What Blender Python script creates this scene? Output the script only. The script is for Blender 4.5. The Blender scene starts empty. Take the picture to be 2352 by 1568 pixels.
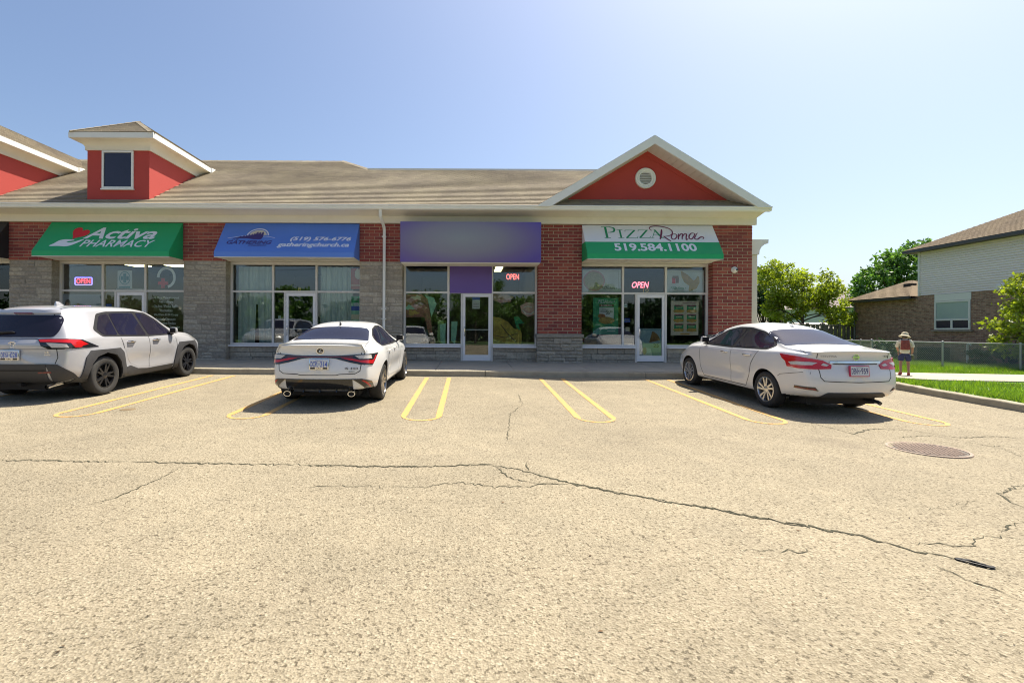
import bpy, bmesh, math, random
import numpy as np
from mathutils import Vector, Matrix
from mathutils.bvhtree import BVHTree
from mathutils.geometry import delaunay_2d_cdt
R = math.radians
random.seed(7); rng = np.random.default_rng(7)
S = bpy.context.scene
C = S.collection
# ------------------------------------------------------------------ camera, sky, sun, exposure
CAMY, CAMZ, FPX, X0, Y0 = -15.5, 0.986, 1116.0, 1080.0, 758.0   # picture measured at 2352 x 1568
ROLL = 0.005
cam_d = bpy.data.cameras.new('camera'); cam = bpy.data.objects.new('camera', cam_d); C.objects.link(cam)
cam.location = (0, CAMY, CAMZ)
cam.rotation_euler = (Matrix.Rotation(R(90), 3, 'X') @ Matrix.Rotation(ROLL, 3, 'Z')).to_euler()
cam_d.sensor_width = 36.0; cam_d.lens = FPX / 2352 * 36
cam_d.shift_x = (1176 - X0) / 2352; cam_d.shift_y = (Y0 - 784) / 2352
cam_d.clip_start = 0.05; cam_d.clip_end = 3000
S.camera = cam
SUNV = Vector((0.41, 0.378, 1.0)).normalized()          # towards the sun
w = bpy.data.worlds.new('World'); S.world = w; w.use_nodes = True
nt = w.node_tree; nt.nodes.clear()
sky = nt.nodes.new('ShaderNodeTexSky'); sky.sky_type = 'NISHITA'; sky.sun_disc = False
sky.sun_elevation = math.asin(SUNV.z); sky.sun_rotation = math.atan2(SUNV.x, SUNV.y)
sky.air_density = 1.0; sky.dust_density = 3.2; sky.ozone_density = 3.0; sky.altitude = 300
bg = nt.nodes.new('ShaderNodeBackground'); bg.inputs['Strength'].default_value = 0.082
wo = nt.nodes.new('ShaderNodeOutputWorld')
nt.links.new(sky.outputs[0], bg.inputs[0]); nt.links.new(bg.outputs[0], wo.inputs[0])
sun_d = bpy.data.lights.new('sun', 'SUN'); sun = bpy.data.objects.new('sun', sun_d); C.objects.link(sun)
sun_d.energy = 4.5; sun_d.angle = R(0.53); sun_d.color = (1.0, 0.925, 0.78)
sun.rotation_euler = SUNV.to_track_quat('Z', 'Y').to_euler(); sun.location = SUNV * 60
vs = S.view_settings; vs.view_transform = 'Standard'; vs.look = 'None'; vs.gamma = 1.0
vs.use_curve_mapping = False; vs.exposure = 1.12
S.cycles.max_bounces = 8; S.cycles.transparent_max_bounces = 12
S.cycles.pixel_filter_type = 'BLACKMAN_HARRIS'; S.cycles.filter_width = 1.1
try: S.cycles.use_denoising = True
except Exception: pass
# ------------------------------------------------------------------ helpers
def at(px, py, Y):
    """point of the picture (2352 wide) on the upright plane Y"""
    d = Y - CAMY
    a, b = (px - X0) / FPX, (Y0 - py) / FPX
    a2 = a * math.cos(ROLL) - b * math.sin(ROLL); b2 = b * math.cos(ROLL) + a * math.sin(ROLL)
    return Vector((a2 * d, Y, CAMZ + b2 * d))
def XX(px, Y=0.0): return at(px, 758, Y).x
def sstep(a, b, x):
    t = max(0.0, min(1.0, (x - a) / (b - a))); return t * t * (3 - 2 * t)
def lot_z(X, Y):
    d = Y - CAMY
    if d >= 12.6: r = -1.18
    elif d >= 7: r = -1.38 + 0.20 * (d - 7) / 5.6
    else: r = -1.38 - 0.12 * (7 - max(d, -6)) / 7
    return CAMZ + r - 0.005 * max(min(X, 14), -30)
def gp(px, py):
    """point of the picture on the parking lot"""
    d = 8.0
    for _ in range(30):
        p = at(px, py, CAMY + d); z = lot_z(p.x, p.y)
        k = (CAMZ - z) / max(1e-4, (CAMZ - p.z)); d *= k
    p = at(px, py, CAMY + d); return Vector((p.x, p.y, lot_z(p.x, p.y)))

class MB:
    def __init__(s): s.v = []; s.f = []; s.m = []; s.cur = 0
    def add(s, vs_, fs_):
        o = len(s.v); s.v += [tuple(p) for p in vs_]
        for f in fs_: s.f.append(tuple(o + i for i in f)); s.m.append(s.cur)
        return s
    def box(s, x0, x1, y0, y1, z0, z1):
        return s.add([(x0,y0,z0),(x1,y0,z0),(x1,y1,z0),(x0,y1,z0),(x0,y0,z1),(x1,y0,z1),(x1,y1,z1),(x0,y1,z1)],
                     [(0,3,2,1),(4,5,6,7),(0,1,5,4),(1,2,6,5),(2,3,7,6),(3,0,4,7)])
    def poly(s, pts): return s.add(pts, [tuple(range(len(pts)))])
    def hexa(s, b, t):
        return s.add(list(b) + list(t), [(3,2,1,0),(4,5,6,7),(0,1,5,4),(1,2,6,5),(2,3,7,6),(3,0,4,7)])
    def prism(s, poly, ax, lo, hi):
        n = len(poly)
        def P(a, b, c): return {'x': (c, a, b), 'y': (a, c, b), 'z': (a, b, c)}[ax]
        vs_ = [P(a, b, lo) for a, b in poly] + [P(a, b, hi) for a, b in poly]
        fs_ = [tuple(range(n))[::-1], tuple(range(n, 2*n))] + [(i, (i+1) % n, n + (i+1) % n, n + i) for i in range(n)]
        return s.add(vs_, fs_)
    def slab(s, quad, th):
        a, b, c, d = [Vector(q) for q in quad]; n = (b - a).cross(d - a).normalized() * th
        return s.hexa([a, b, c, d], [a + n, b + n, c + n, d + n])
    def tube(s, pts, r, n=8, caps=True):
        pts = [Vector(p) for p in pts]; rs = r if isinstance(r, (list, tuple)) else [r] * len(pts)
        o = len(s.v); up = Vector((0.13, 0.27, 0.95)); vs_ = []; fs_ = []
        for i, p in enumerate(pts):
            t = (pts[min(i+1, len(pts)-1)] - pts[max(i-1, 0)]).normalized()
            if abs(t.dot(up)) > 0.98: up = Vector((0.9, 0.3, 0.1))
            a = t.cross(up).normalized(); b = t.cross(a)
            for k in range(n):
                q = 2 * math.pi * k / n; vs_.append(p + a * math.cos(q) * rs[i] + b * math.sin(q) * rs[i])
        for i in range(len(pts)-1):
            for k in range(n): fs_.append((i*n+k, i*n+(k+1) % n, (i+1)*n+(k+1) % n, (i+1)*n+k))
        if caps: fs_ += [tuple(range(n))[::-1], tuple((len(pts)-1)*n + k for k in range(n))]
        return s.add(vs_, fs_)
    def lathe(s, prof, n=32, ax='z', o=(0,0,0), closed=True):
        o = Vector(o); vs_ = []; fs_ = []; m = len(prof)
        for k in range(n):
            q = 2*math.pi*k/n; c, sn = math.cos(q), math.sin(q)
            for r, h in prof:
                v = {'z': (r*c, r*sn, h), 'x': (h, r*c, r*sn), 'y': (r*c, h, r*sn)}[ax]; vs_.append(o + Vector(v))
        for k in range(n):
            k2 = (k+1) % n
            for j in range(m-1): fs_.append((k*m+j, k2*m+j, k2*m+j+1, k*m+j+1))
            if closed: fs_.append((k*m+m-1, k2*m+m-1, k2*m, k*m))
        return s.add(vs_, fs_)
    def build(s, name, mat, parent=None, smooth=False, bevel=0, angle=40, normals=True, kind=None):
        me = bpy.data.meshes.new(name)
        bm = bmesh.new()
        bv = [bm.verts.new(p) for p in s.v]
        for f, mi in zip(s.f, s.m):
            try: q = bm.faces.new([bv[i] for i in f]); q.material_index = mi
            except ValueError: pass
        if bevel:
            bmesh.ops.bevel(bm, geom=[e for e in bm.edges], offset=bevel, segments=2, affect='EDGES', profile=0.6, clamp_overlap=True)
        if normals: bmesh.ops.recalc_face_normals(bm, faces=bm.faces)
        bm.to_mesh(me); bm.free()
        for mm in (mat if isinstance(mat, (list, tuple)) else [mat]): me.materials.append(mm)
        if smooth or bevel:
            me.polygons.foreach_set('use_smooth', [True] * len(me.polygons)); me.set_sharp_from_angle(angle=R(angle))
        return link(name, me, parent, kind)
def link(name, me, parent=None, kind=None):
    o = bpy.data.objects.new(name, me); C.objects.link(o)
    if parent is not None: o.parent = parent
    if kind: o['kind'] = kind
    return o
def tag(o, label, cat, group=None):
    o['label'] = label; o['category'] = cat
    if group: o['group'] = group
    return o
def thing(name, label, cat, loc=(0,0,0), rotz=0.0, group=None):
    o = bpy.data.objects.new(name, None); C.objects.link(o); o.location = loc; o.rotation_euler = (0, 0, rotz)
    o.empty_display_size = 0.2
    return tag(o, label, cat, group)
def np_mesh(name, verts, faces, mat, parent=None, kind=None, smooth=False):
    """verts (n,3), faces (m,k) numpy"""
    me = bpy.data.meshes.new(name); m, k = faces.shape
    me.vertices.add(len(verts)); me.vertices.foreach_set('co', np.ascontiguousarray(verts, dtype=np.float32).ravel())
    me.loops.add(m*k); me.loops.foreach_set('vertex_index', np.ascontiguousarray(faces, dtype=np.int32).ravel())
    me.polygons.add(m); me.polygons.foreach_set('loop_start', np.arange(0, m*k, k, dtype=np.int32))
    me.update(calc_edges=True); me.validate()
    if smooth: me.polygons.foreach_set('use_smooth', np.ones(m, dtype=bool))
    me.materials.append(mat)
    return link(name, me, parent, kind)
# ------------------------------------------------------------------ materials
def new_mat(name):
    m = bpy.data.materials.new(name); m.use_nodes = True; t = m.node_tree; t.nodes.clear()
    out = t.nodes.new('ShaderNodeOutputMaterial'); b = t.nodes.new('ShaderNodeBsdfPrincipled')
    t.links.new(b.outputs[0], out.inputs[0]); return m, t, b, out
def noise(t, vec, scale, detail=4, rough=0.55):
    n = t.nodes.new('ShaderNodeTexNoise'); n.inputs['Scale'].default_value = scale
    n.inputs['Detail'].default_value = detail; n.inputs['Roughness'].default_value = rough
    t.links.new(vec, n.inputs['Vector']); return n.outputs['Fac']
def ramp(t, fac, stops):
    r = t.nodes.new('ShaderNodeValToRGB'); e = r.color_ramp.elements
    while len(e) < len(stops): e.new(0.5)
    for i, (p, c) in enumerate(stops): e[i].position = p; e[i].color = (*c, 1) if len(c) == 3 else c
    t.links.new(fac, r.inputs[0]); return r.outputs[0]
def mix(t, fac, a, b, mode='MIX'):
    m = t.nodes.new('ShaderNodeMix'); m.data_type = 'RGBA'; m.blend_type = mode
    for sock, val in ((m.inputs[0], fac), (m.inputs[6], a), (m.inputs[7], b)):
        if isinstance(val, bpy.types.NodeSocket): t.links.new(val, sock)
        elif isinstance(val, (int, float)): sock.default_value = val
        else: sock.default_value = (*val, 1) if len(val) == 3 else val
    return m.outputs[2]
def math_n(t, op, a, b=None):
    m = t.nodes.new('ShaderNodeMath'); m.operation = op
    for i, v in enumerate((a, b)):
        if v is None: continue
        if isinstance(v, bpy.types.NodeSocket): t.links.new(v, m.inputs[i])
        else: m.inputs[i].default_value = v
    return m.outputs[0]
def pos(t): return t.nodes.new('ShaderNodeNewGeometry').outputs['Position']
def bump(t, b, h, strength, dist=0.01):
    n = t.nodes.new('ShaderNodeBump'); n.inputs['Strength'].default_value = strength; n.inputs['Distance'].default_value = dist
    t.links.new(h, n.inputs['Height']); t.links.new(n.outputs[0], b.inputs['Normal'])
def pm(name, col, rough=0.6, metal=0.0, var=0.08, scale=4.0, bmp=0.0, bscale=60.0, coat=0.0, rnd=0.0, island=False, spec=0.5, dirt=0.0, dirtcol=(0.12,0.10,0.07)):
    m, t, b, out = new_mat(name); p = pos(t)
    c = tuple(col)
    lo = tuple(x * (1 - var) for x in c); hi = tuple(min(1, x * (1 + var)) for x in c)
    cs = mix(t, noise(t, p, scale, 5), lo, hi)
    if rnd:
        src = t.nodes.new('ShaderNodeNewGeometry').outputs['Random Per Island'] if island else t.nodes.new('ShaderNodeObjectInfo').outputs['Random']
        k = ramp(t, src, [(0, (1-rnd,)*3), (1, (1+rnd,)*3)])
        cs = mix(t, 1.0, cs, k, 'MULTIPLY')
    if dirt:
        d = ramp(t, noise(t, p, 1.3, 8, 0.7), [(0.52, (0,0,0)), (0.72, (1,1,1))])
        cs = mix(t, math_n(t, 'MULTIPLY', d, dirt), cs, dirtcol)
    t.links.new(cs, b.inputs['Base Color']); b.inputs['Roughness'].default_value = rough; b.inputs['Metallic'].default_value = metal
    b.inputs['Specular IOR Level'].default_value = spec
    if coat: b.inputs['Coat Weight'].default_value = coat; b.inputs['Coat Roughness'].default_value = 0.04
    if bmp: bump(t, b, noise(t, p, bscale, 4), bmp, 0.01)
    return m
def emis(name, col, strength):
    m, t, b, out = new_mat(name); b.inputs['Base Color'].default_value = (*col, 1)
    b.inputs['Emission Color'].default_value = (*col, 1); b.inputs['Emission Strength'].default_value = strength; return m
def flat(name, col, rough=0.55): return pm(name, col, rough, var=0.03, scale=8)

def asphalt():
    m, t, b, out = new_mat('asphalt'); p = pos(t)
    v = t.nodes.new('ShaderNodeTexVoronoi'); v.inputs['Scale'].default_value = 75; t.links.new(p, v.inputs['Vector'])
    v2 = t.nodes.new('ShaderNodeTexVoronoi'); v2.inputs['Scale'].default_value = 170; t.links.new(p, v2.inputs['Vector'])
    stone = ramp(t, v.outputs['Color'], [(0.0, (0.11,0.088,0.055)), (0.35, (0.235,0.202,0.142)), (0.75, (0.33,0.288,0.208)), (1.0, (0.47,0.42,0.32))])
    stone2 = ramp(t, v2.outputs['Color'], [(0.0, (0.17,0.14,0.095)), (0.6, (0.285,0.247,0.176)), (1.0, (0.37,0.33,0.25))])
    c = mix(t, 0.5, stone, stone2)
    pit = ramp(t, noise(t, p, 42, 3, 0.6), [(0.37, (1,1,1)), (0.43, (0,0,0))])
    c = mix(t, math_n(t, 'MULTIPLY', pit, 0.75), c, (0.07,0.056,0.036))
    big = ramp(t, noise(t, p, 0.35, 6, 0.6), [(0.32, (0.86,0.85,0.84)), (0.68, (1.10,1.09,1.07))])
    c = mix(t, 1.0, c, big, 'MULTIPLY')
    med = ramp(t, noise(t, p, 2.6, 6, 0.65), [(0.3, (0.90,0.90,0.90)), (0.7, (1.08,1.07,1.06))])
    c = mix(t, 1.0, c, med, 'MULTIPLY')
    oil = ramp(t, noise(t, p, 0.9, 5, 0.6), [(0.66, (0,0,0)), (0.76, (1,1,1))])
    c = mix(t, math_n(t, 'MULTIPLY', oil, 0.28), c, (0.10,0.08,0.06))
    t.links.new(c, b.inputs['Base Color']); b.inputs['Roughness'].default_value = 0.9; b.inputs['Specular IOR Level'].default_value = 0.25
    h = mix(t, 0.5, v.outputs['Distance'], noise(t, p, 60, 5))
    bump(t, b, h, 0.8, 0.014); return m
def leafmat(name, c1, c2, tr=0.45):
    m, t, b, out = new_mat(name); t.nodes.remove(b)
    r = t.nodes.new('ShaderNodeNewGeometry').outputs['Random Per Island']
    c = ramp(t, r, [(0, c1), (1, c2)]); c = mix(t, 1.0, c, ramp(t, noise(t, pos(t), 0.8, 3), [(0.3, (0.75,)*3), (0.7, (1.2,)*3)]), 'MULTIPLY')
    d = t.nodes.new('ShaderNodeBsdfDiffuse'); tl = t.nodes.new('ShaderNodeBsdfTranslucent'); mx = t.nodes.new('ShaderNodeMixShader')
    gl = t.nodes.new('ShaderNodeBsdfGlossy'); gl.inputs['Roughness'].default_value = 0.45; m2 = t.nodes.new('ShaderNodeMixShader'); m2.inputs[0].default_value = 0.05
    t.links.new(c, d.inputs[0]); t.links.new(mix(t, 1.0, c, (1.25,1.25,0.7), 'MULTIPLY'), tl.inputs[0]); mx.inputs[0].default_value = tr
    t.links.new(d.outputs[0], mx.inputs[1]); t.links.new(tl.outputs[0], mx.inputs[2])
    t.links.new(mx.outputs[0], m2.inputs[1]); t.links.new(gl.outputs[0], m2.inputs[2]); t.links.new(m2.outputs[0], out.inputs[0]); return m
def glassmat(name, tint=(0.90,0.94,0.93), refl=0.05):
    m, t, b, out = new_mat(name); t.nodes.remove(b)
    tr = t.nodes.new('ShaderNodeBsdfTransparent'); tr.inputs[0].default_value = (*tint, 1)
    gl = t.nodes.new('ShaderNodeBsdfGlossy'); gl.inputs['Roughness'].default_value = 0.0
    fr = t.nodes.new('ShaderNodeFresnel'); fr.inputs[0].default_value = 1.45
    f = math_n(t, 'ADD', fr.outputs[0], refl); mx = t.nodes.new('ShaderNodeMixShader')
    t.links.new(f, mx.inputs[0]); t.links.new(tr.outputs[0], mx.inputs[1]); t.links.new(gl.outputs[0], mx.inputs[2]); t.links.new(mx.outputs[0], out.inputs[0]); return m
def shingle_mat(name, c, island):
    m, t, b, out = new_mat(name); p = pos(t)
    src = t.nodes.new('ShaderNodeNewGeometry').outputs['Random Per Island'] if island else t.nodes.new('ShaderNodeObjectInfo').outputs['Random']
    a = ramp(t, src, [(0, tuple(x*0.90 for x in c)), (0.5, c), (1, tuple(x*1.10 for x in c))])
    a = mix(t, 1.0, a, ramp(t, noise(t, p, 90, 3), [(0.3, (0.8,0.8,0.8)), (0.7, (1.15,1.15,1.15))]), 'MULTIPLY')
    st = ramp(t, noise(t, p, 0.8, 5, 0.65), [(0.35, (0.80,0.78,0.80)), (0.65, (1.08,1.07,1.02))])
    a = mix(t, 1.0, a, st, 'MULTIPLY')
    t.links.new(a, b.inputs['Base Color']); b.inputs['Roughness'].default_value = 0.92; b.inputs['Specular IOR Level'].default_value = 0.2
    bump(t, b, noise(t, p, 160, 2), 0.4, 0.004); return m
def brickmat(name, island=False):
    m, t, b, out = new_mat(name); p = pos(t)
    src = t.nodes.new('ShaderNodeNewGeometry').outputs['Random Per Island'] if island else t.nodes.new('ShaderNodeObjectInfo').outputs['Random']
    a = ramp(t, src, [(0, (0.185,0.038,0.036)), (0.35, (0.235,0.048,0.040)), (0.7, (0.27,0.060,0.045)), (1, (0.32,0.085,0.058))])
    a = mix(t, 1.0, a, ramp(t, noise(t, p, 25, 4), [(0.3, (0.82,)*3), (0.7, (1.15,)*3)]), 'MULTIPLY')
    t.links.new(a, b.inputs['Base Color']); b.inputs['Roughness'].default_value = 0.85
    bump(t, b, noise(t, p, 120, 4), 0.35, 0.006); return m
def stonemat(name):
    m, t, b, out = new_mat(name); p = pos(t)
    src = t.nodes.new('ShaderNodeObjectInfo').outputs['Random']
    a = ramp(t, src, [(0, (0.28,0.25,0.205)), (0.35, (0.325,0.29,0.235)), (0.7, (0.36,0.325,0.26)), (1, (0.42,0.375,0.30))])
    a = mix(t, 1.0, a, ramp(t, noise(t, p, 14, 6, 0.65), [(0.3, (0.70,)*3), (0.7, (1.2,)*3)]), 'MULTIPLY')
    t.links.new(a, b.inputs['Base Color']); b.inputs['Roughness'].default_value = 0.9
    bump(t, b, noise(t, p, 28, 7, 0.7), 0.8, 0.02); return m
M = {}
M['asphalt'] = asphalt()
M['concrete'] = pm('concrete', (0.34,0.31,0.25), 0.9, var=0.14, scale=3, bmp=0.25, bscale=90, rnd=0.05, dirt=0.35)
M['path'] = pm('path_concrete', (0.36,0.32,0.25), 0.9, var=0.12, scale=4, bmp=0.2, bscale=90, rnd=0.05, dirt=0.25)
M['curb'] = pm('curb_concrete', (0.33,0.29,0.21), 0.92, var=0.2, scale=6, bmp=0.5, bscale=40, rnd=0.06, dirt=0.5)
M['crack'] = pm('crack', (0.045,0.042,0.022), 0.95, var=0.4, scale=20)
M['yellow'] = pm('yellow_paint', (0.62,0.40,0.12), 0.8, var=0.12, scale=9, bmp=0.4, bscale=70)
def worn_yellow():
    m, t, b, out = new_mat('worn_yellow_paint'); p = pos(t)
    k = ramp(t, noise(t, p, 38, 5, 0.7), [(0.42, (0,0,0)), (0.60, (1,1,1))])
    k2 = ramp(t, noise(t, p, 1.7, 4), [(0.35, (0.25,)*3), (0.7, (1,1,1))])
    f = math_n(t, 'MULTIPLY', k, k2)
    t.links.new(mix(t, f, (0.56,0.305,0.075), (0.30,0.235,0.145)), b.inputs['Base Color']); b.inputs['Roughness'].default_value = 0.85
    bump(t, b, noise(t, p, 60, 4), 0.5, 0.01); return m
M['yellow'] = worn_yellow()
M['brick'] = brickmat('brick_red'); M['brick_i'] = brickmat('brick_red_mass', True)
M['mortar'] = pm('mortar', (0.40,0.33,0.225), 0.95, var=0.12, scale=20)
M['stone'] = stonemat('grey_stone'); M['stone_back'] = pm('stone_mortar', (0.25,0.225,0.185), 0.95)
M['shingle'] = shingle_mat('roof_shingle', (0.30,0.26,0.195), False); M['shingle_i'] = shingle_mat('roof_shingle_mass', (0.30,0.26,0.195), True)
M['shingle_h'] = shingle_mat('house_shingle', (0.20,0.155,0.105), True)
M['stucco'] = pm('cream_stucco', (0.70,0.655,0.55), 0.9, var=0.05, scale=3, bmp=0.25, bscale=150, dirt=0.10)
M['white_metal'] = pm('white_aluminium', (0.72,0.72,0.68), 0.45, var=0.04, dirt=0.06)
M['alu'] = pm('storefront_aluminium', (0.62,0.60,0.57), 0.45, var=0.05, metal=0.0)
M['alu_door'] = pm('door_aluminium', (0.74,0.73,0.74), 0.42, var=0.04)
M['red_stucco'] = pm('red_stucco', (0.41,0.056,0.046), 0.9, var=0.07, scale=2.5, bmp=0.3, bscale=120)
M['soffit'] = pm('vented_soffit', (0.60,0.56,0.52), 0.7, var=0.05)
M['dark'] = pm('interior_dark', (0.045,0.043,0.042), 0.8)
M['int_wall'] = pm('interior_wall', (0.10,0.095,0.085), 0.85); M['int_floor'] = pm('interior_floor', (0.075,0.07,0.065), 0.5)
M['black'] = pm('black_plastic', (0.014,0.014,0.016), 0.55, var=0.1, spec=0.25); M['blackgloss'] = pm('black_gloss', (0.012,0.012,0.014), 0.12, var=0.1, coat=0.6)
M['darkgrey'] = pm('dark_grey_cladding', (0.040,0.040,0.044), 0.6, var=0.12, bmp=0.1, bscale=300)
M['rubber'] = pm('tyre_rubber', (0.030,0.029,0.028), 0.8, var=0.2, scale=12, bmp=0.2, bscale=90)
M['glass'] = glassmat('storefront_glass'); M['dormer_glass'] = pm('dark_glass', (0.018,0.016,0.035), 0.15, var=0.3, scale=2)
M['green'] = pm('green_awning_fabric', (0.006,0.33,0.115), 0.55, var=0.06, scale=2, bmp=0.05, bscale=300)
M['blue'] = pm('blue_awning_fabric', (0.085,0.20,0.60), 0.55, var=0.12, scale=1.2, bmp=0.05, bscale=300)
M['white_f'] = pm('white_awning_fabric', (0.74,0.74,0.76), 0.55, var=0.04, scale=2)
M['black_f'] = pm('black_awning_fabric', (0.02,0.02,0.022), 0.6)
M['white_p'] = flat('white_print', (0.72,0.74,0.78)); M['red_p'] = flat('red_print', (0.62,0.012,0.03)); M['navy_p'] = flat('navy_print', (0.045,0.03,0.16))
M['green_p'] = flat('green_print', (0.006,0.24,0.10)); M['wine_p'] = flat('wine_print', (0.16,0.015,0.07)); M['black_p'] = flat('black_print', (0.02,0.02,0.02)); M['cream_p'] = flat('cream_print', (0.62,0.56,0.42))
M['brown_p'] = flat('brown_print', (0.16,0.07,0.03)); M['gold_p'] = pm('golden_print', (0.45,0.27,0.07), 0.6, var=0.5, scale=22); M['pink_p'] = pm('pink_print', (0.55,0.30,0.30), 0.6, var=0.3, scale=18); M['mint_p'] = pm('mint_print', (0.30,0.55,0.40), 0.6, var=0.25, scale=12)
M['poster'] = flat('poster_white', (0.58,0.60,0.62)); M['posterblue'] = flat('poster_pale_blue', (0.30,0.33,0.42)); M['skin'] = pm('skin', (0.36,0.19,0.12), 0.6, var=0.08)
M['hair_p'] = flat('hair_print', (0.05,0.03,0.02)); M['grey_p'] = flat('grey_print', (0.32,0.30,0.28)); M['teal_p'] = flat('teal_print', (0.03,0.20,0.24)); M['yellow_p'] = flat('yellow_print', (0.75,0.52,0.10)); M['blue_p'] = flat('blue_print', (0.05,0.10,0.45))
M['chrome'] = pm('chrome', (0.75,0.75,0.76), 0.12, metal=1.0, var=0.03)
M['alloy'] = pm('silver_alloy', (0.60,0.60,0.61), 0.22, metal=0.9, var=0.05); M['darkalloy'] = pm('dark_alloy', (0.05,0.05,0.055), 0.16, metal=0.7, var=0.1); M['gunalloy'] = pm('gunmetal_alloy', (0.30,0.29,0.28), 0.2, metal=0.9, var=0.1)
M['carglass'] = pm('car_glass', (0.014,0.013,0.026), 0.04, var=0.3, scale=3, spec=0.42)
M['redlens'] = pm('red_lens', (0.50,0.010,0.012), 0.12, var=0.2, scale=14, coat=0.6); M['clearlens'] = pm('clear_lens', (0.55,0.52,0.48), 0.12, var=0.25, scale=30, coat=0.5); M['darkred'] = pm('dark_red_lens', (0.16,0.006,0.010), 0.12, var=0.25, scale=20, coat=0.6)
M['wood'] = pm('weathered_board', (0.20,0.175,0.14), 0.9, var=0.25, scale=8, rnd=0.15); M['bark'] = pm('bark', (0.10,0.075,0.055), 0.95, var=0.3, scale=8, bmp=0.6, bscale=25)
M['galv'] = pm('galvanised_steel', (0.36,0.36,0.35), 0.45, metal=0.6, var=0.12)
M['siding'] = pm('pale_siding', (0.80,0.74,0.71), 0.6, var=0.04, rnd=0.03)
M['grassbase'] = pm('lawn_soil_green', (0.085,0.165,0.012), 0.95, var=0.4, scale=3, bmp=0.4, bscale=30)
M['far_grass'] = pm('field_green', (0.055,0.105,0.022), 0.95, var=0.35, scale=0.15)
def house_brick():
    m, t, b, out = new_mat('mottled_house_brick'); p = pos(t)
    sep = t.nodes.new('ShaderNodeSeparateXYZ'); t.links.new(p, sep.inputs[0]); cmb = t.nodes.new('ShaderNodeCombineXYZ')
    t.links.new(math_n(t, 'ADD', sep.outputs[0], sep.outputs[1]), cmb.inputs[0]); t.links.new(sep.outputs[2], cmb.inputs[1])
    br = t.nodes.new('ShaderNodeTexBrick'); t.links.new(cmb.outputs[0], br.inputs['Vector'])
    for k, v_ in (('Scale', 1.0), ('Brick Width', 0.22), ('Row Height', 0.075), ('Mortar Size', 0.008), ('Bias', -0.1)): br.inputs[k].default_value = v_
    br.inputs['Color1'].default_value = (0.23,0.125,0.09,1); br.inputs['Color2'].default_value = (0.40,0.24,0.17,1); br.inputs['Mortar'].default_value = (0.34,0.29,0.22,1)
    c = mix(t, 1.0, br.outputs['Color'], ramp(t, noise(t, p, 5.5, 5, 0.7), [(0.35, (0.70,)*3), (0.65, (1.22,)*3)]), 'MULTIPLY')
    t.links.new(c, b.inputs['Base Color']); b.inputs['Roughness'].default_value = 0.9; bump(t, b, br.outputs['Fac'], -0.5, 0.01); return m
M['house_brick'] = house_brick()
M['leaf_y'] = leafmat('yellow_green_leaf', (0.17,0.24,0.016), (0.34,0.40,0.03), 0.52); M['leaf_g'] = leafmat('green_leaf', (0.06,0.15,0.028), (0.15,0.28,0.05), 0.48); M['leaf_d'] = leafmat('dark_leaf', (0.012,0.045,0.016), (0.035,0.085,0.022), 0.3)
M['blade'] = leafmat('grass_blade', (0.10,0.20,0.010), (0.22,0.34,0.028), 0.45)
# ------------------------------------------------------------------ lettering
def text_verts(s, shear=0.0, bold=0.0, res=3):
    cu = bpy.data.curves.new('t', 'FONT'); cu.body = s; cu.size = 1; cu.shear = shear; cu.offset = bold; cu.resolution_u = res; cu.fill_mode = 'FRONT' if False else 'BOTH'
    o = bpy.data.objects.new('t', cu); C.objects.link(o); dg = bpy.context.evaluated_depsgraph_get()
    me = bpy.data.meshes.new_from_object(o.evaluated_get(dg)); v = [tuple(q.co) for q in me.vertices]; f = [tuple(p.vertices) for p in me.polygons]
    bpy.data.objects.remove(o); bpy.data.curves.remove(cu); bpy.data.meshes.remove(me); return v, f
def text(name, s, mat, fr, u0, u1, v0, v1, parent=None, shear=0.0, bold=0.0, lift=0.004, th=0.003, keep=False):
    """lettering fitted into a box of the frame fr = (origin, u, v); n = u x v points at the reader"""
    o, U, V = [Vector(q) for q in fr]; N = U.cross(V).normalized()
    vv, ff = text_verts(s, shear, bold)
    if not vv: return None
    xs = [p[0] for p in vv]; ys = [p[1] for p in vv]; x0, x1, y0, y1 = min(xs), max(xs), min(ys), max(ys)
    sx = (u1-u0)/(x1-x0); sy = (v1-v0)/(y1-y0)
    mb = MB(); mb.add([o + U*(u0+(p[0]-x0)*sx) + V*(v0+(p[1]-y0)*sy) + N*lift for p in vv], ff)
    return mb.build(name, mat, parent, normals=False)
def shape(name, pts, mat, fr, parent=None, lift=0.004):
    """a flat printed shape: outline in frame coordinates"""
    o, U, V = [Vector(q) for q in fr]; N = U.cross(V).normalized()
    r = delaunay_2d_cdt([Vector(p) for p in pts], [], [list(range(len(pts)))], 1, 1e-5)
    mb = MB(); mb.add([o + U*p[0] + V*p[1] + N*lift for p in r[0]], r[2]); return mb.build(name, mat, parent, normals=False)
def ring2(cx, cy, rx, ry, n=28, a0=0, a1=360): return [(cx + rx*math.cos(R(a0+(a1-a0)*k/n)), cy + ry*math.sin(R(a0+(a1-a0)*k/n))) for k in range(n if a1-a0 >= 360 else n+1)]
def stroke(pts, wd):
    """outline of a stroked line; wd number or per-point list"""
    n = len(pts); W = wd if isinstance(wd, (list, tuple)) else [wd]*n; L = []; Rr = []
    for i in range(n):
        a = Vector(pts[max(i-1,0)]); b = Vector(pts[min(i+1,n-1)]); t = (b-a).normalized(); q = Vector((-t.y, t.x)) * W[i]/2
        L.append(tuple(Vector(pts[i])+q)); Rr.append(tuple(Vector(pts[i])-q))
    return L + Rr[::-1]
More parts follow.
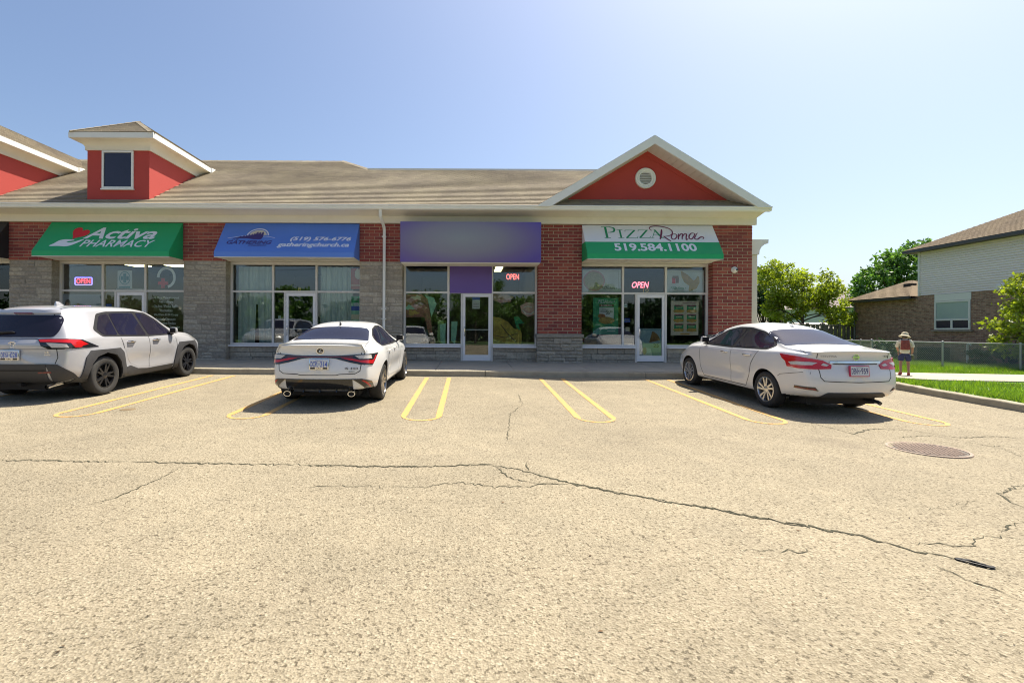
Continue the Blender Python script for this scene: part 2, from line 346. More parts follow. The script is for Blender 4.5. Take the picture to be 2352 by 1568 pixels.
def strokes(name, lines, mat, fr, parent=None, lift=0.004):
    o, U, V = [Vector(q) for q in fr]; N = U.cross(V).normalized(); mb = MB()
    for j, (pts, wd) in enumerate(lines):
        n = len(pts); ol = stroke(pts, wd); L = ol[:n]; Rr = ol[n:][::-1]
        P = [o + U*p[0] + V*p[1] + N*(lift + 0.0004*j) for p in L + Rr]
        mb.add(P, [(i, n+i, n+i+1, i+1) for i in range(n-1)])
    return mb.build(name, mat, parent, normals=False)
def crom(pts, k=6, closed=False):
    pts = [Vector(p) for p in pts]; out = []; n = len(pts)
    for i in range(n if closed else n-1):
        p0, p1, p2, p3 = (pts[(i-1) % n] if closed or i > 0 else pts[0]), pts[i], pts[(i+1) % n], (pts[(i+2) % n] if closed or i+2 < n else pts[-1])
        for j in range(k):
            t = j/k; out.append(0.5*((2*p1)+(p2-p0)*t+(2*p0-5*p1+4*p2-p3)*t*t+(3*p1-p0-3*p2+p3)*t**3))
    if not closed: out.append(pts[-1])
    return [tuple(p) for p in out]
# ================================================================== ground, lot, sidewalk, lawn
KX, CURBY = 9.60, -3.10
def walk_z(X, Y): return -0.02 * (-0.35 - Y) - 0.003 * max(-30, min(X, 9.6))
def lawn_z(X, Y):
    d = Y - CAMY; t = sstep(9.7, 11.6, X)
    zk = lot_z(KX, min(Y, CURBY)) + 0.13
    zl = CAMZ - 1.285 - 0.012 * min(14, max(0, X - 11.2)) - 0.010 * max(0, min(8, d - 15))
    return zk * (1 - t) + zl * t
def sheet(name, xs, ys, zf, mat, kind='structure', parent=None):
    nx, ny = len(xs), len(ys)
    v = np.array([(x, y, zf(x, y)) for y in ys for x in xs])
    f = np.array([(j*nx+i, j*nx+i+1, (j+1)*nx+i+1, (j+1)*nx+i) for j in range(ny-1) for i in range(nx-1)])
    return np_mesh(name, v, f, mat, parent, kind, smooth=True)
g = MB(); g.box(-900, 900, -900, 1500, -1.6, -0.95); g.build('ground', M['far_grass'], kind='structure')
lot = sheet('parking_lot', [-60,-45,-30,-24,-20,-16,-12,-9,-6,-4,-2,0,2,4,6,8,9.62], sorted(list(np.arange(-24,-3.0,0.35)) + [-3.08,-30,-38]), lot_z, M['asphalt'])
lawn_cut = sheet('lawn', list(np.arange(9.72,30,0.4)) + [34,40,50,70], sorted([-40,-30,-24,-20,-17] + list(np.arange(-15,14,0.4)) + [18,24,34,60]), lawn_z, M['grassbase'])
def back_z(X, Y): return -0.50 - 0.004 * (X + 20)
sheet('verge', [-80,-40,-20,0,9.7], [-48,-44,-39,-36.9], lambda X, Y: lot_z(X, -37) + 0.04 + 0.05*sstep(-37,-42,Y), M['far_grass'])
# shop sidewalk: slabs and curb stones with real joints
base = MB(); base.hexa([(-30,-2.95,-0.5),(9.55,-2.95,-0.5),(9.55,0.1,-0.5),(-30,0.1,-0.5)],
    [(-30,-2.95,walk_z(-30,-2.95)-0.02),(9.55,-2.95,walk_z(9.55,-2.95)-0.02),(9.55,0.1,-0.06),(-30,0.1,0.05)])
walk = base.build('sidewalk', M['curb'], kind='structure')
x = -29.6
while x < 9.4:
    x1 = min(x + 2.05, 9.55); m_ = MB()
    c = [(x+0.006,-2.93),(x1-0.006,-2.93),(x1-0.006,-0.02),(x+0.006,-0.02)]
    m_.hexa([(a,b,walk_z(a,b)-0.1) for a,b in c], [(a,b,walk_z(a,b)) for a,b in c]); m_.build('slab', M['concrete'], walk, bevel=0.006)
    x = x1
def curb_run(name, pts, h, wd, parent, nrm, jag=0.0):
    """rounded concrete curb along pts (ground points); nrm = outward side away from the lot"""
    n = len(pts); prof = [(0.0,-0.25),(0.0,h-0.03),(0.012,h-0.008),(0.035,h),(wd,h),(wd,-0.25)]; mb = MB(); vs_ = []
    for i, p in enumerate(pts):
        p = Vector(p); j = random.uniform(-jag, jag); jz = random.uniform(-jag, jag) * 0.8
        for o, z in prof: vs_.append(p + Vector(nrm) * (o + (j if o < 0.1 else 0)) + Vector((0,0,z + (jz if z > 0 else 0))))
    m_ = len(prof); fs_ = [(i*m_+k, i*m_+k+1, (i+1)*m_+k+1, (i+1)*m_+k) for i in range(n-1) for k in range(m_-1)]
    fs_ += [tuple(range(m_)), tuple((n-1)*m_+k for k in range(m_))[::-1]]
    mb.add(vs_, fs_); return mb.build(name, M['curb'], parent, smooth=True, angle=50)
xj = [0.39 + 4.1*k for k in range(-8, 3)] + [9.75]
for a, b in zip(xj[:-1], xj[1:]):
    pts = [(u, CURBY, lot_z(u, CURBY)) for u in np.linspace(a+0.008, b-0.008, 14)]
    hh = walk_z(0, -2.93) - lot_z(0, CURBY)
    curb_run('curb_stone', pts, hh, 0.165, walk, (0,1,0), 0.006)
kerb = MB().box(9.66, 9.70, -30, -3.2, -1.2, -0.75).build('kerb', M['curb'], kind='structure')
yj = [-3.12,-4.45,-7.9,-11.5,-15,-18.5,-24]
for k, (a, b) in enumerate(zip(yj[:-1], yj[1:])):
    off = [0.06,0.0,0.02,0,0,0][k]
    pts = [(KX + off + (0.10*(1-t)**2 if k == 0 else 0), u, lot_z(KX, u)) for t, u in zip(np.linspace(0,1,22), np.linspace(a-0.02, b+0.02, 22))]
    curb_run('curb_stone', pts, 0.14, 0.16, kerb, (1,0,0), 0.012)
# concrete path on from the sidewalk, beside the lawn
def path_z(X, Y): 
    t = sstep(9.6, 12.0, X); return walk_z(9.6, Y)*(1-t) + (lawn_z(max(X, 11.8), -1.6) + 0.055 + 0.02*(Y+1.6))*t
path = MB().box(9.7, 29, -1.9, -0.9, -1.0, -0.80).build('path', M['path'], kind='structure')
x = 9.58
while x < 27:
    x1 = x + 1.5; m_ = MB()
    y0 = lambda X: -2.75 + 0.25*sstep(9.6, 12, X) - 0.02*max(0, X-12); y1 = lambda X: -0.50 - 0.02*max(0, X-12)
    c = [(x+0.007,y0(x)),(x1-0.007,y0(x1)),(x1-0.007,y1(x1)),(x+0.007,y1(x))]
    m_.hexa([(a,b,path_z(a,b)-0.35) for a,b in c], [(a,b,path_z(a,b)) for a,b in c]); m_.build('slab', M['path'], path, bevel=0.008)
    x = x1
# grass: blades as one mass, dandelion heads
def on_path(X, Y): return (Y > -2.80 - 0.02*max(0, X-12)) and (Y < -0.42 - 0.02*max(0, X-12))
n = 210000
gx = 9.80 + 20*rng.random(n)**1.25; gy = rng.uniform(-13, 9.5, n)
keep = np.array([not on_path(a, b) and a / (b + 21) < 1.5 and not (a > 23.9 and b > -0.6) for a, b in zip(gx, gy)]); gx, gy = gx[keep], gy[keep]; n = len(gx)
gz = np.array([lawn_z(a, b) for a, b in zip(gx, gy)])
dist = gy - CAMY
clump = 0.5 + 0.5*np.sin(gx*1.9 + 1.3*np.sin(gy*1.1)) * np.sin(gy*2.3 + 0.7*np.sin(gx*1.7))
hh = (0.045 + 0.07*rng.random(n)) * (0.7 + 0.6*clump) * np.where(gy > 2.2, 1.8, 1.0); an = rng.uniform(0, 2*np.pi, n); wd = 0.006 + 0.008*rng.random(n); ln = rng.normal(0, 0.45, (n, 2))
bx, by = np.cos(an)*wd, np.sin(an)*wd
V = np.empty((n, 3, 3)); V[:,0] = np.stack([gx-bx, gy-by, gz-0.01], 1); V[:,1] = np.stack([gx+bx, gy+by, gz-0.01], 1); V[:,2] = np.stack([gx+ln[:,0]*hh, gy+ln[:,1]*hh, gz+hh], 1)
o = np_mesh('grass', V.reshape(-1, 3), np.arange(n*3).reshape(-1, 3), M['blade'], None, 'stuff')
tag(o, 'bright green rough grass covering the lawn by the path', 'grass')
nd = 260; dm = MB()
for k in range(nd):
    a, b = random.uniform(10, 25), random.uniform(-8, 4.5)
    if on_path(a, b) or a/(b-CAMY) > 1.22: continue
    z = lawn_z(a, b) + 0.085; r_ = random.uniform(0.012, 0.022)
    dm.add([(a-r_,b,z),(a,b-r_,z),(a+r_,b,z),(a,b+r_,z),(a,b,z+r_),(a,b,z-r_)], [(0,1,4),(1,2,4),(2,3,4),(3,0,4),(1,0,5),(2,1,5),(3,2,5),(0,3,5)])
o = dm.build('dandelion_heads', pm('dandelion', (0.62,0.52,0.16), 0.8, var=0.3, rnd=0.3, island=True), kind='stuff'); tag(o, 'small yellow and white dandelion heads scattered in the lawn', 'flowers')
# tar cracks in the asphalt
def crack(pts, wd, seed):
    rd = random.Random(seed); P = [gp(*p) for p in pts]; line = []
    for a, b in zip(P[:-1], P[1:]):
        k = max(2, int((b-a).length / 0.035))
        for i in range(k):
            t = i/k; q = a.lerp(b, t); line.append(q + Vector((rd.gauss(0, 0.010), rd.gauss(0, 0.017), 0)))
    line.append(P[-1]); mb = MB(); L = []; nn = len(line)
    for i, p in enumerate(line):
        t = (line[min(i+1,nn-1)] - line[max(0,i-1)]); t.z = 0; t.normalize(); q = Vector((-t.y, t.x, 0))
        ww = wd * 0.78 * rd.uniform(0.25, 1.35) * min(1, (i+0.4)/4, (nn-i-0.6)/4) * (0.4 + 0.8*abs(math.sin(i*0.06+seed)))
        for s_ in (1, -1):
            r_ = p + q*s_*ww/2; r_.z = lot_z(r_.x, r_.y) + 0.004; L.append(r_)
    mb.add(L, [(2*i, 2*i+1, 2*i+3, 2*i+2) for i in range(nn-1)]); mb.build('crack', M['crack'], lot, normals=False)
crack([(0,1057),(120,1058),(230,1060),(330,1060),(420,1063),(560,1066),(700,1068),(850,1071),(1000,1071),(1120,1068),(1190,1078),(1290,1105),(1440,1135),(1620,1165),(1800,1200),(1950,1225),(2100,1265),(2200,1285),(2352,1325)], 0.028, 1)
crack([(700,1067),(850,1071),(1000,1071),(1140,1066)], 0.026, 2)
crack([(1290,1105),(1440,1135),(1620,1165),(1800,1200),(1950,1226)], 0.030, 3)
crack([(1140,1073),(1165,1095),(1230,1110),(1330,1114),(1440,1135)], 0.018, 4)
crack([(700,1116),(840,1117),(960,1119),(1060,1108),(1120,1116),(1200,1118),(1290,1106)], 0.011, 5)
crack([(425,1067),(395,1085),(330,1115),(260,1145),(200,1160)], 0.014, 6)
crack([(1195,1080),(1212,1082),(1210,1060)], 0.020, 7)
crack([(1165,1012),(1170,970),(1172,950),(1200,930),(1190,905)], 0.012, 8)
crack([(1850,968),(1910,983),(1960,997),(2000,985),(2090,988),(2200,1005),(2290,1002),(2352,1008)], 0.024, 9)
crack([(2352,1112),(2310,1126),(2300,1135),(2318,1150),(2352,1166)], 0.020, 10)
crack([(2352,1198),(2310,1210),(2300,1222)], 0.018, 11)
crack([(2352,1238),(2280,1231),(2242,1240),(2230,1256),(2150,1250),(2080,1242)], 0.020, 12)
crack([(1690,1262),(1800,1266),(1870,1264)], 0.010, 13)
crack([(2060,1005),(2140,1000),(2230,1016),(2300,1030),(2352,1050)], 0.012, 14)
crack([(1960,997),(2000,1012),(2050,1030)], 0.010, 15)
crack([(2200,1012),(2270,1024),(2352,1026)], 0.009, 16)
crack([(2120,1286),(2220,1330),(2352,1380)], 0.010, 17)
crack([(2250,1150),(2180,1160),(2120,1172)], 0.008, 18)
# hairpin bay markings
def hairpin(xc, d0=12.15, d1=7.62, hs=0.275, lean=0.0):
    mb = MB(); pts = []
    pts += [(xc - hs, d) for d in np.linspace(d0, d1, 24)]
    pts += [(xc - hs*math.cos(R(a)), d1 - 0.30*math.sin(R(a))) for a in range(12, 180, 12)]
    pts += [(xc + hs, d) for d in np.linspace(d1, d0, 24)]
    nn = len(pts); L = []
    for i, p in enumerate(pts):
        a = Vector(pts[max(0,i-1)]); b = Vector(pts[min(nn-1,i+1)]); t = (b-a).normalized(); q = Vector((-t.y, t.x))
        loop = 23 < i < 38; wd = (0.06 if loop else 0.10) * random.uniform(0.93, 1.07)
        for s_ in (1, -1):
            r_ = Vector(p) + q*s_*wd/2; X = r_.x + lean*(r_.y-d1); Y = CAMY + r_.y; L.append((X, Y, lot_z(X, Y)+0.0045))
    mb.add(L, [(2*i, 2*i+1, 2*i+3, 2*i+2) for i in range(nn-1)])
    return mb.build('bay_marking', M['yellow'], lot, normals=False)
for xc, ln_ in ((-8.95,0),(-6.12,-0.01),(-3.47,-0.012),(-0.76,-0.008),(1.97,0.015),(4.62,0.015),(7.10,0.02)): hairpin(xc, lean=ln_)
# manhole cover
c = gp(2130, 1032); mh = thing('manhole_cover', 'round rusty waffle patterned manhole cover set in the asphalt', 'manhole cover', c)
rust = pm('rusty_iron', (0.30,0.22,0.17), 0.8, var=0.3, scale=14, bmp=0.4); 
MB().lathe([(0.0,0.004),(0.36,0.004),(0.37,-0.01),(0.0,-0.01)], 40).build('plate', pm('dark_iron', (0.10,0.085,0.07), 0.85, var=0.3), mh)
MB().lathe([(0.365,-0.01),(0.365,0.008),(0.395,0.008),(0.40,-0.01)], 40).build('rim', rust, mh, smooth=True)
tm = MB()
for i in range(-7, 8):
    for j in range(-7, 8):
        u, v_ = i*0.047 + (0.0235 if j % 2 else 0), j*0.047
        if u*u+v_*v_ < 0.335**2: tm.hexa([(u-0.018,v_-0.015,0.004),(u+0.018,v_-0.015,0.004),(u+0.018,v_+0.015,0.004),(u-0.018,v_+0.015,0.004)], [(u-0.013,v_-0.010,0.012),(u+0.013,v_-0.010,0.012),(u+0.013,v_+0.010,0.012),(u-0.013,v_+0.010,0.012)])
tm.build('raised_studs', rust, mh, kind='stuff')
# little round valve lid and a squashed rubber loop
c = gp(294, 940); vl = MB().lathe([(0.0,0.005),(0.11,0.005),(0.12,-0.01),(0.0,-0.01)], 24).build('valve_lid', pm('brown_iron', (0.17,0.12,0.06), 0.8, var=0.3, scale=20)); vl.location = c
tag(vl, 'small round brown iron valve lid in the asphalt beside the silver car', 'valve lid')
c = gp(2235, 1293); rb = MB()
loop = crom([(-0.115,0.035,0.012),(-0.05,0.03,0.016),(0.02,-0.005,0.014),(0.09,-0.045,0.012),(0.115,-0.05,0.012),(0.06,-0.055,0.014),(-0.01,-0.03,0.018),(-0.07,0.005,0.014)], 6, True)
rb.tube(loop + [loop[0]], 0.008, 7); rb.tube(crom([(-0.07,0.02,0.014),(-0.02,0.012,0.024),(0.03,-0.02,0.022),(0.07,-0.03,0.016)], 5), 0.007, 7)
rb = rb.build('rubber_loop', M['black'], smooth=True); rb.location = c; rb.scale = (0.58,1.25,0.6); tag(rb, 'squashed black rubber loop lying on the asphalt crack', 'rubber loop')
# small twigs, leaves and grit on the lot
lit = MB()
for k in range(70):
    q = gp(random.uniform(0, 2352), random.uniform(965, 1560)); s_ = random.uniform(0.002, 0.007); a = random.uniform(0, 6.28); e = random.uniform(1, 3)
    dx, dy = math.cos(a)*s_*e, math.sin(a)*s_*e; ex, ey = -math.sin(a)*s_, math.cos(a)*s_; z = q.z + 0.004
    lit.add([(q.x-dx,q.y-dy,z),(q.x+ex,q.y+ey,z+s_*0.7),(q.x+dx,q.y+dy,z),(q.x-ex,q.y-ey,z+0.001)], [(0,1,2),(0,2,3),(0,3,1),(1,3,2)])
o = lit.build('litter_specks', pm('dry_leaf', (0.10,0.06,0.03), 0.9, rnd=0.5, island=True), kind='stuff'); tag(o, 'tiny dry leaf specks and grit scattered over the asphalt', 'grit')
# ================================================================== the strip of shops
PF, CORN = -0.35, 8.78          # pier face, right corner
shop = thing('shop_building', 'single storey brick and stone strip of shops with shingle roof and gable', 'building', (0,0,0))
ZF = 4.29
piers = [(-14.40,-13.07,1),(-8.96,-7.63,1),(-3.46,-2.12,1),(2.12,3.47,2),(7.56,CORN,2)]
opens = [(-13.07,-8.96),(-7.63,-3.46),(-2.12,2.12),(3.47,7.56)]
piers_all = [(-19.9,-18.5,1)] + piers; opens_all = [(-18.5,-14.40)] + opens
cube = bpy.data.meshes.new('brick'); bm = bmesh.new(); bmesh.ops.create_cube(bm, size=1); bmesh.ops.bevel(bm, geom=list(bm.edges), offset=0.03, segments=1, affect='EDGES'); bm.to_mesh(cube); bm.free(); cube.materials.append(M['brick'])
nbrick = [0]; mass = MB()
def bricks(x0, x1, z0, z1, single):
    ch, bl, mo = 0.0996, 0.307, 0.0145; n_ = int(round((z1-z0)/ch)); ch = (z1-z0)/n_
    for r_ in range(n_):
        za = z0 + r_*ch + mo/2; zb = z0 + (r_+1)*ch - mo/2; xx = x0 - (bl/2 if r_ % 2 else 0)
        while xx < x1 - 0.02:
            a, b = max(x0, xx + (mo/2 if xx > x0 else 0)), min(x1, xx + bl - (mo/2 if xx+bl < x1 else 0)); xx += bl
            if b - a < 0.03: continue
            j = random.uniform(-0.004, 0.003)
            if single and nbrick[0] < 300:
                o = link('brick', cube, shop); o.location = ((a+b)/2, PF+j+0.15, (za+zb)/2); o.scale = (b-a, 0.30, zb-za); nbrick[0] += 1
            else: mass.box(a, b, PF+j, PF+0.30, za, zb)
# stone faces
def stone_mesh(k):
    bm = bmesh.new(); bmesh.ops.create_cube(bm, size=1); fr = [f for f in bm.faces if f.normal.y < -0.9]
    bmesh.ops.subdivide_edges(bm, edges=[e for f in fr for e in f.edges], cuts=2, use_grid_fill=True); rd = random.Random(k)
    for v_ in bm.verts:
        if v_.co.y < -0.4:
            edge = max(abs(v_.co.x), abs(v_.co.z)) > 0.45
            v_.co.y += rd.uniform(-0.012, 0.02) + (0.05 if edge else 0.0); 
            if edge: v_.co.x += rd.uniform(-0.012, 0.0) * (1 if v_.co.x > 0 else -1); v_.co.z += rd.uniform(-0.05, 0.0) * (1 if v_.co.z > 0 else -1)
    me = bpy.data.meshes.new('stone'); bm.to_mesh(me); bm.free(); me.materials.append(M['stone']); return me
smesh = [stone_mesh(k) for k in range(10)]
def stones(x0, x1, z0, z1, yf, depth=0.33, big=1.0):
    z = z0; bond = 0
    while z < z1 - 0.03:
        h = random.choice([0.085, 0.115, 0.15, 0.19]) * big
        if z1 - z - h < 0.07: h = z1 - z
        xx = x0; 
        while xx < x1 - 0.02:
            l_ = random.uniform(0.24, 0.58) * big
            if x1 - xx - l_ < 0.18: l_ = x1 - xx
            two = h > 0.14 and random.random() < 0.35
            for (za, zb) in ([(z, z+h*0.5), (z+h*0.5, z+h)] if two else [(z, z+h)]):
                o = link('stone', random.choice(smesh), shop); j = random.uniform(-0.012, 0.010); g_ = 0.006
                o.location = (xx+l_/2, yf+j+depth/2, (za+zb)/2); o.scale = (l_-g_, depth, zb-za-g_)
            xx += l_
        z += h
core = MB(); score = MB()
for (a, b, k) in piers_all:
    zs = 3.10 if k == 1 else 0.82
    MB().box(a+0.006, b-0.006, PF+0.007, 0.06, zs, ZF).build('pier_core', M['mortar'], shop); MB().box(a+0.02, b-0.02, PF+0.02, 0.06, -0.25, zs).build('pier_stone_core', M['stone_back'], shop)
    vis = a > -15
    bricks(a, b, zs + (0.06 if k == 2 else 0), ZF - 0.005, k == 2)
    if vis:
        if k == 1: stones(a, b, -0.12, zs, PF)
        else:
            stones(a-0.035, b+0.035, -0.12, zs-0.06, PF-0.045, 0.39)
    if k == 2: MB().box(a-0.06, b+0.06, PF-0.075, PF+0.28, zs-0.055, zs+0.055).build('pier_cap', M['stone'], shop, bevel=0.015)

mass.build('brick_mass', M['brick_i'], shop, kind='stuff')
wl = MB()
for a, b in opens_all: wl.box(a, b, PF+0.06, 0.10, 3.12, ZF)
wl.build('lintel_wall', M['stucco'], shop)
MB().box(-20, CORN-0.01, PF+0.07, 0.09, ZF+0.004, 4.64).build('light_leak_block', M['wood'], shop)  # added unseen board; stops sun leaking through the attic gap onto the awning
# right-hand side wall, back walls and roof deck
MB().box(CORN-0.25, CORN-0.004, 0.061, 12, -0.3, ZF).build('side_wall', M['brick_i'], shop)
MB().box(-30, CORN-0.3, 11.9, 12.1, -0.3, 4.6).build('rear_wall', M['stucco'], shop)
sb = MB(); sb.box(CORN+0.002, 9.30, 0.25, 3.2, -0.4, 3.47); sb.build('side_pilaster', M['stucco'], shop, bevel=0.01)
sb = MB(); sb.prism([(CORN+0.002,3.475),(9.33,3.475),(9.34,3.60),(9.40,3.72),(9.50,3.80),(9.62,3.835),(9.63,3.96),(CORN+0.002,3.96)], 'y', 0.20, 3.25); sb.build('side_cornice', M['white_metal'], shop, smooth=True)
# cornice, gutter
MB().prism([(PF,4.292),(PF-0.085,4.292),(PF-0.085,4.505),(PF-0.10,4.510),(PF-0.16,4.520),(PF-0.26,4.540),(PF-0.38,4.565),(PF-0.50,4.585),(PF-0.56,4.588),(PF-0.56,4.66),(PF,4.66)], 'x', -20, CORN+0.09).build('cornice', M['stucco'], shop, smooth=True, angle=30)
gt = MB(); gt.prism([(PF-0.562,4.575),(PF-0.66,4.580),(PF-0.685,4.61),(PF-0.69,4.66),(PF-0.715,4.675),(PF-0.715,4.705),(PF-0.69,4.705),(PF-0.562,4.66)], 'x', -20, CORN+0.19); gt.build('gutter', M['white_metal'], shop)
dn = MB(); q = at(873, 490, PF-0.62); xd = q.x
dn.tube([(xd,PF-0.60,4.58),(xd,PF-0.58,4.40),(xd+0.03,PF-0.16,4.17),(xd+0.03,PF-0.075,4.08),(xd+0.03,PF-0.075,0.35)], 0.052, 4); dn = dn.build('downspout', M['white_metal'], shop)
for z in (3.85, 1.62, 1.30): MB().box(xd-0.035, xd+0.095, PF-0.135, PF-0.015, z, z+0.035).build('strap', M['white_metal'], dn)
# ------------------------------------------------------------------ roofs of single shingles
def clip_poly(poly, cp):
    out = [Vector(p) for p in poly]; n_ = len(cp)
    for i in range(n_):
        a, b = Vector(cp[i]), Vector(cp[(i+1) % n_]); inp, out = out, []
        if not inp: return []
        def side(p): return (b.x-a.x)*(p.y-a.y) - (b.y-a.y)*(p.x-a.x)
        for j in range(len(inp)):
            p, q_ = inp[j], inp[(j+1) % len(inp)]; sp, sq = side(p), side(q_)
            if sp >= 0: out.append(p)
            if (sp >= 0) != (sq >= 0): out.append(p + (q_-p)*(sp/(sp-sq)))
    return out
sh_unit = bpy.data.meshes.new('shingle'); mbs = MB(); mbs.hexa([(0,0,-0.004),(0.297,0,-0.004),(0.297,0.17,-0.004),(0,0.17,-0.004)], [(0,0,0.027),(0.297,0,0.027),(0.297,0.17,0.004),(0,0.17,0.004)])
sh_unit.from_pydata(mbs.v, [], mbs.f); sh_unit.materials.append(M['shingle'])
nsh = [0]
def shingle_plane(cp, O, U, V, mb, single=False, ex=0.145, tab=0.305, skip=None, th=0.027):
    O, U, V = Vector(O), Vector(U).normalized(), Vector(V).normalized(); N = U.cross(V).normalized()
    xs = [p[0] for p in cp]; ss = [p[1] for p in cp]; s = min(ss); row = 0
    mt = Matrix((U, V, N)).transposed().to_4x4()
    while s < max(ss):
        off = (row % 2)*tab*0.5 + random.uniform(-0.03, 0.03); xx = math.floor(min(xs)/tab)*tab - off
        while xx < max(xs):
            a, b = xx, xx + tab - 0.008; full = [(a,s),(b,s),(b,s+ex+0.025),(a,s+ex+0.025)]; xx += tab
            q_ = clip_poly(full, cp)
            if len(q_) < 3: continue
            ctr = O + U*((a+b)/2) + V*(s+ex/2)
            if skip and skip(ctr): continue
            inside = len(q_) == 4 and all((Vector(f)-p).length < 1e-5 for f, p in zip(full, q_))
            if single and inside and nsh[0] < 300:
                o = link('shingle', sh_unit, shop); nsh[0] += 1
                o.matrix_local = Matrix.Translation(O + U*a + V*s) @ mt; continue
            n_ = len(q_); bot = [O + U*p.x + V*p.y - N*0.004 for p in q_]
            top = [O + U*p.x + V*p.y + N*(th - (th-0.004)*(p.y-s)/(ex+0.025)) for p in q_]
            mb.add(bot + top, [tuple(range(n_))[::-1], tuple(range(n_, 2*n_))] + [(i, (i+1) % n_, n_+(i+1) % n_, n_+i) for i in range(n_)])
        s += ex; row += 1
PI_ = 0.60; ca, sa = 1/math.hypot(1, PI_), PI_/math.hypot(1, PI_); RY, RZ = -1.03, 4.69
def rs(Y): return (Y - RY)/ca
def main_z(Y): return RZ + PI_*(Y - RY)
GX, GZ, GH, GF, GW = 5.45, 6.80, 3.48, -1.06, -0.48      # gable: centre, ridge, half width, front, wall
GP = (GZ - 4.69)/GH
def in_gable(p): return p.y > GW + 0.15 and abs(p.x-GX) < GH and p.z < GZ - GP*abs(p.x-GX) - 0.02
DX, DW = -10.755, 0.945
def in_dormer(p):
    for dx in (DX, DX-4.85):
        if abs(p.x-dx) < DW-0.05 and p.y > -0.62 and p.z < 6.7: return True
    return in_gable(p)
rm = MB(); sA, sB = rs(2.8), rs(4.0)
shingle_plane([(-20,0),(-3.85,0),(-3.85,sA),(-5.10,sB),(-20,sB)], (0,RY,RZ), (1,0,0), (0,ca,sa), rm, True, skip=in_dormer)
shingle_plane([(-3.85,0),(8.93,0),(5.10,sA),(-3.85,sA)], (0,RY,RZ), (1,0,0), (0,ca,sa), rm, True, skip=in_dormer)
# gable roof slopes
h1 = math.hypot(1, GP); gl = GH*h1
for sg in (-1, 1):
    U = Vector((0, -sg, 0)); V = Vector((-sg, 0, GP)).normalized()
    if sg < 0: cp = [(-3.60,gl),(GF*-1-2.12,0),(0.0,0.0)]
    O = Vector((GX + sg*GH, 0, 4.69))
    tri = [(0,-1.03),(0,GF)]
    a0, a1 = GF, 2.47
    pts = [(-sg*-0 - sg*0, 0)]
    # coordinates: u = -sg*Y, s along slope
    cpu = [(-sg*GF, 0), (-sg*GF, gl), (-sg*2.47, gl), (-sg*(-1.0), 0)]
    if sg > 0: cpu = [(-GF, 0), (-GF, gl), (-6.0, gl), (-6.0, 0)]
    area = sum(cpu[i][0]*cpu[(i+1) % 4][1] - cpu[(i+1) % 4][0]*cpu[i][1] for i in range(4))
    if area < 0: cpu = cpu[::-1]
    shingle_plane(cpu, O, U, V, rm)
# dormer roofs and the back hip of the high roof
def hip_dormer(dx):
    ez, hw, ef = 6.845, 1.235, -1.005; az, ay = 7.66, 0.23; p_ = (az-ez)/hw; l_ = math.hypot(hw, az-ez)
    shingle_plane([(-hw,0),(hw,0),(0,l_)], (dx,ef,ez), (1,0,0), (0,hw,az-ez), rm, tab=0.25)
    back = 4.0
    for sg in (1, -1):
        O = Vector((dx+sg*hw, 0, ez)); U = Vector((0, sg, 0)); V = Vector((-sg*hw, 0, az-ez))
        yb = lambda z: (z - RZ)/PI_ + RY
        cp = [(sg*ef,0),(sg*yb(ez),0),(sg*yb(az),l_),(sg*ay,l_)]
        if sg < 0: cp = cp[::-1]
        shingle_plane(cp, O, U, V, rm, tab=0.25)
    for sg in (1, -1):     # hip caps
        a, b = Vector((dx+sg*hw, ef, ez+0.012)), Vector((dx, ay, az+0.012)); k = 9
        for i in range(k):
            p0, p1 = a.lerp(b, i/k), a.lerp(b, (i+1.15)/k); up = Vector((0,0,0.026)); sd = Vector((sg*0.9, 0.9, 0)).normalized()*0.11
            rm.hexa([p0-sd-up, p0+sd*0.9-up, p1+sd*0.9-up, p1-sd-up], [p0-sd*0.1+up, p0+sd*0.1+up, p1+sd*0.1+up*0.5, p1-sd*0.1+up*0.5])
for dx in (DX, DX-4.85): hip_dormer(dx)
k = 10; a, b = Vector((-3.82, 2.83, main_z(2.8)+0.03)), Vector((-5.12, 4.02, main_z(4.0)+0.03))
for i in range(k):
    p0, p1 = a.lerp(b, i/k), a.lerp(b, (i+1.2)/k); up = Vector((0,0,0.02)); rm.hexa([p0+Vector((-0.08,-0.1,-0.05)), p0+Vector((0.13,0.1,-0.05)), p1+Vector((0.13,0.1,-0.05)), p1+Vector((-0.08,-0.1,-0.05))], [p0+up+Vector((-0.02,0,0.01)), p0+up+Vector((0.03,0.02,0.01)), p1+up+Vector((0.03,0.02,0)), p1+up+Vector((-0.02,0,0))])
for i in range(58):
    x0_ = -5.2 - i*0.26; z = main_z(4.0)
    rm.hexa([(x0_-0.29,3.88,z-0.06),(x0_,3.88,z-0.06),(x0_,4.14,z-0.06),(x0_-0.29,4.14,z-0.06)], [(x0_-0.29,3.97,z+0.022),(x0_,3.97,z+0.032),(x0_,4.05,z+0.032),(x0_-0.29,4.05,z+0.022)])
rm.build('shingle_mass', M['shingle_i'], shop, kind='stuff', normals=True)
dk = MB(); t_ = 0.006
dk.poly([(-20,RY+0.02,RZ-t_),(8.9,RY+0.02,RZ-t_),(5.1,2.8,main_z(2.8)-t_),(-3.85,2.8,main_z(2.8)-t_),(-5.1,4.0,main_z(4.0)-t_),(-20,4.0,main_z(4.0)-t_)])
dk.poly([(-20,4.0,main_z(4)-t_),(-5.1,4.0,main_z(4)-t_),(-5.1,9,main_z(4)-3),(-20,9,main_z(4)-3)]); dk.poly([(-5.1,4,main_z(4)-t_),(-3.85,2.8,main_z(2.8)-t_),(-3.85,9,4.6),(-5.1,9,4.6)])
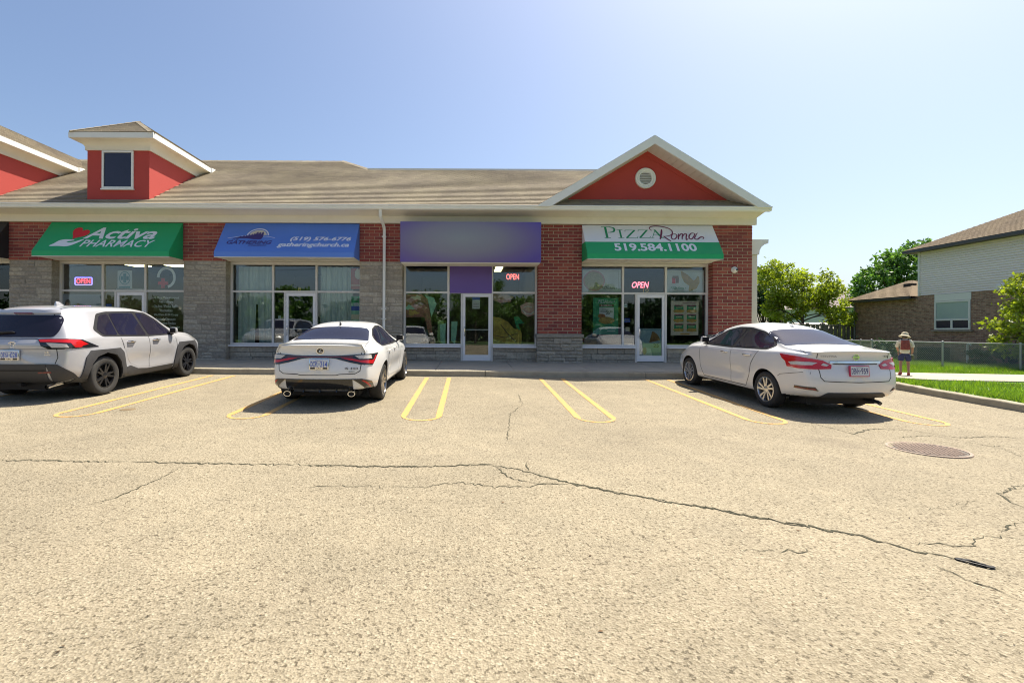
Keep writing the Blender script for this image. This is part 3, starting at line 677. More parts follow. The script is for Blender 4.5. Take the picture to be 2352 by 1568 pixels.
dk.poly([(-3.85,2.85,main_z(2.8)-0.02),(5.1,2.85,main_z(2.8)-0.02),(5.1,12,main_z(2.8)-0.4),(-3.85,12,main_z(2.8)-0.4)])
dk.build('roof_deck', M['shingle_i'], shop, normals=False)
MB().box(-3.9, 5.0, 2.80, 2.95, main_z(2.8)-0.05, main_z(2.8)+0.075).build('roof_edge_cap', M['white_metal'], shop)
# gable front
def gz_(x, d=0): return GZ - d - GP*abs(x-GX)
for sg in (-1, 1):
    xe = GX + sg*(GH+0.03)
    MB().prism([(GX, gz_(GX)-0.004),(xe, gz_(xe)-0.004),(xe - sg*0.40, gz_(xe)-0.004),(GX, gz_(GX,0.27))] if False else [(GX, gz_(GX)-0.01),(xe, gz_(xe)-0.01),(xe-sg*0.43, gz_(xe-sg*0.43,0.27)),(GX, gz_(GX,0.27))], 'y', GF-0.05, GF).build('rake_board', M['white_metal'], shop)
    np_ = 17; x_a, x_b = GX, GX + sg*(GH-0.40)
    for i in range(np_):
        u0, u1 = x_a + (x_b-x_a)*(i+0.02)/np_, x_a + (x_b-x_a)*(i+0.98)/np_
        MB().hexa([(u0,GF+0.005,gz_(u0,0.265)),(u1,GF+0.005,gz_(u1,0.265)),(u1,GW+0.03,gz_(u1,0.265)),(u0,GW+0.03,gz_(u0,0.265))], [(u0,GF+0.005,gz_(u0,0.25)),(u1,GF+0.005,gz_(u1,0.25)),(u1,GW+0.03,gz_(u1,0.25)),(u0,GW+0.03,gz_(u0,0.25))]).build('soffit_panel', M['soffit'], shop)
    MB().hexa([(GX,GF+0.01,gz_(GX,0.235)),(xe,GF+0.01,gz_(xe,0.10)),(xe,2.3,gz_(xe,0.10)),(GX,2.3,gz_(GX,0.235))], [(GX,GF+0.01,gz_(GX,0.02)),(xe,GF+0.01,gz_(xe,0.02)),(xe,2.3,gz_(xe,0.02)),(GX,2.3,gz_(GX,0.02))]) 
hb = main_z(GW) - 0.05
hw_ = (gz_(GX,0.262) - hb)/GP
MB().prism([(GX-hw_,hb),(GX+hw_,hb),(GX,gz_(GX,0.262))], 'y', GW, GW+0.25).build('gable_wall', M['red_stucco'], shop)
ins = (gz_(GX,0.262)-0.22 - hb)/GP
for sg in (-1, 1): MB().hexa([(GX,GW-0.012,gz_(GX,0.262)),(GX+sg*hw_,GW-0.012,hb),(GX+sg*hw_,GW+0.002,hb),(GX,GW+0.002,gz_(GX,0.262))], [(GX,GW-0.012,gz_(GX,0.262)-0.16),(GX+sg*(hw_-0.26),GW-0.012,hb),(GX+sg*(hw_-0.26),GW+0.002,hb),(GX,GW+0.002,gz_(GX,0.262)-0.16)]).build('shadow_line_band', M['red_stucco'], shop)  # thin raised edge added to stand for the shadow line along the rakes
vt = at(1482, 410, GW); vz = vt.z; vx = vt.x
vo = MB().lathe([(0.185,-0.03),(0.195,-0.055),(0.24,-0.06),(0.255,-0.045),(0.27,-0.06),(0.30,-0.06),(0.315,-0.045),(0.32,0.0),(0.185,0.0)], 48, 'y', (vx, GW, vz)).build('round_vent', M['white_metal'], shop, smooth=True, angle=35)
MB().lathe([(0.0,-0.002),(0.19,-0.002),(0.19,-0.006),(0.0,-0.006)], 32, 'y', (vx, GW-0.004, vz)).build('vent_back', M['grey_p'], vo)
for i in range(7):
    z = vz - 0.155 + i*0.052; hw2 = math.sqrt(max(0, 0.188**2 - (z-vz)**2)) - 0.006
    if hw2 > 0.03: MB().hexa([(vx-hw2,GW-0.05,z-0.012),(vx+hw2,GW-0.05,z-0.012),(vx+hw2,GW-0.012,z+0.016),(vx-hw2,GW-0.012,z+0.016)], [(vx-hw2,GW-0.05,z-0.002),(vx+hw2,GW-0.05,z-0.002),(vx+hw2,GW-0.012,z+0.026),(vx-hw2,GW-0.012,z+0.026)]).build('slat', M['white_metal'], vo)
# dormers
def dormer(dx):
    yf = -0.68; zb, zt = main_z(yf)-0.05, 6.42
    yb = lambda z: (z - RZ)/PI_ + RY
    wb = MB(); wb.prism([(yf,zb),(yf,zt),(yb(zt)+0.1,zt),(yf+0.05,zb)], 'x', dx-DW, dx+DW)
    d = wb.build('dormer', M['red_stucco'], shop)
    # flared cornice swept round three sides
    prof = [(0.0,6.40),(0.045,6.40),(0.045,6.50),(0.07,6.545),(0.12,6.60),(0.19,6.645),(0.27,6.672),(0.29,6.675),(0.29,6.70),(0.0,6.70)]
    path_ = lambda o: [(dx-DW-o, 2.75),(dx-DW-o, yf-o),(dx+DW+o, yf-o),(dx+DW+o, 2.75)]
    cm = MB(); n_ = len(prof); vs_ = [(path_(o)[i][0], path_(o)[i][1], z) for i in range(4) for o, z in prof]
    cm.add(vs_, [(i*n_+k, i*n_+(k+1) % n_, (i+1)*n_+(k+1) % n_, (i+1)*n_+k) for i in range(3) for k in range(n_)] + [tuple(range(n_)), tuple(3*n_+k for k in range(n_))])
    cm.build('dormer_cornice', M['stucco'], d, smooth=True, angle=30)
    fm = MB(); prof = [(0.292,6.672),(0.322,6.672),(0.322,6.838),(0.292,6.838)]; n_ = 4
    vs_ = [(path_(o)[i][0], path_(o)[i][1], z) for i in range(4) for o, z in prof]
    fm.add(vs_, [(i*n_+k, i*n_+(k+1) % n_, (i+1)*n_+(k+1) % n_, (i+1)*n_+k) for i in range(3) for k in range(n_)] + [(0,1,2,3), tuple(3*n_+k for k in range(n_))]); fm.build('dormer_fascia', M['white_metal'], d)
    x0_, x1_ = dx-0.475, dx+0.475; z0_, z1_ = 5.235, 6.385
    f = MB(); f.box(x0_,x0_+0.055,yf-0.05,yf-0.002,z0_,z1_); f.box(x1_-0.055,x1_,yf-0.05,yf-0.002,z0_,z1_); f.box(x0_+0.055,x1_-0.055,yf-0.048,yf-0.002,z0_,z0_+0.055); f.box(x0_+0.055,x1_-0.055,yf-0.048,yf-0.002,z1_-0.055,z1_); f.build('dormer_window_frame', M['white_metal'], d)
    MB().box(x0_+0.055,x1_-0.055,yf-0.022,yf-0.004,z0_+0.055,z1_-0.055).build('dormer_pane', M['dormer_glass'], d)
    MB().box(x0_-0.02,x1_+0.02,yf-0.075,yf-0.002,z0_-0.04,z0_).build('dormer_sill', M['white_metal'], d)
    MB().hexa([(dx+DW-0.0,yf+2.95,6.55),(dx+DW+0.34,yf+2.95,6.60),(dx+DW+0.34,yf+3.2,6.72),(dx+DW,yf+3.2,6.72)],[(dx+DW,yf+2.95,6.86),(dx+DW+0.34,yf+2.95,6.86),(dx+DW+0.30,yf+3.3,6.90),(dx+DW,yf+3.3,6.90)]).build('flashing', M['white_metal'], d)
for dx in (DX, DX-4.85): dormer(dx)
# ------------------------------------------------------------------ storefronts
HEAD, TRAN, SILL = 3.06, 2.18, 0.52
def pane(x0, x1, z0, z1, parent, name='pane', y=0.0): 
    return MB().box(x0, x1, y-0.006, y+0.006, z0, z1).build(name, M['glass'], parent)
def storefront(x0, x1, m1, m2, d0, seed):
    f = MB(); W = 0.032; ya, yb = -0.05, 0.05
    f.box(x0, x1, ya, yb, HEAD-0.03, HEAD+0.055); 
    for xm in (x0+W, m1, m2, x1-W): f.box(xm-W, xm+W, ya+0.002, yb-0.002, SILL if xm != m2 else -0.03, HEAD-0.031)
    f.box(d0-W, d0+W, ya+0.002, yb-0.002, -0.03, TRAN-0.031)
    f.box(x0+2*W+0.001, x1-2*W-0.001, ya+0.004, yb-0.004, TRAN-0.03, TRAN+0.03)
    f.box(x0, d0-W-0.001, ya-0.01, yb-0.004, SILL-0.03, SILL+0.03); f.box(m2+W+0.001, x1, ya-0.01, yb-0.004, SILL-0.03, SILL+0.03)
    fr = f.build('storefront_frame', M['alu'], shop)
    for a, b in ((x0-0.03, d0-W-0.002),(m2+W+0.002, x1+0.03)): MB().box(a, b, ya-0.13, ya-0.002, SILL-0.085, SILL-0.034).build('sill', M['alu_door'], fr)
    xs = [x0+W*2, m1, m2, x1-2*W]
    for a, b in ((x0+2*W, m1-W),(m1+W, m2-W),(m2+W, x1-2*W)): pane(a, b, TRAN+0.03, HEAD-0.03, fr)
    pane(x0+2*W, m1-W, SILL+0.03, TRAN-0.03, fr); pane(m1+W, d0-W, SILL+0.03, TRAN-0.03, fr); pane(m2+W, x1-2*W, SILL+0.03, TRAN-0.03, fr)
    MB().box(x0, d0-W, -0.03, 0.05, -0.3, SILL-0.09).build('knee_wall', M['stone_back'], fr); MB().box(m2+W, x1, -0.03, 0.05, -0.3, SILL-0.09).build('knee_wall', M['stone_back'], fr)
    stones(x0, d0-W-0.01, -0.12, SILL-0.09, -0.09, 0.07, 1.25); stones(m2+W+0.01, x1, -0.12, SILL-0.09, -0.09, 0.07, 1.25)
    # door leaf
    da, db = d0+W+0.004, m2-W-0.004; zt = TRAN-0.036; L = MB(); s_ = 0.075
    L.box(da, da+s_, -0.035, 0.035, 0.012, zt); L.box(db-s_, db, -0.035, 0.035, 0.012, zt); L.box(da+s_, db-s_, -0.034, 0.034, zt-0.10, zt); L.box(da+s_, db-s_, -0.034, 0.034, 0.012, 0.20)
    dr = L.build('door', M['alu_door'], shop); pane(da+s_, db-s_, 0.20, zt-0.10, dr)
    MB().tube([(da+0.045,-0.035,1.10),(da+0.045,-0.085,1.08),(da+0.06,-0.10,1.05),(da+0.06,-0.10,0.84),(da+0.045,-0.085,0.81),(da+0.045,-0.035,0.79)], 0.014, 8).build('handle', M['chrome'], dr, smooth=True)
    MB().box(da+s_, db-s_, 0.05, 0.075, 0.985, 1.015).build('push_bar', M['alu_door'], dr)
    return fr
SF = [(-13.07,-8.96,-11.70,-10.345,-11.29,1),(-7.63,-3.46,-6.28,-4.90,-5.90,2),(-2.12,2.12,-0.70,0.69,-0.27,3),(3.47,7.56,4.855,6.22,5.28,4),(-18.5,-14.40,-17.1,-15.7,-16.6,0)]
for s_ in SF: storefront(*s_)
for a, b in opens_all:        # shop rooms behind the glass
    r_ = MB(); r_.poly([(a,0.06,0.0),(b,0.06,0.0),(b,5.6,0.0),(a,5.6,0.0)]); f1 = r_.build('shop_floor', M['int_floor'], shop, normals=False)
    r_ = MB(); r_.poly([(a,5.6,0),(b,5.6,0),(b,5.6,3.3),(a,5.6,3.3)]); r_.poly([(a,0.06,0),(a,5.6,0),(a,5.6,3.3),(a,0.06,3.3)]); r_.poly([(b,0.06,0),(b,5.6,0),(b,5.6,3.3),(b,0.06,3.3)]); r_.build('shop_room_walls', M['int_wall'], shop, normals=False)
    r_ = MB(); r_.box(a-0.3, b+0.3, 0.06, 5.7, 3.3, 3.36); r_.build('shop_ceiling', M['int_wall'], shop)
lum = emis('ceiling_light_lens', (1.0,0.88,0.45), 2.6)
for X in (-12.1,-10.7,-9.4):
    for Y in (2.2, 3.6, 5.0):
        if X < -12 and Y > 3: continue
        l_ = MB().box(X-0.3, X+0.3, Y-0.28, Y+0.28, 3.26, 3.297).build('ceiling_light', lum, shop)
for X in (1.0,): 
    for Y in (1.6, 2.4, 3.2): MB().box(X-0.08, X+0.18, Y-0.2, Y+0.2, 3.26, 3.297).build('ceiling_light', lum, shop)
# counters inside so that the rooms are not empty
cn = pm('shop_counter', (0.12,0.10,0.08), 0.6)
for X0_, X1_, Y_ in ((-12.6,-10.2,4.2),(-1.6,1.4,3.6),(3.9,6.9,3.4)):
    c_ = MB(); c_.box(X0_, X1_, Y_, Y_+0.5, 0.0, 0.98); c_.box(X0_-0.04, X1_+0.04, Y_-0.06, Y_+0.56, 0.98, 1.03); o = c_.build('shop_counter', cn); tag(o, {-12.6:'service counter inside the pharmacy behind the list of services',-1.6:'service counter inside the shop under the purple sign',3.9:'service counter inside the pizza shop'}[X0_], 'counter')
# security camera
q = at(1686, 620, PF); sc = thing('security_camera', 'small white round security camera on the brick pier beside the green and white awning', 'camera', q)
sc.rotation_euler = (R(90), 0, 0)
MB().lathe([(0.0,0.0),(0.10,0.0),(0.10,0.03),(0.085,0.05),(0.0,0.05)], 28).build('mount', M['white_metal'], sc, smooth=True)
MB().lathe([(0.0,0.12),(0.03,0.115),(0.055,0.095),(0.066,0.06),(0.066,0.045),(0.0,0.045)], 24).build('dome', M['white_metal'], sc, smooth=True)
ln2 = MB().lathe([(0.0,0.0),(0.033,0.0),(0.033,0.02),(0.0,0.025)], 20).build('lens', M['blackgloss'], sc); ln2.location = (0.03, -0.005, 0.105)
# ================================================================== awnings and signs
AP, AZT, AZC, AZB = 0.70, 4.275, 3.285, 3.135
AL = math.hypot(AP, AZT-AZC); AY0 = PF - 0.008
def awning(name, label, x0, x1, top, low=None, split=None, sidemat=None, under=None):
    t = thing(name, label, 'awning', ((x0+x1)/2, AY0, AZB)); L = Vector(t.location); w2 = (x1-x0)/2
    V = Vector((0, AP, AZT-AZC)).normalized(); O = Vector((-w2, -AP, AZC-AZB)); U = Vector((1,0,0)); N = U.cross(V)
    def strip(s0, s1, mat, nm):
        a = O + V*s0; b = O + V*s1; q_ = [a, a + U*2*w2, b + U*2*w2, b]
        return MB().hexa([p - N*0.012 for p in q_], q_).build(nm, mat, t)
    if split: strip(0, split-0.001, low, 'lower_canopy'); strip(split, AL, top, 'canopy')
    else: strip(0, AL, top, 'canopy')
    MB().box(-w2, w2, -AP-0.004, -AP+0.008, 0.0, AZC-AZB-0.002).build('valance', low or top, t)
    for sg in (-1, 1):
        xx = sg*w2; zt = AZT-AZB; zc = AZC-AZB
        if split:
            sy, sz = -AP + V.y*split, zc + V.z*split
            MB().prism([(-AP+0.01,0.0),(0,0.0),(0,sz),(sy,sz),(-AP+0.01,zc)], 'x', xx-0.006, xx+0.006).build('side_panel', low, t)
            MB().prism([(sy,sz+0.001),(0,sz+0.001),(0,zt)], 'x', xx-0.006, xx+0.006).build('side_panel', top, t)
        else: MB().prism([(-AP+0.01,0.0),(0,0.0),(0,zt),(-AP+0.01,zc)], 'x', xx-0.006, xx+0.006).build('side_panel', sidemat or top, t)
    MB().box(-w2+0.02, w2-0.02, -AP+0.02, 0.20, -0.004, 0.006).build('soffit', under or M['stucco'], t)
    MB().box(-w2+0.005, w2-0.005, -AP-0.012, -AP+0.03, -0.018, -0.005).build('edge_trim', M['white_metal'], t)
    for k in (1/3, 2/3): MB().box(-w2+2*w2*k-0.015, -w2+2*w2*k+0.015, -AP+0.04, 0.0, -0.016, -0.005).build('rib', M['white_metal'], t)
    return t, (O, U, V)
# pharmacy
A1, F1 = awning('awning', 'bright green awning with a red heart, a white hand and ACTIVA PHARMACY lettering', -13.05, -8.97, M['green'])
text('lettering', 'Activa', M['white_p'], F1, 1.28, 3.46, 0.50, 0.985, A1, shear=0.28, bold=0.022)
text('lettering', 'PHARMACY', M['white_p'], F1, 1.33, 3.52, 0.165, 0.455, A1, shear=0.28, bold=0.012)
hp = []
for k in range(40):
    a = 2*math.pi*k/40; x_ = 16*math.sin(a)**3; y_ = 13*math.cos(a)-5*math.cos(2*a)-2*math.cos(3*a)-math.cos(4*a)
    x_, y_ = x_/16, y_/16; c_, s_ = math.cos(-0.38), math.sin(-0.38); hp.append((1.09 + 0.28*(x_*c_-y_*s_), 0.74 + 0.27*(x_*s_+y_*c_)))
shape('heart_logo', hp, M['red_p'], F1, A1)
shape('hand_logo', crom([(0.42,0.19),(0.52,0.30),(0.62,0.42),(0.78,0.47),(0.98,0.46),(1.06,0.45),(1.05,0.42),(0.92,0.39),(0.87,0.355),(0.98,0.34),(1.12,0.385),(1.27,0.46),(1.34,0.475),(1.33,0.44),(1.20,0.32),(1.05,0.215),(0.90,0.175),(0.70,0.19)], 4, True), M['white_p'], F1, A1)
# church
A2, F2 = awning('awning', 'faded blue awning with a church crowd logo, telephone number and web address', -7.63, -3.47, M['blue'])
text('lettering', '(519) 576-6776', M['white_p'], F2, 2.16, 4.00, 0.42, 0.63, A2, shear=0.22, bold=0.028)
text('lettering', 'gatheringchurch.ca', M['white_p'], F2, 1.82, 3.98, 0.16, 0.385, A2, shear=0.22, bold=0.030)
text('lettering', 'GATHERING', M['navy_p'], F2, 0.27, 1.63, 0.31, 0.46, A2, shear=0.2, bold=0.034)
text('lettering', 'THE', M['navy_p'], F2, 0.40, 0.60, 0.475, 0.54, A2, shear=0.2, bold=0.012)
text('lettering', 'CHURCH', M['navy_p'], F2, 0.96, 1.48, 0.215, 0.30, A2, shear=0.2, bold=0.012)
shape('sun_logo', ring2(1.13, 0.66, 0.27, 0.25, 24, 8, 172), M['cream_p'], F2, A2, lift=0.003)
strokes('sun_arc_logo', [(ring2(1.13, 0.66, 0.32, 0.30, 24, 5, 175), 0.035)], M['white_p'], F2, A2)
strokes('sweep_logo', [(crom([(0.25,0.555),(0.45,0.60),(0.75,0.66),(0.95,0.66),(1.15,0.64),(1.45,0.63),(1.68,0.575)], 6), [0.012]*18 + [0.03]*10 + [0.012]*9)], M['white_p'], F2, A2)
crowd = [(0.42,0.56)]; xx = 0.45
crowd += [(0.55,0.60),(0.62,0.64),(0.68,0.62),(0.72,0.68),(0.76,0.63),(0.80,0.70),(0.84,0.65),(0.88,0.74),(0.92,0.66),(0.95,0.76),(0.99,0.69),(1.02,0.79),(1.06,0.72),(1.08,0.82),(1.12,0.83),(1.14,0.74),(1.17,0.82),(1.21,0.81),(1.22,0.72),(1.25,0.83),(1.29,0.82),(1.31,0.62),(1.27,0.51),(1.05,0.51),(0.85,0.55)]
shape('crowd_logo', crowd, M['navy_p'], F2, A2, lift=0.006)
# pizza shop
A4, F4 = awning('awning', 'white over green awning with PIZZA ROMA lettering and a telephone number', 3.475, 7.52, M['white_f'], M['green'], split=0.485)
def PZ(x, y):
    x7, y7 = 47.5+0.6567*x, 118.8+0.6567*y; lf = 240+50*(y7-155)/310; u = (x7-lf)/291.6; return (u, (465+5*u-y7)/225 - 0.145)
def glyph(ch, x0, x1, y0, y1):
    """serif capital drawn with thick and thin strokes inside the pixel box"""
    W = abs(PZ(x1,y1)[0]-PZ(x0,y1)[0]); H = abs(PZ(x0,y0)[1]-PZ(x0,y1)[1]); k = H
    def q(u, v_): a = PZ(x0,y1); return (a[0]+u*W, a[1]+v_*H)
    T, t = 0.15*k, 0.045*k
    if ch == 'P': L = [([q(0.30,0.0),q(0.30,1.0)], T*0.95), ([q(0.10,0.02),q(0.55,0.02)], t), ([q(0.0,0.98),q(0.45,0.98)], t), (crom([q(0.30,0.97),q(0.62,0.97),q(0.88,0.88),q(0.93,0.73),q(0.84,0.57),q(0.62,0.50),q(0.42,0.49)], 5), [t]+[t]*4+[T*0.5]*5+[T*0.8]*11+[T*0.5]*5+[t]*5)]
    elif ch == 'I': L = [([q(0.5,0),q(0.5,1)], T), ([q(0.0,0.02),q(1.0,0.02)], t), ([q(0.0,0.98),q(1.0,0.98)], t)]
    elif ch == 'Z': L = [([q(0.10,0.97),q(0.93,0.97)], t*1.1), ([q(0.86,0.97),q(0.10,0.03)], T), ([q(0.05,0.03),q(0.97,0.03)], t*1.1), ([q(0.08,0.80),q(0.13,0.98)], t), ([q(1.0,0.22),q(0.93,0.02)], t)]
    else: L = [([q(0.12,0.0),q(0.52,1.0)], t), ([q(0.46,1.0),q(0.86,0.0)], T), ([q(0.28,0.33),q(0.72,0.33)], t), ([q(0.0,0.02),q(0.26,0.02)], t), ([q(0.68,0.02),q(1.0,0.02)], t)]
    strokes('lettering', L, M['green_p'], F4, A4)
for ch, bx_ in zip('PIZZA', ((578,768,92,262),(785,865,140,265),(880,1055,145,268),(1062,1225,145,268),(1225,1400,145,268))): glyph(ch, *bx_)
def pz_line(pts, wd, k=5): P = crom([PZ(*p) for p in pts], k); return (P, [wd*(0.6+0.5*math.sin(3.14*i/max(1,len(P)-1))) for i in range(len(P))])
strokes('lettering', [pz_line([(1250,160),(1224,140),(1226,112),(1270,95),(1350,95),(1430,110),(1500,140),(1530,185),(1510,225),(1450,246),(1390,248)], 0.036),
    pz_line([(1385,143),(1376,200),(1348,292)], 0.052), pz_line([(1400,246),(1440,282),(1492,320)], 0.045),
    pz_line([(1565,215),(1525,222),(1505,262),(1520,292),(1555,285),(1582,245),(1570,218),(1545,214)], 0.034),
    pz_line([(1612,212),(1602,255),(1596,297)], 0.04), pz_line([(1602,262),(1640,216),(1664,222),(1652,262),(1646,298)], 0.038), pz_line([(1652,262),(1692,216),(1716,222),(1706,265),(1702,304),(1728,288)], 0.038),
    pz_line([(1832,212),(1790,206),(1752,240),(1745,278),(1772,294),(1806,262),(1836,210)], 0.038), pz_line([(1870,203),(1840,240),(1818,285),(1850,298),(1880,280),(1902,266),(1930,262),(1942,280),(1926,294)], 0.036)], M['wine_p'], F4, A4, lift=0.007)
# digits with a serif foot
text('lettering', '519.584.1100', M['white_p'], F4, 0.84, 3.31, 0.10, 0.425, A4, bold=0.03)
# black neighbour awning at the far left
A0, F0 = awning('awning', 'black awning of the shop next to the pharmacy', -18.5, -14.40, M['black_f'])
strokes('lettering', [([(3.42,0.62),(3.62,1.06)], 0.10)], M['white_p'], F0, A0)
# purple sign cabinet with soft out-of-focus print, and the purple film over the door
def purple(name, stops, cx, cz, sx, sz):
    m, t, b, out = new_mat(name); p = pos(t); mp = t.nodes.new('ShaderNodeMapping'); mp.inputs['Location'].default_value = (-cx/sx, 0, -cz/sz); mp.inputs['Scale'].default_value = (1/sx, 0, 1/sz)
    t.links.new(p, mp.inputs[0]); gr = t.nodes.new('ShaderNodeTexGradient'); gr.gradient_type = 'SPHERICAL'; t.links.new(mp.outputs[0], gr.inputs[0])
    t.links.new(ramp(t, gr.outputs['Fac'], stops), b.inputs['Base Color']); b.inputs['Roughness'].default_value = 0.5; return m
sg3 = thing('shop_sign', 'purple sign cabinet with a soft grey print above the glass door', 'sign', (0, PF, 2.98))
mp_ = purple('purple_print', [(0.0,(0.085,0.055,0.30)),(0.25,(0.135,0.105,0.25)),(0.55,(0.195,0.19,0.245)),(1.0,(0.225,0.25,0.27))], -0.25, 3.70, 2.7, 0.95)
MB().box(-2.09, 2.09, -0.745, -0.005, 0.02, 1.215).build('cabinet', mp_, sg3, bevel=0.012)
MB().box(-2.06, 2.06, -0.72, -0.02, -0.012, 0.015).build('underside', M['stucco'], sg3)
MB().box(2.095, 2.13, -0.30, -0.005, 0.15, 1.15).build('end_cap', M['stucco'], sg3)
a_, b_ = at(1033, 673, -0.06), at(1130, 607, -0.06)
tf = MB().box(a_.x, b_.x, -0.066, -0.0525, a_.z, b_.z).build('transom_panel', pm('violet_film', (0.125,0.075,0.31), 0.5, var=0.10, scale=1.2)); tag(tf, 'plain violet panel filling the space over the glass door', 'sign panel')
# ================================================================== things in and on the glass
YI = 0.016
def gx(px, py): p = at(px, py, YI); return (p.x, p.z)
FG = ((0, YI, 0), (1,0,0), (0,0,1))
FO = ((0, -0.0065, 0), (1,0,0), (0,0,1))
def sheet_poster(name, label, cat, px0, py0, px1, py1, mat):
    (xa, zb), (xb, za) = gx(px0, py0), gx(px1, py1)
    o = MB().box(xa, xb, YI, YI+0.004, za, zb).build(name, mat); return tag(o, label, cat), (xa, za, xb-xa, zb-za)
def rect(o, box, u0, v0, u1, v1, mat, nm='print', lift=0.0015):
    x_, z_, w_, h_ = box; return shape(nm, [(x_+u0*w_, z_+v0*h_),(x_+u1*w_, z_+v0*h_),(x_+u1*w_, z_+v1*h_),(x_+u0*w_, z_+v1*h_)], mat, FG, o, lift)
def blob(o, box, u, v, ru, rv, mat, nm='print', lift=0.002, jag=0.12, n=22, seed=0):
    x_, z_, w_, h_ = box; rd = random.Random(seed + int(u*1000)+int(v*777)); return shape(nm, [(x_+w_*(u+ru*math.cos(2*math.pi*k/n)*(1+rd.uniform(-jag,jag))), z_+h_*(v+rv*math.sin(2*math.pi*k/n)*(1+rd.uniform(-jag,jag)))) for k in range(n)], mat, FG, o, lift)
def ptext(o, box, s, u0, v0, u1, v1, mat, lift=0.003, **k):
    x_, z_, w_, h_ = box; return text('lettering', s, mat, FG, x_+u0*w_, x_+u1*w_, z_+v0*h_, z_+v1*h_, o, lift=lift, **k)
def neon(label, px0, py0, px1, py1, col, border=None, shear=0.0, y=0.05):
    (xa, zb), (xb, za) = gx(px0, py0), gx(px1, py1); t = thing('open_sign', label, 'open sign', (0,0,0)); fr = ((0,y,0),(1,0,0),(0,0,1)); p_ = 0.05 if border else 0.0
    text('lettering', 'OPEN', emis('neon_'+label[:9], col, 2.2), fr, xa+p_, xb-p_, za+p_*0.8, zb-p_*0.8, t, bold=0.006 if border else 0.0, shear=shear, lift=0.02)
    MB().box(xa, xb, y+0.002, y+0.012, za, zb).build('back_plate', M['blackgloss'] if border else M['glass'], t)
    if border: MB().tube([(xa+0.02,y-0.01,za),(xb-0.02,y-0.01,za),(xb,y-0.01,za+0.02),(xb,y-0.01,zb-0.02),(xb-0.02,y-0.01,zb),(xa+0.02,y-0.01,zb),(xa,y-0.01,zb-0.02),(xa,y-0.01,za+0.02),(xa+0.02,y-0.01,za)], 0.013, 6).build('border_tube', emis('neon_border', border, 2.4), t)
neon('red OPEN sign with a blue glowing border in the pharmacy transom', 171, 637, 210, 654, (1.0,0.05,0.08), (0.22,0.16,1.0))
neon('plain red OPEN lettering in the window beside the violet panel', 1163, 629, 1192, 642, (1.0,0.12,0.10))
neon('slanted pink OPEN lettering in the pizza shop transom', 1452, 647, 1491, 661, (1.0,0.16,0.22), None, 0.25)
# pharmacy posters
o, b = sheet_poster('window_poster', 'pale poster of four smiling heads in the pharmacy window', 'poster', 141, 675, 231, 786, M['posterblue'])
for (u, v, ru, rv, hair, hm, body) in ((0.165,0.72,0.062,0.105,0.05,'hair_p','teal_p'),(0.43,0.70,0.066,0.11,0.0,'skin','brown_p'),(0.725,0.60,0.07,0.11,0.04,'gold_p','white_p'),(0.90,0.58,0.07,0.10,0.04,'brown_p','red_p')):
    shape('print', [(b[0]+b[2]*(u+x_*0.15), b[1]+b[3]*(v-0.12+y_*0.3)) for x_, y_ in ((-1,-1.2),(-0.9,-0.3),(-0.35,0.0),(0.35,0.0),(0.64,-0.3),(0.64,-1.2))], M[body], FG, o, 0.0015)
    if hair: blob(o, b, u, v+0.05, ru*1.22, rv*1.15, M[hm], 'print', 0.002, 0.08)
    blob(o, b, u, v, ru, rv, M['skin'], 'print', 0.0025, 0.02); blob(o, b, u, v-0.045, ru*0.4, rv*0.10, M['white_p'], 'print', 0.003, 0.02)
    for e in (-1, 1): blob(o, b, u+e*ru*0.38, v+0.02, ru*0.14, rv*0.08, M['hair_p'], 'print', 0.003, 0.02, 8)
o, b = sheet_poster('pharmacy_sign', 'square pale sign with a round teal cross emblem over the pharmacy door', 'sign', 270, 621, 303, 665, M['poster'])
strokes('emblem', [([(b[0]+b[2]*(0.5+0.36*math.cos(a*0.3142)), b[1]+b[3]*(0.60+0.33*math.sin(a*0.3142))) for a in range(21)], 0.022)], M['teal_p'], FG, o, 0.002)
rect(o, b, 0.40, 0.36, 0.60, 0.84, M['teal_p'], 'emblem'); rect(o, b, 0.22, 0.50, 0.39, 0.70, M['teal_p'], 'emblem'); rect(o, b, 0.61, 0.50, 0.78, 0.70, M['teal_p'], 'emblem'); rect(o, b, 0.12, 0.08, 0.88, 0.16, M['teal_p'], 'emblem')
dc = thing('window_decal', 'white open ring with a red cross on the pharmacy glass', 'decal', (0,0,0))
(cx, cz) = gx(381, 637)
strokes('ring', [([(cx+0.26*math.cos(R(a)), cz+0.30*math.sin(R(a))) for a in range(-80, 181, 10)], 0.085)], M['white_p'], FG, dc, -0.028)
(cx, cz) = gx(373, 650)
for nm_, pts in (('cross', [(-0.165,-0.05),(-0.055,-0.05),(-0.055,-0.16),(0.055,-0.16),(0.055,-0.05),(0.165,-0.05),(0.165,0.05),(0.055,0.05),(0.055,0.16),(-0.055,0.16),(-0.055,0.05),(-0.165,0.05)]),): shape(nm_, [(cx+a, cz+c_) for a, c_ in pts], M['red_p'], FG, dc, -0.03)
ls = thing('window_lettering', 'white list of pharmacy services lettered on dark glass', 'lettering', (0,0,0))
for k, (s_, a, c_) in enumerate((('All Drug Plans Accepted',351,410),('Free Delivery',364,396),('On-line / Phone Refills',352,408),('Vaccinations',365,395),('We Waive $2.00 Co-pay',352,408),("Senior's Discount",357,402),('Medication Review',357,403),('Prescription Transfer',352,412))):
    y = 684 + k*9.55 + (0 if k < 4 else 0.8); (xa, zb), (xb, za) = gx(a, y-3.4), gx(c_, y+3.4); text('lettering', s_, M['white_p'], FG, xa, xb, za, zb, ls, bold=0.022, lift=-0.028)
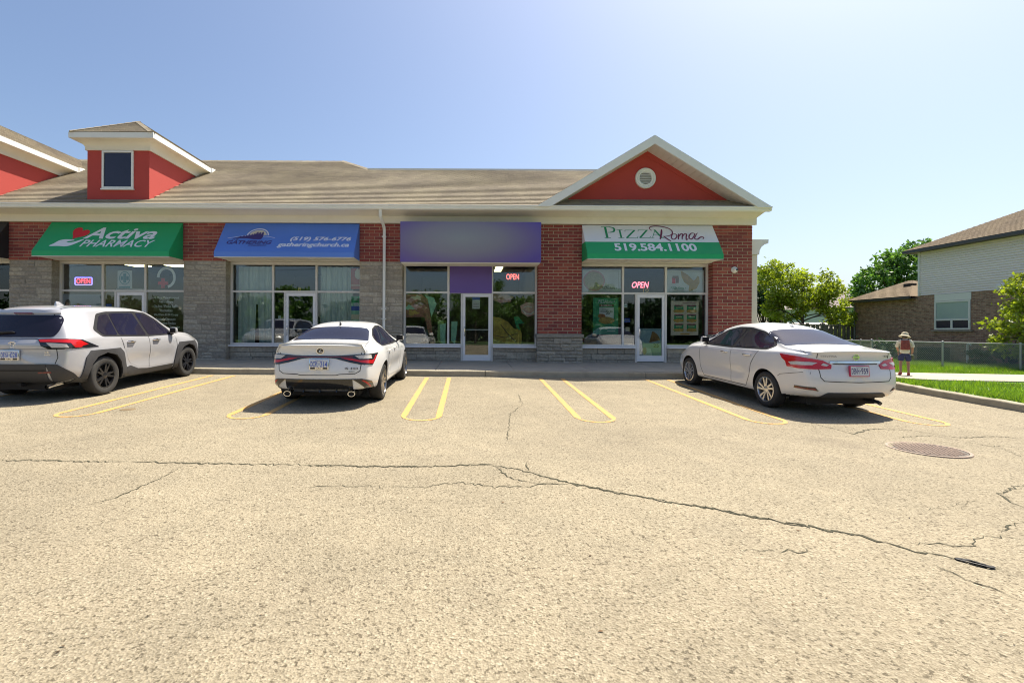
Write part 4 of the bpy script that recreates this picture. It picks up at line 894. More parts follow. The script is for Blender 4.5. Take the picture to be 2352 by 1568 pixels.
def number(s, px, py, what):
    (x_, z_) = gx(px, py); t = text('door_number', s, M['yellow_p'], FG, x_-0.045*len(s), x_+0.045*len(s), z_-0.06, z_+0.06, None, bold=0.01, lift=-0.028); tag(t, what, 'number')
number('7', 295, 666, 'cream door number 7 on the pharmacy transom'); number('8', 687, 664, 'cream door number 8 over the church door'); number('10', 1484, 666.5, 'cream door number 10 over the pizza shop door')
o, b = sheet_poster('door_notice', 'small blue and white notice in the pharmacy sidelight', 'notice', 243, 698, 256, 728, M['blue_p']); rect(o, b, 0.1, 0.1, 0.9, 0.45, M['poster']); rect(o, b, 0.1, 0.62, 0.9, 0.70, M['poster'])
o, b = sheet_poster('header_plate', 'plain pale strip over the pharmacy door', 'plate', 267, 663, 330, 669, M['alu'])
# neighbour shop at the left edge
o, b = sheet_poster('menu_poster', 'dark red menu poster at the left shop', 'poster', -70, 678, 17.5, 775, pm('menu_red', (0.17,0.035,0.022), 0.6, var=0.3)); ptext(o, b, 'MENU', 0.50, 0.60, 1.0, 0.92-0.09, M['white_p'], bold=0.02)
o, b = sheet_poster('bottle_poster', 'yellow green poster of dark bottles in the transom of the left shop', 'poster', -70, 613, 17.5, 667, M['mint_p']); 
for u in (0.80, 0.93): rect(o, b, u, 0.0, u+0.07, 0.45, M['black_p']); rect(o, b, u+0.022, 0.45, u+0.048, 0.75, M['brown_p'])
# church curtains
def curtain(label, x0, x1, z0, z1, y, gaps):
    n_ = int((x1-x0)/0.018); V_ = []; rd = random.Random(label); ph = rd.uniform(0, 6)
    for j, z in enumerate(np.linspace(z0, z1, 9)):
        for i in range(n_+1):
            x_ = x0 + (x1-x0)*i/n_; t_ = (z1-z)/(z1-z0); yy = y + 0.042*math.sin(x_*26+ph+0.5*math.sin(x_*5)+0.2*t_) + 0.02*math.sin(x_*61+ph)
            pull = 0.0
            for g_, wg in gaps: 
                d_ = x_ - g_; pull += (wg*t_**1.5) * (1 if d_ >= 0 else -1) * math.exp(-abs(d_)/0.25)
            V_.append((x_ + pull, yy, z))
    fs_ = np.array([(j*(n_+1)+i, j*(n_+1)+i+1, (j+1)*(n_+1)+i+1, (j+1)*(n_+1)+i) for j in range(8) for i in range(n_) if not any(abs(V_[j*(n_+1)+i+1][0]-V_[j*(n_+1)+i][0]) > 0.06 for _ in (0,))])
    o = np_mesh('curtain', np.array(V_), fs_, CM, smooth=True); return tag(o, label, 'curtain')
CM, t, b_n, out = new_mat('sheer_curtain'); t.nodes.remove(b_n)
d_ = t.nodes.new('ShaderNodeBsdfDiffuse'); tl = t.nodes.new('ShaderNodeBsdfTranslucent'); mx = t.nodes.new('ShaderNodeMixShader'); mx.inputs[0].default_value = 0.3
cc = mix(t, noise(t, pos(t), 3, 3), (0.66,0.78,0.74), (0.80,0.88,0.84)); t.links.new(cc, d_.inputs[0]); t.links.new(cc, tl.inputs[0]); t.links.new(d_.outputs[0], mx.inputs[1]); t.links.new(tl.outputs[0], mx.inputs[2]); t.links.new(mx.outputs[0], out.inputs[0])
curtain('white pleated curtain split by a dark gap in the left church window', -7.48, -6.36, 0.56, 3.0, 0.19, [(-6.87,0.06)])
curtain('white pleated curtain in the right church window', -4.82, -3.78, 0.56, 3.0, 0.19, [(-4.05,0.03)])
o, b = sheet_poster('window_banner', 'orange red banner strip at the top of the right church window', 'banner', 806, 616, 826, 664, pm('banner_red', (0.45,0.12,0.07), 0.6, var=0.25)); blob(o, b, 0.8, 0.72, 0.35, 0.25, M['cream_p']); rect(o, b, 0.0, 0.16, 1.0, 0.20, M['cream_p'])
o, b = sheet_poster('window_banner', 'green and blue banner strip low in the right church window', 'banner', 807, 680, 826, 740, M['mint_p']); rect(o, b, 0, 0.75, 1, 1, M['green_p']); rect(o, b, 0, 0.45, 1, 0.62, M['blue_p']); rect(o, b, 0, 0.1, 1, 0.3, M['cream_p']); blob(o, b, 0.6, 0.68, 0.35, 0.07, M['poster'])
o, b = sheet_poster('door_notice', 'tiny white sticker in the church sidelight', 'sticker', 639, 725, 645, 732, M['poster'])
o, b = sheet_poster('door_notice', 'white triangular badge sticker low in the church sidelight', 'sticker', 635, 786, 647, 796, M['navy_p']); shape('print', [(b[0], b[1]+b[3]),(b[0]+b[2], b[1]+b[3]),(b[0]+b[2]/2, b[1])], M['poster'], FG, o, 0.002)
# shop under the purple sign: food pictures cut to shape
def cut(name, label, pts, mat, y=YI): 
    P = [gx(*p) for p in pts]; o = MB().prism(P, 'y', y, y+0.004).build(name, mat); return tag(o, label, 'picture'), P
meat = pm('grilled_food_print', (0.30,0.12,0.08), 0.6, var=0.75, scale=16, bmp=0)
o, P = cut('food_picture', 'brown wrap picture in the window under the purple sign', [(932,676),(968,676),(982,686),(990,735),(994,770),(985,768),(975,728),(932,728)], meat)
for k, (u, v, m_) in enumerate(((940,690,'pink_p'),(955,705,'pink_p'),(948,718,'gold_p'),(965,695,'brown_p'),(940,706,'mint_p'),(958,684,'cream_p'))):
    c_ = gx(u, v); shape('print', [(c_[0]+0.16*math.cos(a)*(1+0.4*math.sin(3*a+k)), c_[1]+0.07*math.sin(a)*(1+0.4*math.cos(5*a+k))) for a in np.linspace(0, 6.0, 16)], M[m_], FG, o, 0.002+0.0004*k)
o, P = cut('food_picture', 'pale mint paper cone picture beside the brown wrap picture', [(975,677),(997,684),(1000,693),(1003,697),(991,728),(983,690)], M['mint_p'], YI+0.006)
o, P = cut('food_picture', 'green and amber drink glasses picture at the sill left of the glass door', [(1006,738),(1018,734),(1022,760),(1024,790),(1012,790),(1004,775)], pm('drink_print', (0.22,0.34,0.12), 0.6, var=0.6, scale=9)); shape('print', [gx(1010,745),gx(1024,742),gx(1022,790),gx(1012,786)], M['mint_p'], FG, o, 0.002)
o, P = cut('food_picture', 'small mint cup picture in the sidelight left of the glass door', [(1037,738),(1051,738),(1049,765),(1045,790),(1036,782)], M['mint_p'])
flatb = pm('flatbread_print', (0.42,0.30,0.05), 0.6, var=0.6, scale=7)
o, P = cut('food_picture', 'golden flatbread picture at the sill right of the glass door', [(1133,727),(1150,730),(1168,740),(1181,755),(1196,757),(1199,770),(1197,792),(1133,792)], flatb)
strokes('print', [([gx(1150,745), gx(1165,765), gx(1185,785)], 0.03), ([gx(1135,770), gx(1160,775), gx(1190,765)], 0.025), ([gx(1135,785), gx(1160,788)], 0.03)], M['brown_p'], FG, o, 0.002); shape('print', [gx(1190,768),gx(1193,768),gx(1192,792),gx(1188,792)], M['yellow_p'], FG, o, 0.003)
o, P = cut('food_picture', 'pink onion and pale bread picture high in the window right of the glass door', [(1133,676),(1166,677),(1180,682),(1172,690),(1150,696),(1133,690)], pm('bread_print', (0.40,0.26,0.16), 0.6, var=0.4, scale=9)); shape('print', [gx(1140,688),gx(1170,686),gx(1175,692),gx(1148,696)], M['pink_p'], FG, o, 0.002)
o, P = cut('food_picture', 'pink dish picture high at the right of the window under the purple sign', [(1195,702),(1210,694),(1226,696),(1228,722),(1212,728),(1198,718)], M['pink_p']); strokes('print', [([gx(1200,712), gx(1208,720), gx(1220,721), gx(1226,715)], 0.03), ([gx(1203,706), gx(1212,703), gx(1222,706)], 0.02)], M['poster'], FG, o, 0.002)
o, P = cut('food_picture', 'green leaf picture in the window right of the glass door', [(1180,728),(1190,726),(1200,738),(1204,742),(1190,744),(1196,760),(1186,752)], M['green_p'])
o, b = sheet_poster('door_notice', 'blue and white opening notice on the glass door under the violet panel', 'notice', 1085, 681, 1102, 709, M['poster']); rect(o, b, 0.0, 0.72, 1.0, 1.0, M['blue_p'])
for k in range(4): rect(o, b, 0.12, 0.12+0.13*k, 0.88, 0.17+0.13*k, M['grey_p'])
for k in range(5): pass
# pizza shop posters
o, b = sheet_poster('window_poster', 'pale poster with a round pizza in the pizza shop transom', 'poster', 1338, 619, 1427, 671, M['poster']); 
rect(o, b, 0.08, 0.06, 0.94, 0.075, M['grey_p']); rect(o, b, 0.08, 0.92, 0.94, 0.935, M['grey_p']); rect(o, b, 0.93, 0.08, 0.94, 0.92, M['grey_p'])
blob(o, b, 0.30, 0.50, 0.28, 0.46, M['pink_p'], 'print', 0.002, 0.02, 32); blob(o, b, 0.30, 0.50, 0.245, 0.40, pm('pizza_print', (0.42,0.38,0.24), 0.6, var=0.35, scale=20), 'print', 0.0026, 0.04, 32)
ptext(o, b, 'PIZZA Roma +', 0.50, 0.12, 0.90, 0.24, M['black_p'], shear=0.2)
o, b = sheet_poster('window_poster', 'pale poster of golden slices and cans in the pizza shop transom', 'poster', 1532, 620, 1617, 672, M['poster']); rect(o, b, 0.06, 0.05, 0.94, 0.065, M['grey_p']); rect(o, b, 0.06, 0.93, 0.94, 0.945, M['grey_p'])
shape('print', [(b[0]+b[2]*u, b[1]+b[3]*v) for u, v in ((0.37,0.97),(0.55,0.80),(0.66,0.62),(0.72,0.52),(0.78,0.62),(0.82,0.74),(0.87,0.70),(0.88,0.45),(0.80,0.18),(0.62,0.06),(0.58,0.10),(0.60,0.30),(0.46,0.46),(0.39,0.70))], pm('slice_print', (0.40,0.25,0.05), 0.6, var=0.5, scale=12), FG, o, 0.002)
shape('print', [(b[0]+b[2]*u, b[1]+b[3]*v) for u, v in ((0.45,0.80),(0.55,0.70),(0.60,0.52),(0.50,0.50))], M['gold_p'], FG, o, 0.003)
rect(o, b, 0.14, 0.40, 0.23, 0.68, M['red_p']); rect(o, b, 0.24, 0.42, 0.32, 0.66, M['brown_p'], lift=0.002); rect(o, b, 0.15, 0.62, 0.31, 0.74, M['brown_p'], lift=0.0025); ptext(o, b, 'PIZZA Roma +', 0.10, 0.14, 0.52, 0.26, M['green_p'], shear=0.2)
o, b = sheet_poster('window_poster', 'green pizza offer poster priced 35.99 behind the glass', 'poster', 1362, 684, 1420, 768, pm('offer_green', (0.03,0.27,0.14), 0.6, var=0.15))
ptext(o, b, 'PIZZA', 0.22, 0.86, 0.52, 0.95, M['white_p']); ptext(o, b, 'Roma +', 0.52, 0.86, 0.86, 0.94, M['white_p'], shear=0.3); rect(o, b, 0.25, 0.44, 0.82, 0.74, M['poster']); rect(o, b, 0.25, 0.76, 0.82, 0.83, M['brown_p']); ptext(o, b, 'OUR SUPER SPECIAL', 0.32, 0.775, 0.76, 0.815, M['white_p'])
ptext(o, b, '35', 0.52, 0.55, 0.66, 0.64, M['black_p'], bold=0.02); ptext(o, b, '99', 0.67, 0.59, 0.77, 0.65, M['black_p'], bold=0.02)
for k in range(4): rect(o, b, 0.29, 0.705-0.03*k, (0.50,0.62,0.60,0.55)[k], 0.715-0.03*k, M['black_p'], lift=0.002)
blob(o, b, 0.34, 0.50, 0.14, 0.07, pm('wing_print', (0.30,0.12,0.04), 0.6, var=0.5, scale=25), lift=0.003); blob(o, b, 0.54, 0.38, 0.30, 0.10, pm('pizza_print_dark', (0.36,0.24,0.07), 0.6, var=0.7, scale=22), lift=0.0035)
rect(o, b, 0.10, 0.265, 0.30, 0.275, M['white_p']); rect(o, b, 0.48, 0.15, 0.92, 0.163, M['white_p']); rect(o, b, 0.55, 0.09, 0.88, 0.10, M['white_p'])
o, b = sheet_poster('window_poster', 'cream menu poster with six green food tiles in the pizza shop window', 'poster', 1541, 691, 1604, 770, pm('cream_poster', (0.58,0.50,0.42), 0.6, var=0.06)); strokes('print', [([(b[0]+b[2]*(0.42+0.5*k_/30), b[1]+b[3]*(0.945+0.018*math.sin(k_*1.7))) for k_ in range(31)], 0.016)], M['wine_p'], FG, o, 0.002)
for i in range(2):
    for j in range(3):
        u, v = 0.12+0.46*i, 0.66-0.275*j; rect(o, b, u, v, u+0.34, v+0.22, M['green_p'], 'food_tile'); rect(o, b, u+0.02, v+0.185, u+0.32, v+0.225, M['wine_p'], 'food_tile', 0.002); rect(o, b, u+0.06, v+0.14, u+0.28, v+0.16, M['cream_p'], 'food_tile', 0.002); blob(o, b, u+0.17, v+0.045, 0.19, 0.05, M['gold_p'], 'food_tile', 0.003, 0.2)
rect(o, b, 0.35, 0.02, 0.68, 0.06, M['gold_p'])
o, b = sheet_poster('door_poster', 'blue poster with a pizza slice and 25 on the pizza shop door', 'poster', 1468, 754, 1519, 822, pm('door_poster_blue', (0.26,0.36,0.42), 0.6, var=0.1)); rect(o, b, 0.04, 0.95, 0.96, 0.965, M['teal_p']); rect(o, b, 0.95, 0.05, 0.962, 0.95, M['teal_p'])
shape('print', [(b[0]+b[2]*u, b[1]+b[3]*v) for u, v in ((0.58,0.90),(0.66,0.89),(0.82,0.80),(0.93,0.66),(0.94,0.60),(0.45,0.52))], pm('slice_brown', (0.22,0.10,0.03), 0.6, var=0.5, scale=20), FG, o, 0.002); ptext(o, b, '25', 0.64, 0.36, 0.88, 0.48, M['black_p'], bold=0.02)
shape('print', [(b[0]+b[2]*u, b[1]+b[3]*v) for u, v in ((0.0,0.12),(0.10,0.30),(0.30,0.36),(0.52,0.32),(0.60,0.08),(0.30,0.04))], M['poster'], FG, o, 0.0025); blob(o, b, 0.24, 0.24, 0.10, 0.12, M['pink_p'], lift=0.003)
for nm_, a_, mm in (('small white card sticker high in the pizza shop sidelight',(1432,698,1441,706),'poster'),('tilted blue card in the pizza shop sidelight',(1434,731,1447,740),'blue_p'),('pale yellow note low in the pizza shop sidelight',(1437,751,1446,760),'cream_p')):
    o, b = sheet_poster('sticker', nm_, 'sticker', *a_, M[mm]); rect(o, b, 0.15, 0.4, 0.85, 0.6, M['teal_p'] if mm == 'poster' else M['grey_p'])
# ================================================================== cars
def interp(pts):
    """monotone piecewise cubic through (x, y) points"""
    xs = [p[0] for p in pts]; ys = [p[1] for p in pts]; n = len(xs)
    dl = [(ys[i+1]-ys[i])/(xs[i+1]-xs[i]) for i in range(n-1)]; m = [dl[0]] + [0 if dl[i-1]*dl[i] <= 0 else 2*dl[i-1]*dl[i]/(dl[i-1]+dl[i]) for i in range(1, n-1)] + [dl[-1]]
    def f(x):
        if x <= xs[0]: return ys[0]
        if x >= xs[-1]: return ys[-1]
        i = max(k for k in range(n-1) if xs[k] <= x); h = xs[i+1]-xs[i]; t = (x-xs[i])/h
        return (2*t**3-3*t*t+1)*ys[i] + (t**3-2*t*t+t)*h*m[i] + (-2*t**3+3*t*t)*ys[i+1] + (t**3-t*t)*h*m[i+1]
    return f
class Car:
    """y runs from the rear bumper (0) to the nose (L); x to the right; z up from the ground"""
    def __init__(s, L, ztop, wid, belt, zbot, rear, front, tum, stations, paint, crown=0.03, bulge=None):
        s.L = L; zt, wf, bf, zb_, rf, ff = interp(ztop), interp(wid), interp(belt), interp(zbot), interp(rear), interp(front); s.zt = zt; s.paint = paint
        def section(y):
            top, w, bl, bo = zt(y), wf(y), bf(y), zb_(y); bl = min(bl, top-0.035); h = top-bl; tm = tum
            sh = w*0.962; xr = max(sh - tm*h - min(0.10, 0.35*h), w*0.45); er = min(0.075, 0.40*h); k = crown*min(1, h/0.25) + 0.012
            pts = [(0,bo),(w*0.55,bo),(w*0.86,bo+0.005),(w*0.945,bo+0.045),(w*0.970,bo+0.14),(w*0.985,bo+0.30*(bl-bo)),(w*1.0,bo+0.58*(bl-bo)),(w*0.998,bl-0.16*(bl-bo)),(w*0.985,bl-0.05),(sh,bl)]
            zr = top - k - er
            for t in (0.10, 0.5, 0.92): pts.append((sh-0.012 + (xr-sh+0.012)*t, bl+0.008 + (zr-bl-0.008)*t))
            pts += [(xr-0.012, zr+er*0.55),(xr-0.055*min(1,h/0.3), top-k*0.92),(xr*0.70, top-k*0.45),(xr*0.36, top-k*0.10),(0, top)]
            return pts
        rings = []
        sec0, sec1 = section(stations[0]), section(stations[-1])
        def scaled(sec, f, y):
            zc = 0.5*(sec[0][1]+sec[-1][1]); return [(x*f, zc+(z-zc)*(1-(1-f)*0.75), y) for x, z in sec]
        for f, dy in ((0.02,0.0),(0.45,0.0),(0.80,0.002),(0.93,0.010),(0.975,0.03)): rings.append(scaled(sec0, f, stations[0]-0.07+dy))
        for y in stations: rings.append([(x, z, y) for x, z in section(y)])
        for f, dy in ((0.975,0.03),(0.93,0.010),(0.80,0.002),(0.45,0.0),(0.02,0.0)): rings.append(scaled(sec1, f, stations[-1]+0.07-dy))
        m = len(rings[0]); V = []; ya, yb = stations[0], stations[-1]
        for rg in rings:
            full = [(-x, z, y) for x, z, y in rg[1:-1]][::-1]
            loop = rg + full
            for x, z, y in loop:
                wr = sstep(0.85, 0.0, y-ya) if y < L/2 else 0; wf2 = sstep(0.95, 0.0, yb-y) if y >= L/2 else 0
                q = abs(x)/0.9
                y2 = y + wr*(rf(z) + 0.20*q**3.0*0.9) - wf2*(ff(z) + 0.30*q**2.4)
                V.append((x, y2, z))
        n = 2*(m-1); F = []
        for i in range(len(rings)-1):
            for k in range(n): F.append((i*n+k, i*n+(k+1) % n, (i+1)*n+(k+1) % n, (i+1)*n+k))
        F.append(tuple(range(n))[::-1]); F.append(tuple((len(rings)-1)*n+k for k in range(n)))
        me = bpy.data.meshes.new('tmp_body'); me.from_pydata(V, [], F); bm = bmesh.new(); bm.from_mesh(me); bmesh.ops.recalc_face_normals(bm, faces=bm.faces); bm.to_mesh(me); bm.free()
        s.ob = bpy.data.objects.new('tmp_body', me); C.objects.link(s.ob); md = s.ob.modifiers.new('s', 'SUBSURF'); md.levels = 2; md.render_levels = 2
        dg = bpy.context.evaluated_depsgraph_get(); s.smooth = bpy.data.meshes.new_from_object(s.ob.evaluated_get(dg)); bpy.data.objects.remove(s.ob)
        if bulge:
            for v in s.smooth.vertices: v.co = bulge(v.co.copy())
        s.bvh = BVHTree.FromPolygons([v.co.copy() for v in s.smooth.vertices], [tuple(p.vertices) for p in s.smooth.polygons])
    def start(s, name, label, cat, loc, rotz, arches):
        s.root = thing(name, label, cat, loc, rotz); s.arches = arches
        me = s.smooth; ob = bpy.data.objects.new('tmp2', me); C.objects.link(ob); cut_ = MB()
        for (x0, x1, y, z, r) in arches: cut_.lathe([(0.0,x0),(r,x0),(r,x1),(0.0,x1)], 40, 'x', (0,y,z), closed=False)
        cm = bpy.data.meshes.new('cut'); bm = bmesh.new(); bv = [bm.verts.new(p) for p in cut_.v]; [bm.faces.new([bv[i] for i in f]) for f in cut_.f if len(set(f)) > 2]; bmesh.ops.remove_doubles(bm, verts=bm.verts, dist=1e-5); bmesh.ops.recalc_face_normals(bm, faces=bm.faces); bm.to_mesh(cm); bm.free()
        co = bpy.data.objects.new('cut', cm); C.objects.link(co); md = ob.modifiers.new('b', 'BOOLEAN'); md.operation = 'DIFFERENCE'; md.object = co; md.solver = 'EXACT'
        dg = bpy.context.evaluated_depsgraph_get(); res = bpy.data.meshes.new_from_object(ob.evaluated_get(dg)); bpy.data.objects.remove(ob); bpy.data.objects.remove(co)
        res.materials.clear(); res.materials.append(s.paint); res.materials.append(M['black'])
        for p in res.polygons:
            p.use_smooth = True; p.material_index = 0; c = p.center; nn = p.normal
            for (x0, x1, y, z, r) in arches:
                rr = math.hypot(c.y-y, c.z-z)
                if x0-0.01 < c.x < x1+0.01 and rr < r+0.004:
                    rad = Vector((0, c.y-y, c.z-z)).normalized()
                    if nn.dot(rad) < -0.6 or (rr < r-0.01): p.material_index = 1
            if c.z < 0.30 and nn.z < -0.5: p.material_index = 1
        res.set_sharp_from_angle(angle=R(38)); s.body = link('body', res, s.root); return s.root
    VIEWS = {'R': (Vector((3,0,0)), Vector((0,1,0)), Vector((0,0,1)), Vector((-1,0,0))), 'L': (Vector((-3,0,0)), Vector((0,1,0)), Vector((0,0,1)), Vector((1,0,0))),
             'B': (Vector((0,-2,0)), Vector((1,0,0)), Vector((0,0,1)), Vector((0,1,0))), 'T': (Vector((0,0,4)), Vector((1,0,0)), Vector((0,1,0)), Vector((0,0,-1))), 'F': (Vector((0,9,0)), Vector((1,0,0)), Vector((0,0,1)), Vector((0,-1,0)))}
    def hit(s, view, a, b, miss=True):
        if isinstance(view, str): o, u, v, d = s.VIEWS[view]
        else: o, u, v, d = view
        p, n, i, _ = s.bvh.ray_cast(o + u*a + v*b, d)
        if p is None:
            if not miss: return None, None
            p, n, i, _ = s.bvh.find_nearest(o + u*a + v*b + d*2)
        if n.dot(d) > 0: n = -n
        return p, n
    def patch(s, name, outline, view, mat, parent=None, off=0.004, res=0.05, round_=0.0, edge=0.012):
        """panel laid on the body surface: outline given in the view's plane"""
        if round_:
            pts = [Vector(p) for p in outline]; out = []; n = len(pts)
            for i in range(n):
                p = pts[i]; a = pts[i-1]-p; b = pts[(i+1) % n]-p; r = min(round_, a.length*0.45, b.length*0.45); A = p+a.normalized()*r; B = p+b.normalized()*r
                for t in (0, 0.25, 0.5, 0.75, 1): out.append(A*(1-t)**2 + p*2*t*(1-t) + B*t*t)
            outline = out
        ol = []; n = len(outline)
        for i in range(n):
            a, b = Vector(outline[i]), Vector(outline[(i+1) % n]); k = max(1, int((b-a).length/res)); ol += [a.lerp(b, j/k) for j in range(k)]
        x0, x1 = min(p.x for p in ol), max(p.x for p in ol); y0, y1 = min(p.y for p in ol), max(p.y for p in ol); pts = list(ol)
        gx_ = np.arange(x0+res*0.5, x1, res); gy_ = np.arange(y0+res*0.5, y1, res)
        for gx1 in gx_:
            for gy1 in gy_:
                q = Vector((gx1, gy1))
                if min((q-p).length for p in ol) > res*0.5: pts.append(q)
        r_ = delaunay_2d_cdt(pts, [], [list(range(len(ol)))], 1, 1e-6)
        P = []; Nn = []
        for q in r_[0]:
            p, nn = s.hit(view, q.x, q.y); P.append(p); Nn.append(nn)
        mb = MB(); mb.add([p + nn*off for p, nn in zip(P, Nn)], r_[2])
        # skirt round the edge
        cnt = {}
        for f in r_[2]:
            for i in range(len(f)): e = (f[i], f[(i+1) % len(f)]); cnt[tuple(sorted(e))] = cnt.get(tuple(sorted(e)), 0) + 1
        for f in r_[2]:
            for i in range(len(f)):
                a, b = f[i], f[(i+1) % len(f)]
                if cnt[tuple(sorted((a, b)))] == 1: mb.add([P[a]+Nn[a]*off, P[b]+Nn[b]*off, P[b]-Nn[b]*edge, P[a]-Nn[a]*edge], [(1,0,3,2)])
        me = bpy.data.meshes.new(name); me.from_pydata([tuple(v) for v in mb.v], [], mb.f)
        d = s.VIEWS[view][3] if isinstance(view, str) else view[3]; me.update()
        if sum(p.normal.dot(d)*p.area for p in me.polygons) > 0: me.flip_normals()
        bm = bmesh.new(); bm.from_mesh(me); bmesh.ops.remove_doubles(bm, verts=bm.verts, dist=1e-6); bm.to_mesh(me); bm.free()
        me.materials.append(mat); me.polygons.foreach_set('use_smooth', [True]*len(me.polygons)); me.set_sharp_from_angle(angle=R(45))
        return link(name, me, parent or s.root)
    def wrap(s, name, pts, sg, mat, parent=None, off=0.010, res=0.035, round_=0.0, deg=45):
        """panel round a rear corner: points given on the side ('S', y, z) or on the tail ('B', x, z)"""
        c_, s_ = math.cos(R(deg)), math.sin(R(deg)); d = Vector((-sg*c_, s_, 0)); u = Vector((s_, sg*c_, 0)); o = -d*5; out = []
        for k, a, b in pts:
            p, n = s.hit('R' if sg > 0 else 'L', a, b) if k == 'S' else s.hit('B', sg*a, b); out.append(((p-o).dot(u), p.z))
        return s.patch(name, out, (o, u, Vector((0,0,1)), d), mat, parent, off, res, round_)
    def seam(s, pts, view, parent=None, wd=0.011, name='panel_gap', mat=None, off=0.002):
        line = []
        for a, b in zip(pts[:-1], pts[1:]):
            a, b = Vector(a), Vector(b); k = max(1, int((b-a).length/0.05)); line += [a.lerp(b, j/k) for j in range(k)]
        line.append(Vector(pts[-1])); L = []; n = len(line)
        for i, p in enumerate(line):
            t = (line[min(i+1,n-1)]-line[max(i-1,0)]).normalized(); q = Vector((-t.y, t.x))*wd/2
            for sg in (1, -1): h, nn = s.hit(view, *(p+q*sg)); L.append(h+nn*off)
        return MB().add(L, [(2*i,2*i+1,2*i+3,2*i+2) for i in range(n-1)]).build(name, mat or M['black'], parent or s.root, normals=False)
    def wheel(s, x, y, z, r, wd, rim_r, style, mat, side):
        """side +1: outer face towards +x"""
        t = MB(); hw = wd/2; pr = [(rim_r,-hw*0.9),(rim_r+0.02,-hw*0.98),(r-0.05,-hw),(r-0.018,-hw*0.93),(r-0.004,-hw*0.75),(r,-hw*0.4),(r,hw*0.4),(r-0.004,hw*0.75),(r-0.018,hw*0.93),(r-0.05,hw),(rim_r+0.02,hw*0.98),(rim_r,hw*0.9)]
        wh = t.lathe(pr, 48, 'x').build('wheel', M['rubber'], s.root, smooth=True, angle=50); wh.location = (x, y, z)
        rm_ = MB(); fx = side*hw
        rm_.lathe([(rim_r+0.004,fx*0.93),(rim_r-0.014,fx*0.96),(rim_r-0.022,fx*0.80),(rim_r-0.035,-fx*0.8),(rim_r+0.002,-fx*0.8)], 48, 'x')
        for k in range(style['n']):
            a = 2*math.pi*k/style['n']; tw = style.get('twist', 0); w0, w1 = style['w']
            for j in range(style.get('twin', 1)):
                da = (j - (style.get('twin',1)-1)/2)*style.get('gap', 0.0)
                def P(rr, ww, xx, e): aa = a + da + tw*(rr-0.05)/rim_r; return (xx, rr*math.cos(aa)-ww*e*math.sin(aa), rr*math.sin(aa)+ww*e*math.cos(aa))
                r0, r1 = 0.05, rim_r-0.012; x0_, x1_ = fx*0.80, fx*0.90
                b = [P(r0,w0,x0_-side*0.045,-1),P(r1,w1,x1_-side*0.045,-1),P(r1,w1,x1_-side*0.045,1),P(r0,w0,x0_-side*0.045,1)]; tp = [P(r0,w0*0.75,x0_,-1),P(r1,w1*0.75,x1_,-1),P(r1,w1*0.75,x1_,1),P(r0,w0*0.75,x0_,1)]
                rm_.hexa(b, tp)
        rm_.lathe([(0.0,fx*0.86),(0.03,fx*0.86),(0.065,fx*0.78),(0.07,fx*0.5),(0.0,fx*0.5)], 24, 'x', closed=False)
        rm_.build('rim', mat, wh, smooth=True, angle=35)
        MB().lathe([(0.0,fx*0.28),(rim_r*0.62,fx*0.28),(rim_r*0.62,fx*0.2),(0.0,fx*0.2)], 28, 'x', closed=False).build('brake_disc', M['darkgrey'], wh)
        MB().lathe([(0.0,-fx*0.1),(rim_r-0.02,-fx*0.1),(rim_r-0.02,-fx*0.2),(0.0,-fx*0.2)], 28, 'x', closed=False).build('wheel_back', M['black'], wh)
        return wh
    def box_on(s, name, view, a, b, w, h, d, mat, parent=None, off=0.0, bevel=0.004):
        p, n = s.hit(view, a, b); up = Vector((0,0,1)); r = up.cross(n).normalized(); u = n.cross(r).normalized()
        o = MB().box(-w/2, w/2, -h/2, h/2, -0.03, d).build(name, mat, parent or s.root, bevel=bevel); o.matrix_local = Matrix.Translation(p+n*off) @ Matrix((r, u, n)).transposed().to_4x4(); return o
    def plate(s, a, b, chars, tilt, frame_mat, face, ink, dealer=None):
        p, n = s.hit('B', a, b); w_, h_ = 0.30, 0.15; n = Vector((0,-math.cos(tilt), math.sin(tilt))); r = Vector((1,0,0)); u = n.cross(r).normalized()*1; u = Vector((0, math.sin(tilt), math.cos(tilt)))
        o = MB().box(-w_/2-0.012, w_/2+0.012, -h_/2-0.012, h_/2+0.012, -0.02, 0.012).build('licence_plate', frame_mat, s.root, bevel=0.004); o.matrix_local = Matrix.Translation(p + n*0.030) @ Matrix((r, u, n)).transposed().to_4x4()
        fr = ((0,0,0.0125),(1,0,0),(0,1,0)); shape('plate_face', [(-w_/2,-h_/2+ (0.028 if dealer else 0)),(w_/2,-h_/2+(0.028 if dealer else 0)),(w_/2,h_/2),(-w_/2,h_/2)], face, fr, o, 0.001)
        l, rr = chars; text('plate_characters', l, ink, fr, -0.138, -0.012, -0.046, 0.046, o, bold=0.012, lift=0.002); text('plate_characters', rr, ink, fr, 0.022, 0.138, -0.046, 0.046, o, bold=0.012, lift=0.002)
        shape('plate_crown', ring2(0.004, 0.0, 0.008, 0.012, 8), ink, fr, o, 0.002); text('plate_characters', 'ONTARIO', ink, fr, -0.06, 0.06, 0.052, 0.066, o, lift=0.002)
        if dealer:
            text('dealer_lettering', dealer, M['black_p'], fr, -0.05, 0.05, -h_/2-0.004, -h_/2+0.02, o, bold=0.01, lift=0.002)
            for sg in (-1, 1): shape('dealer_mark', [(sg*0.065,-h_/2-0.006),(sg*0.145,-h_/2-0.006),(sg*0.145,-h_/2+0.022),(sg*0.065,-h_/2+0.022)], M['black_p'], fr, o, 0.002)
        return o
def mirrored(pts, sg): return [(sg*x, y) for x, y in pts]
def paint(name, col, metal=0.0, rough=0.35): return pm(name, col, rough, metal, var=0.015, scale=2, coat=0.9)
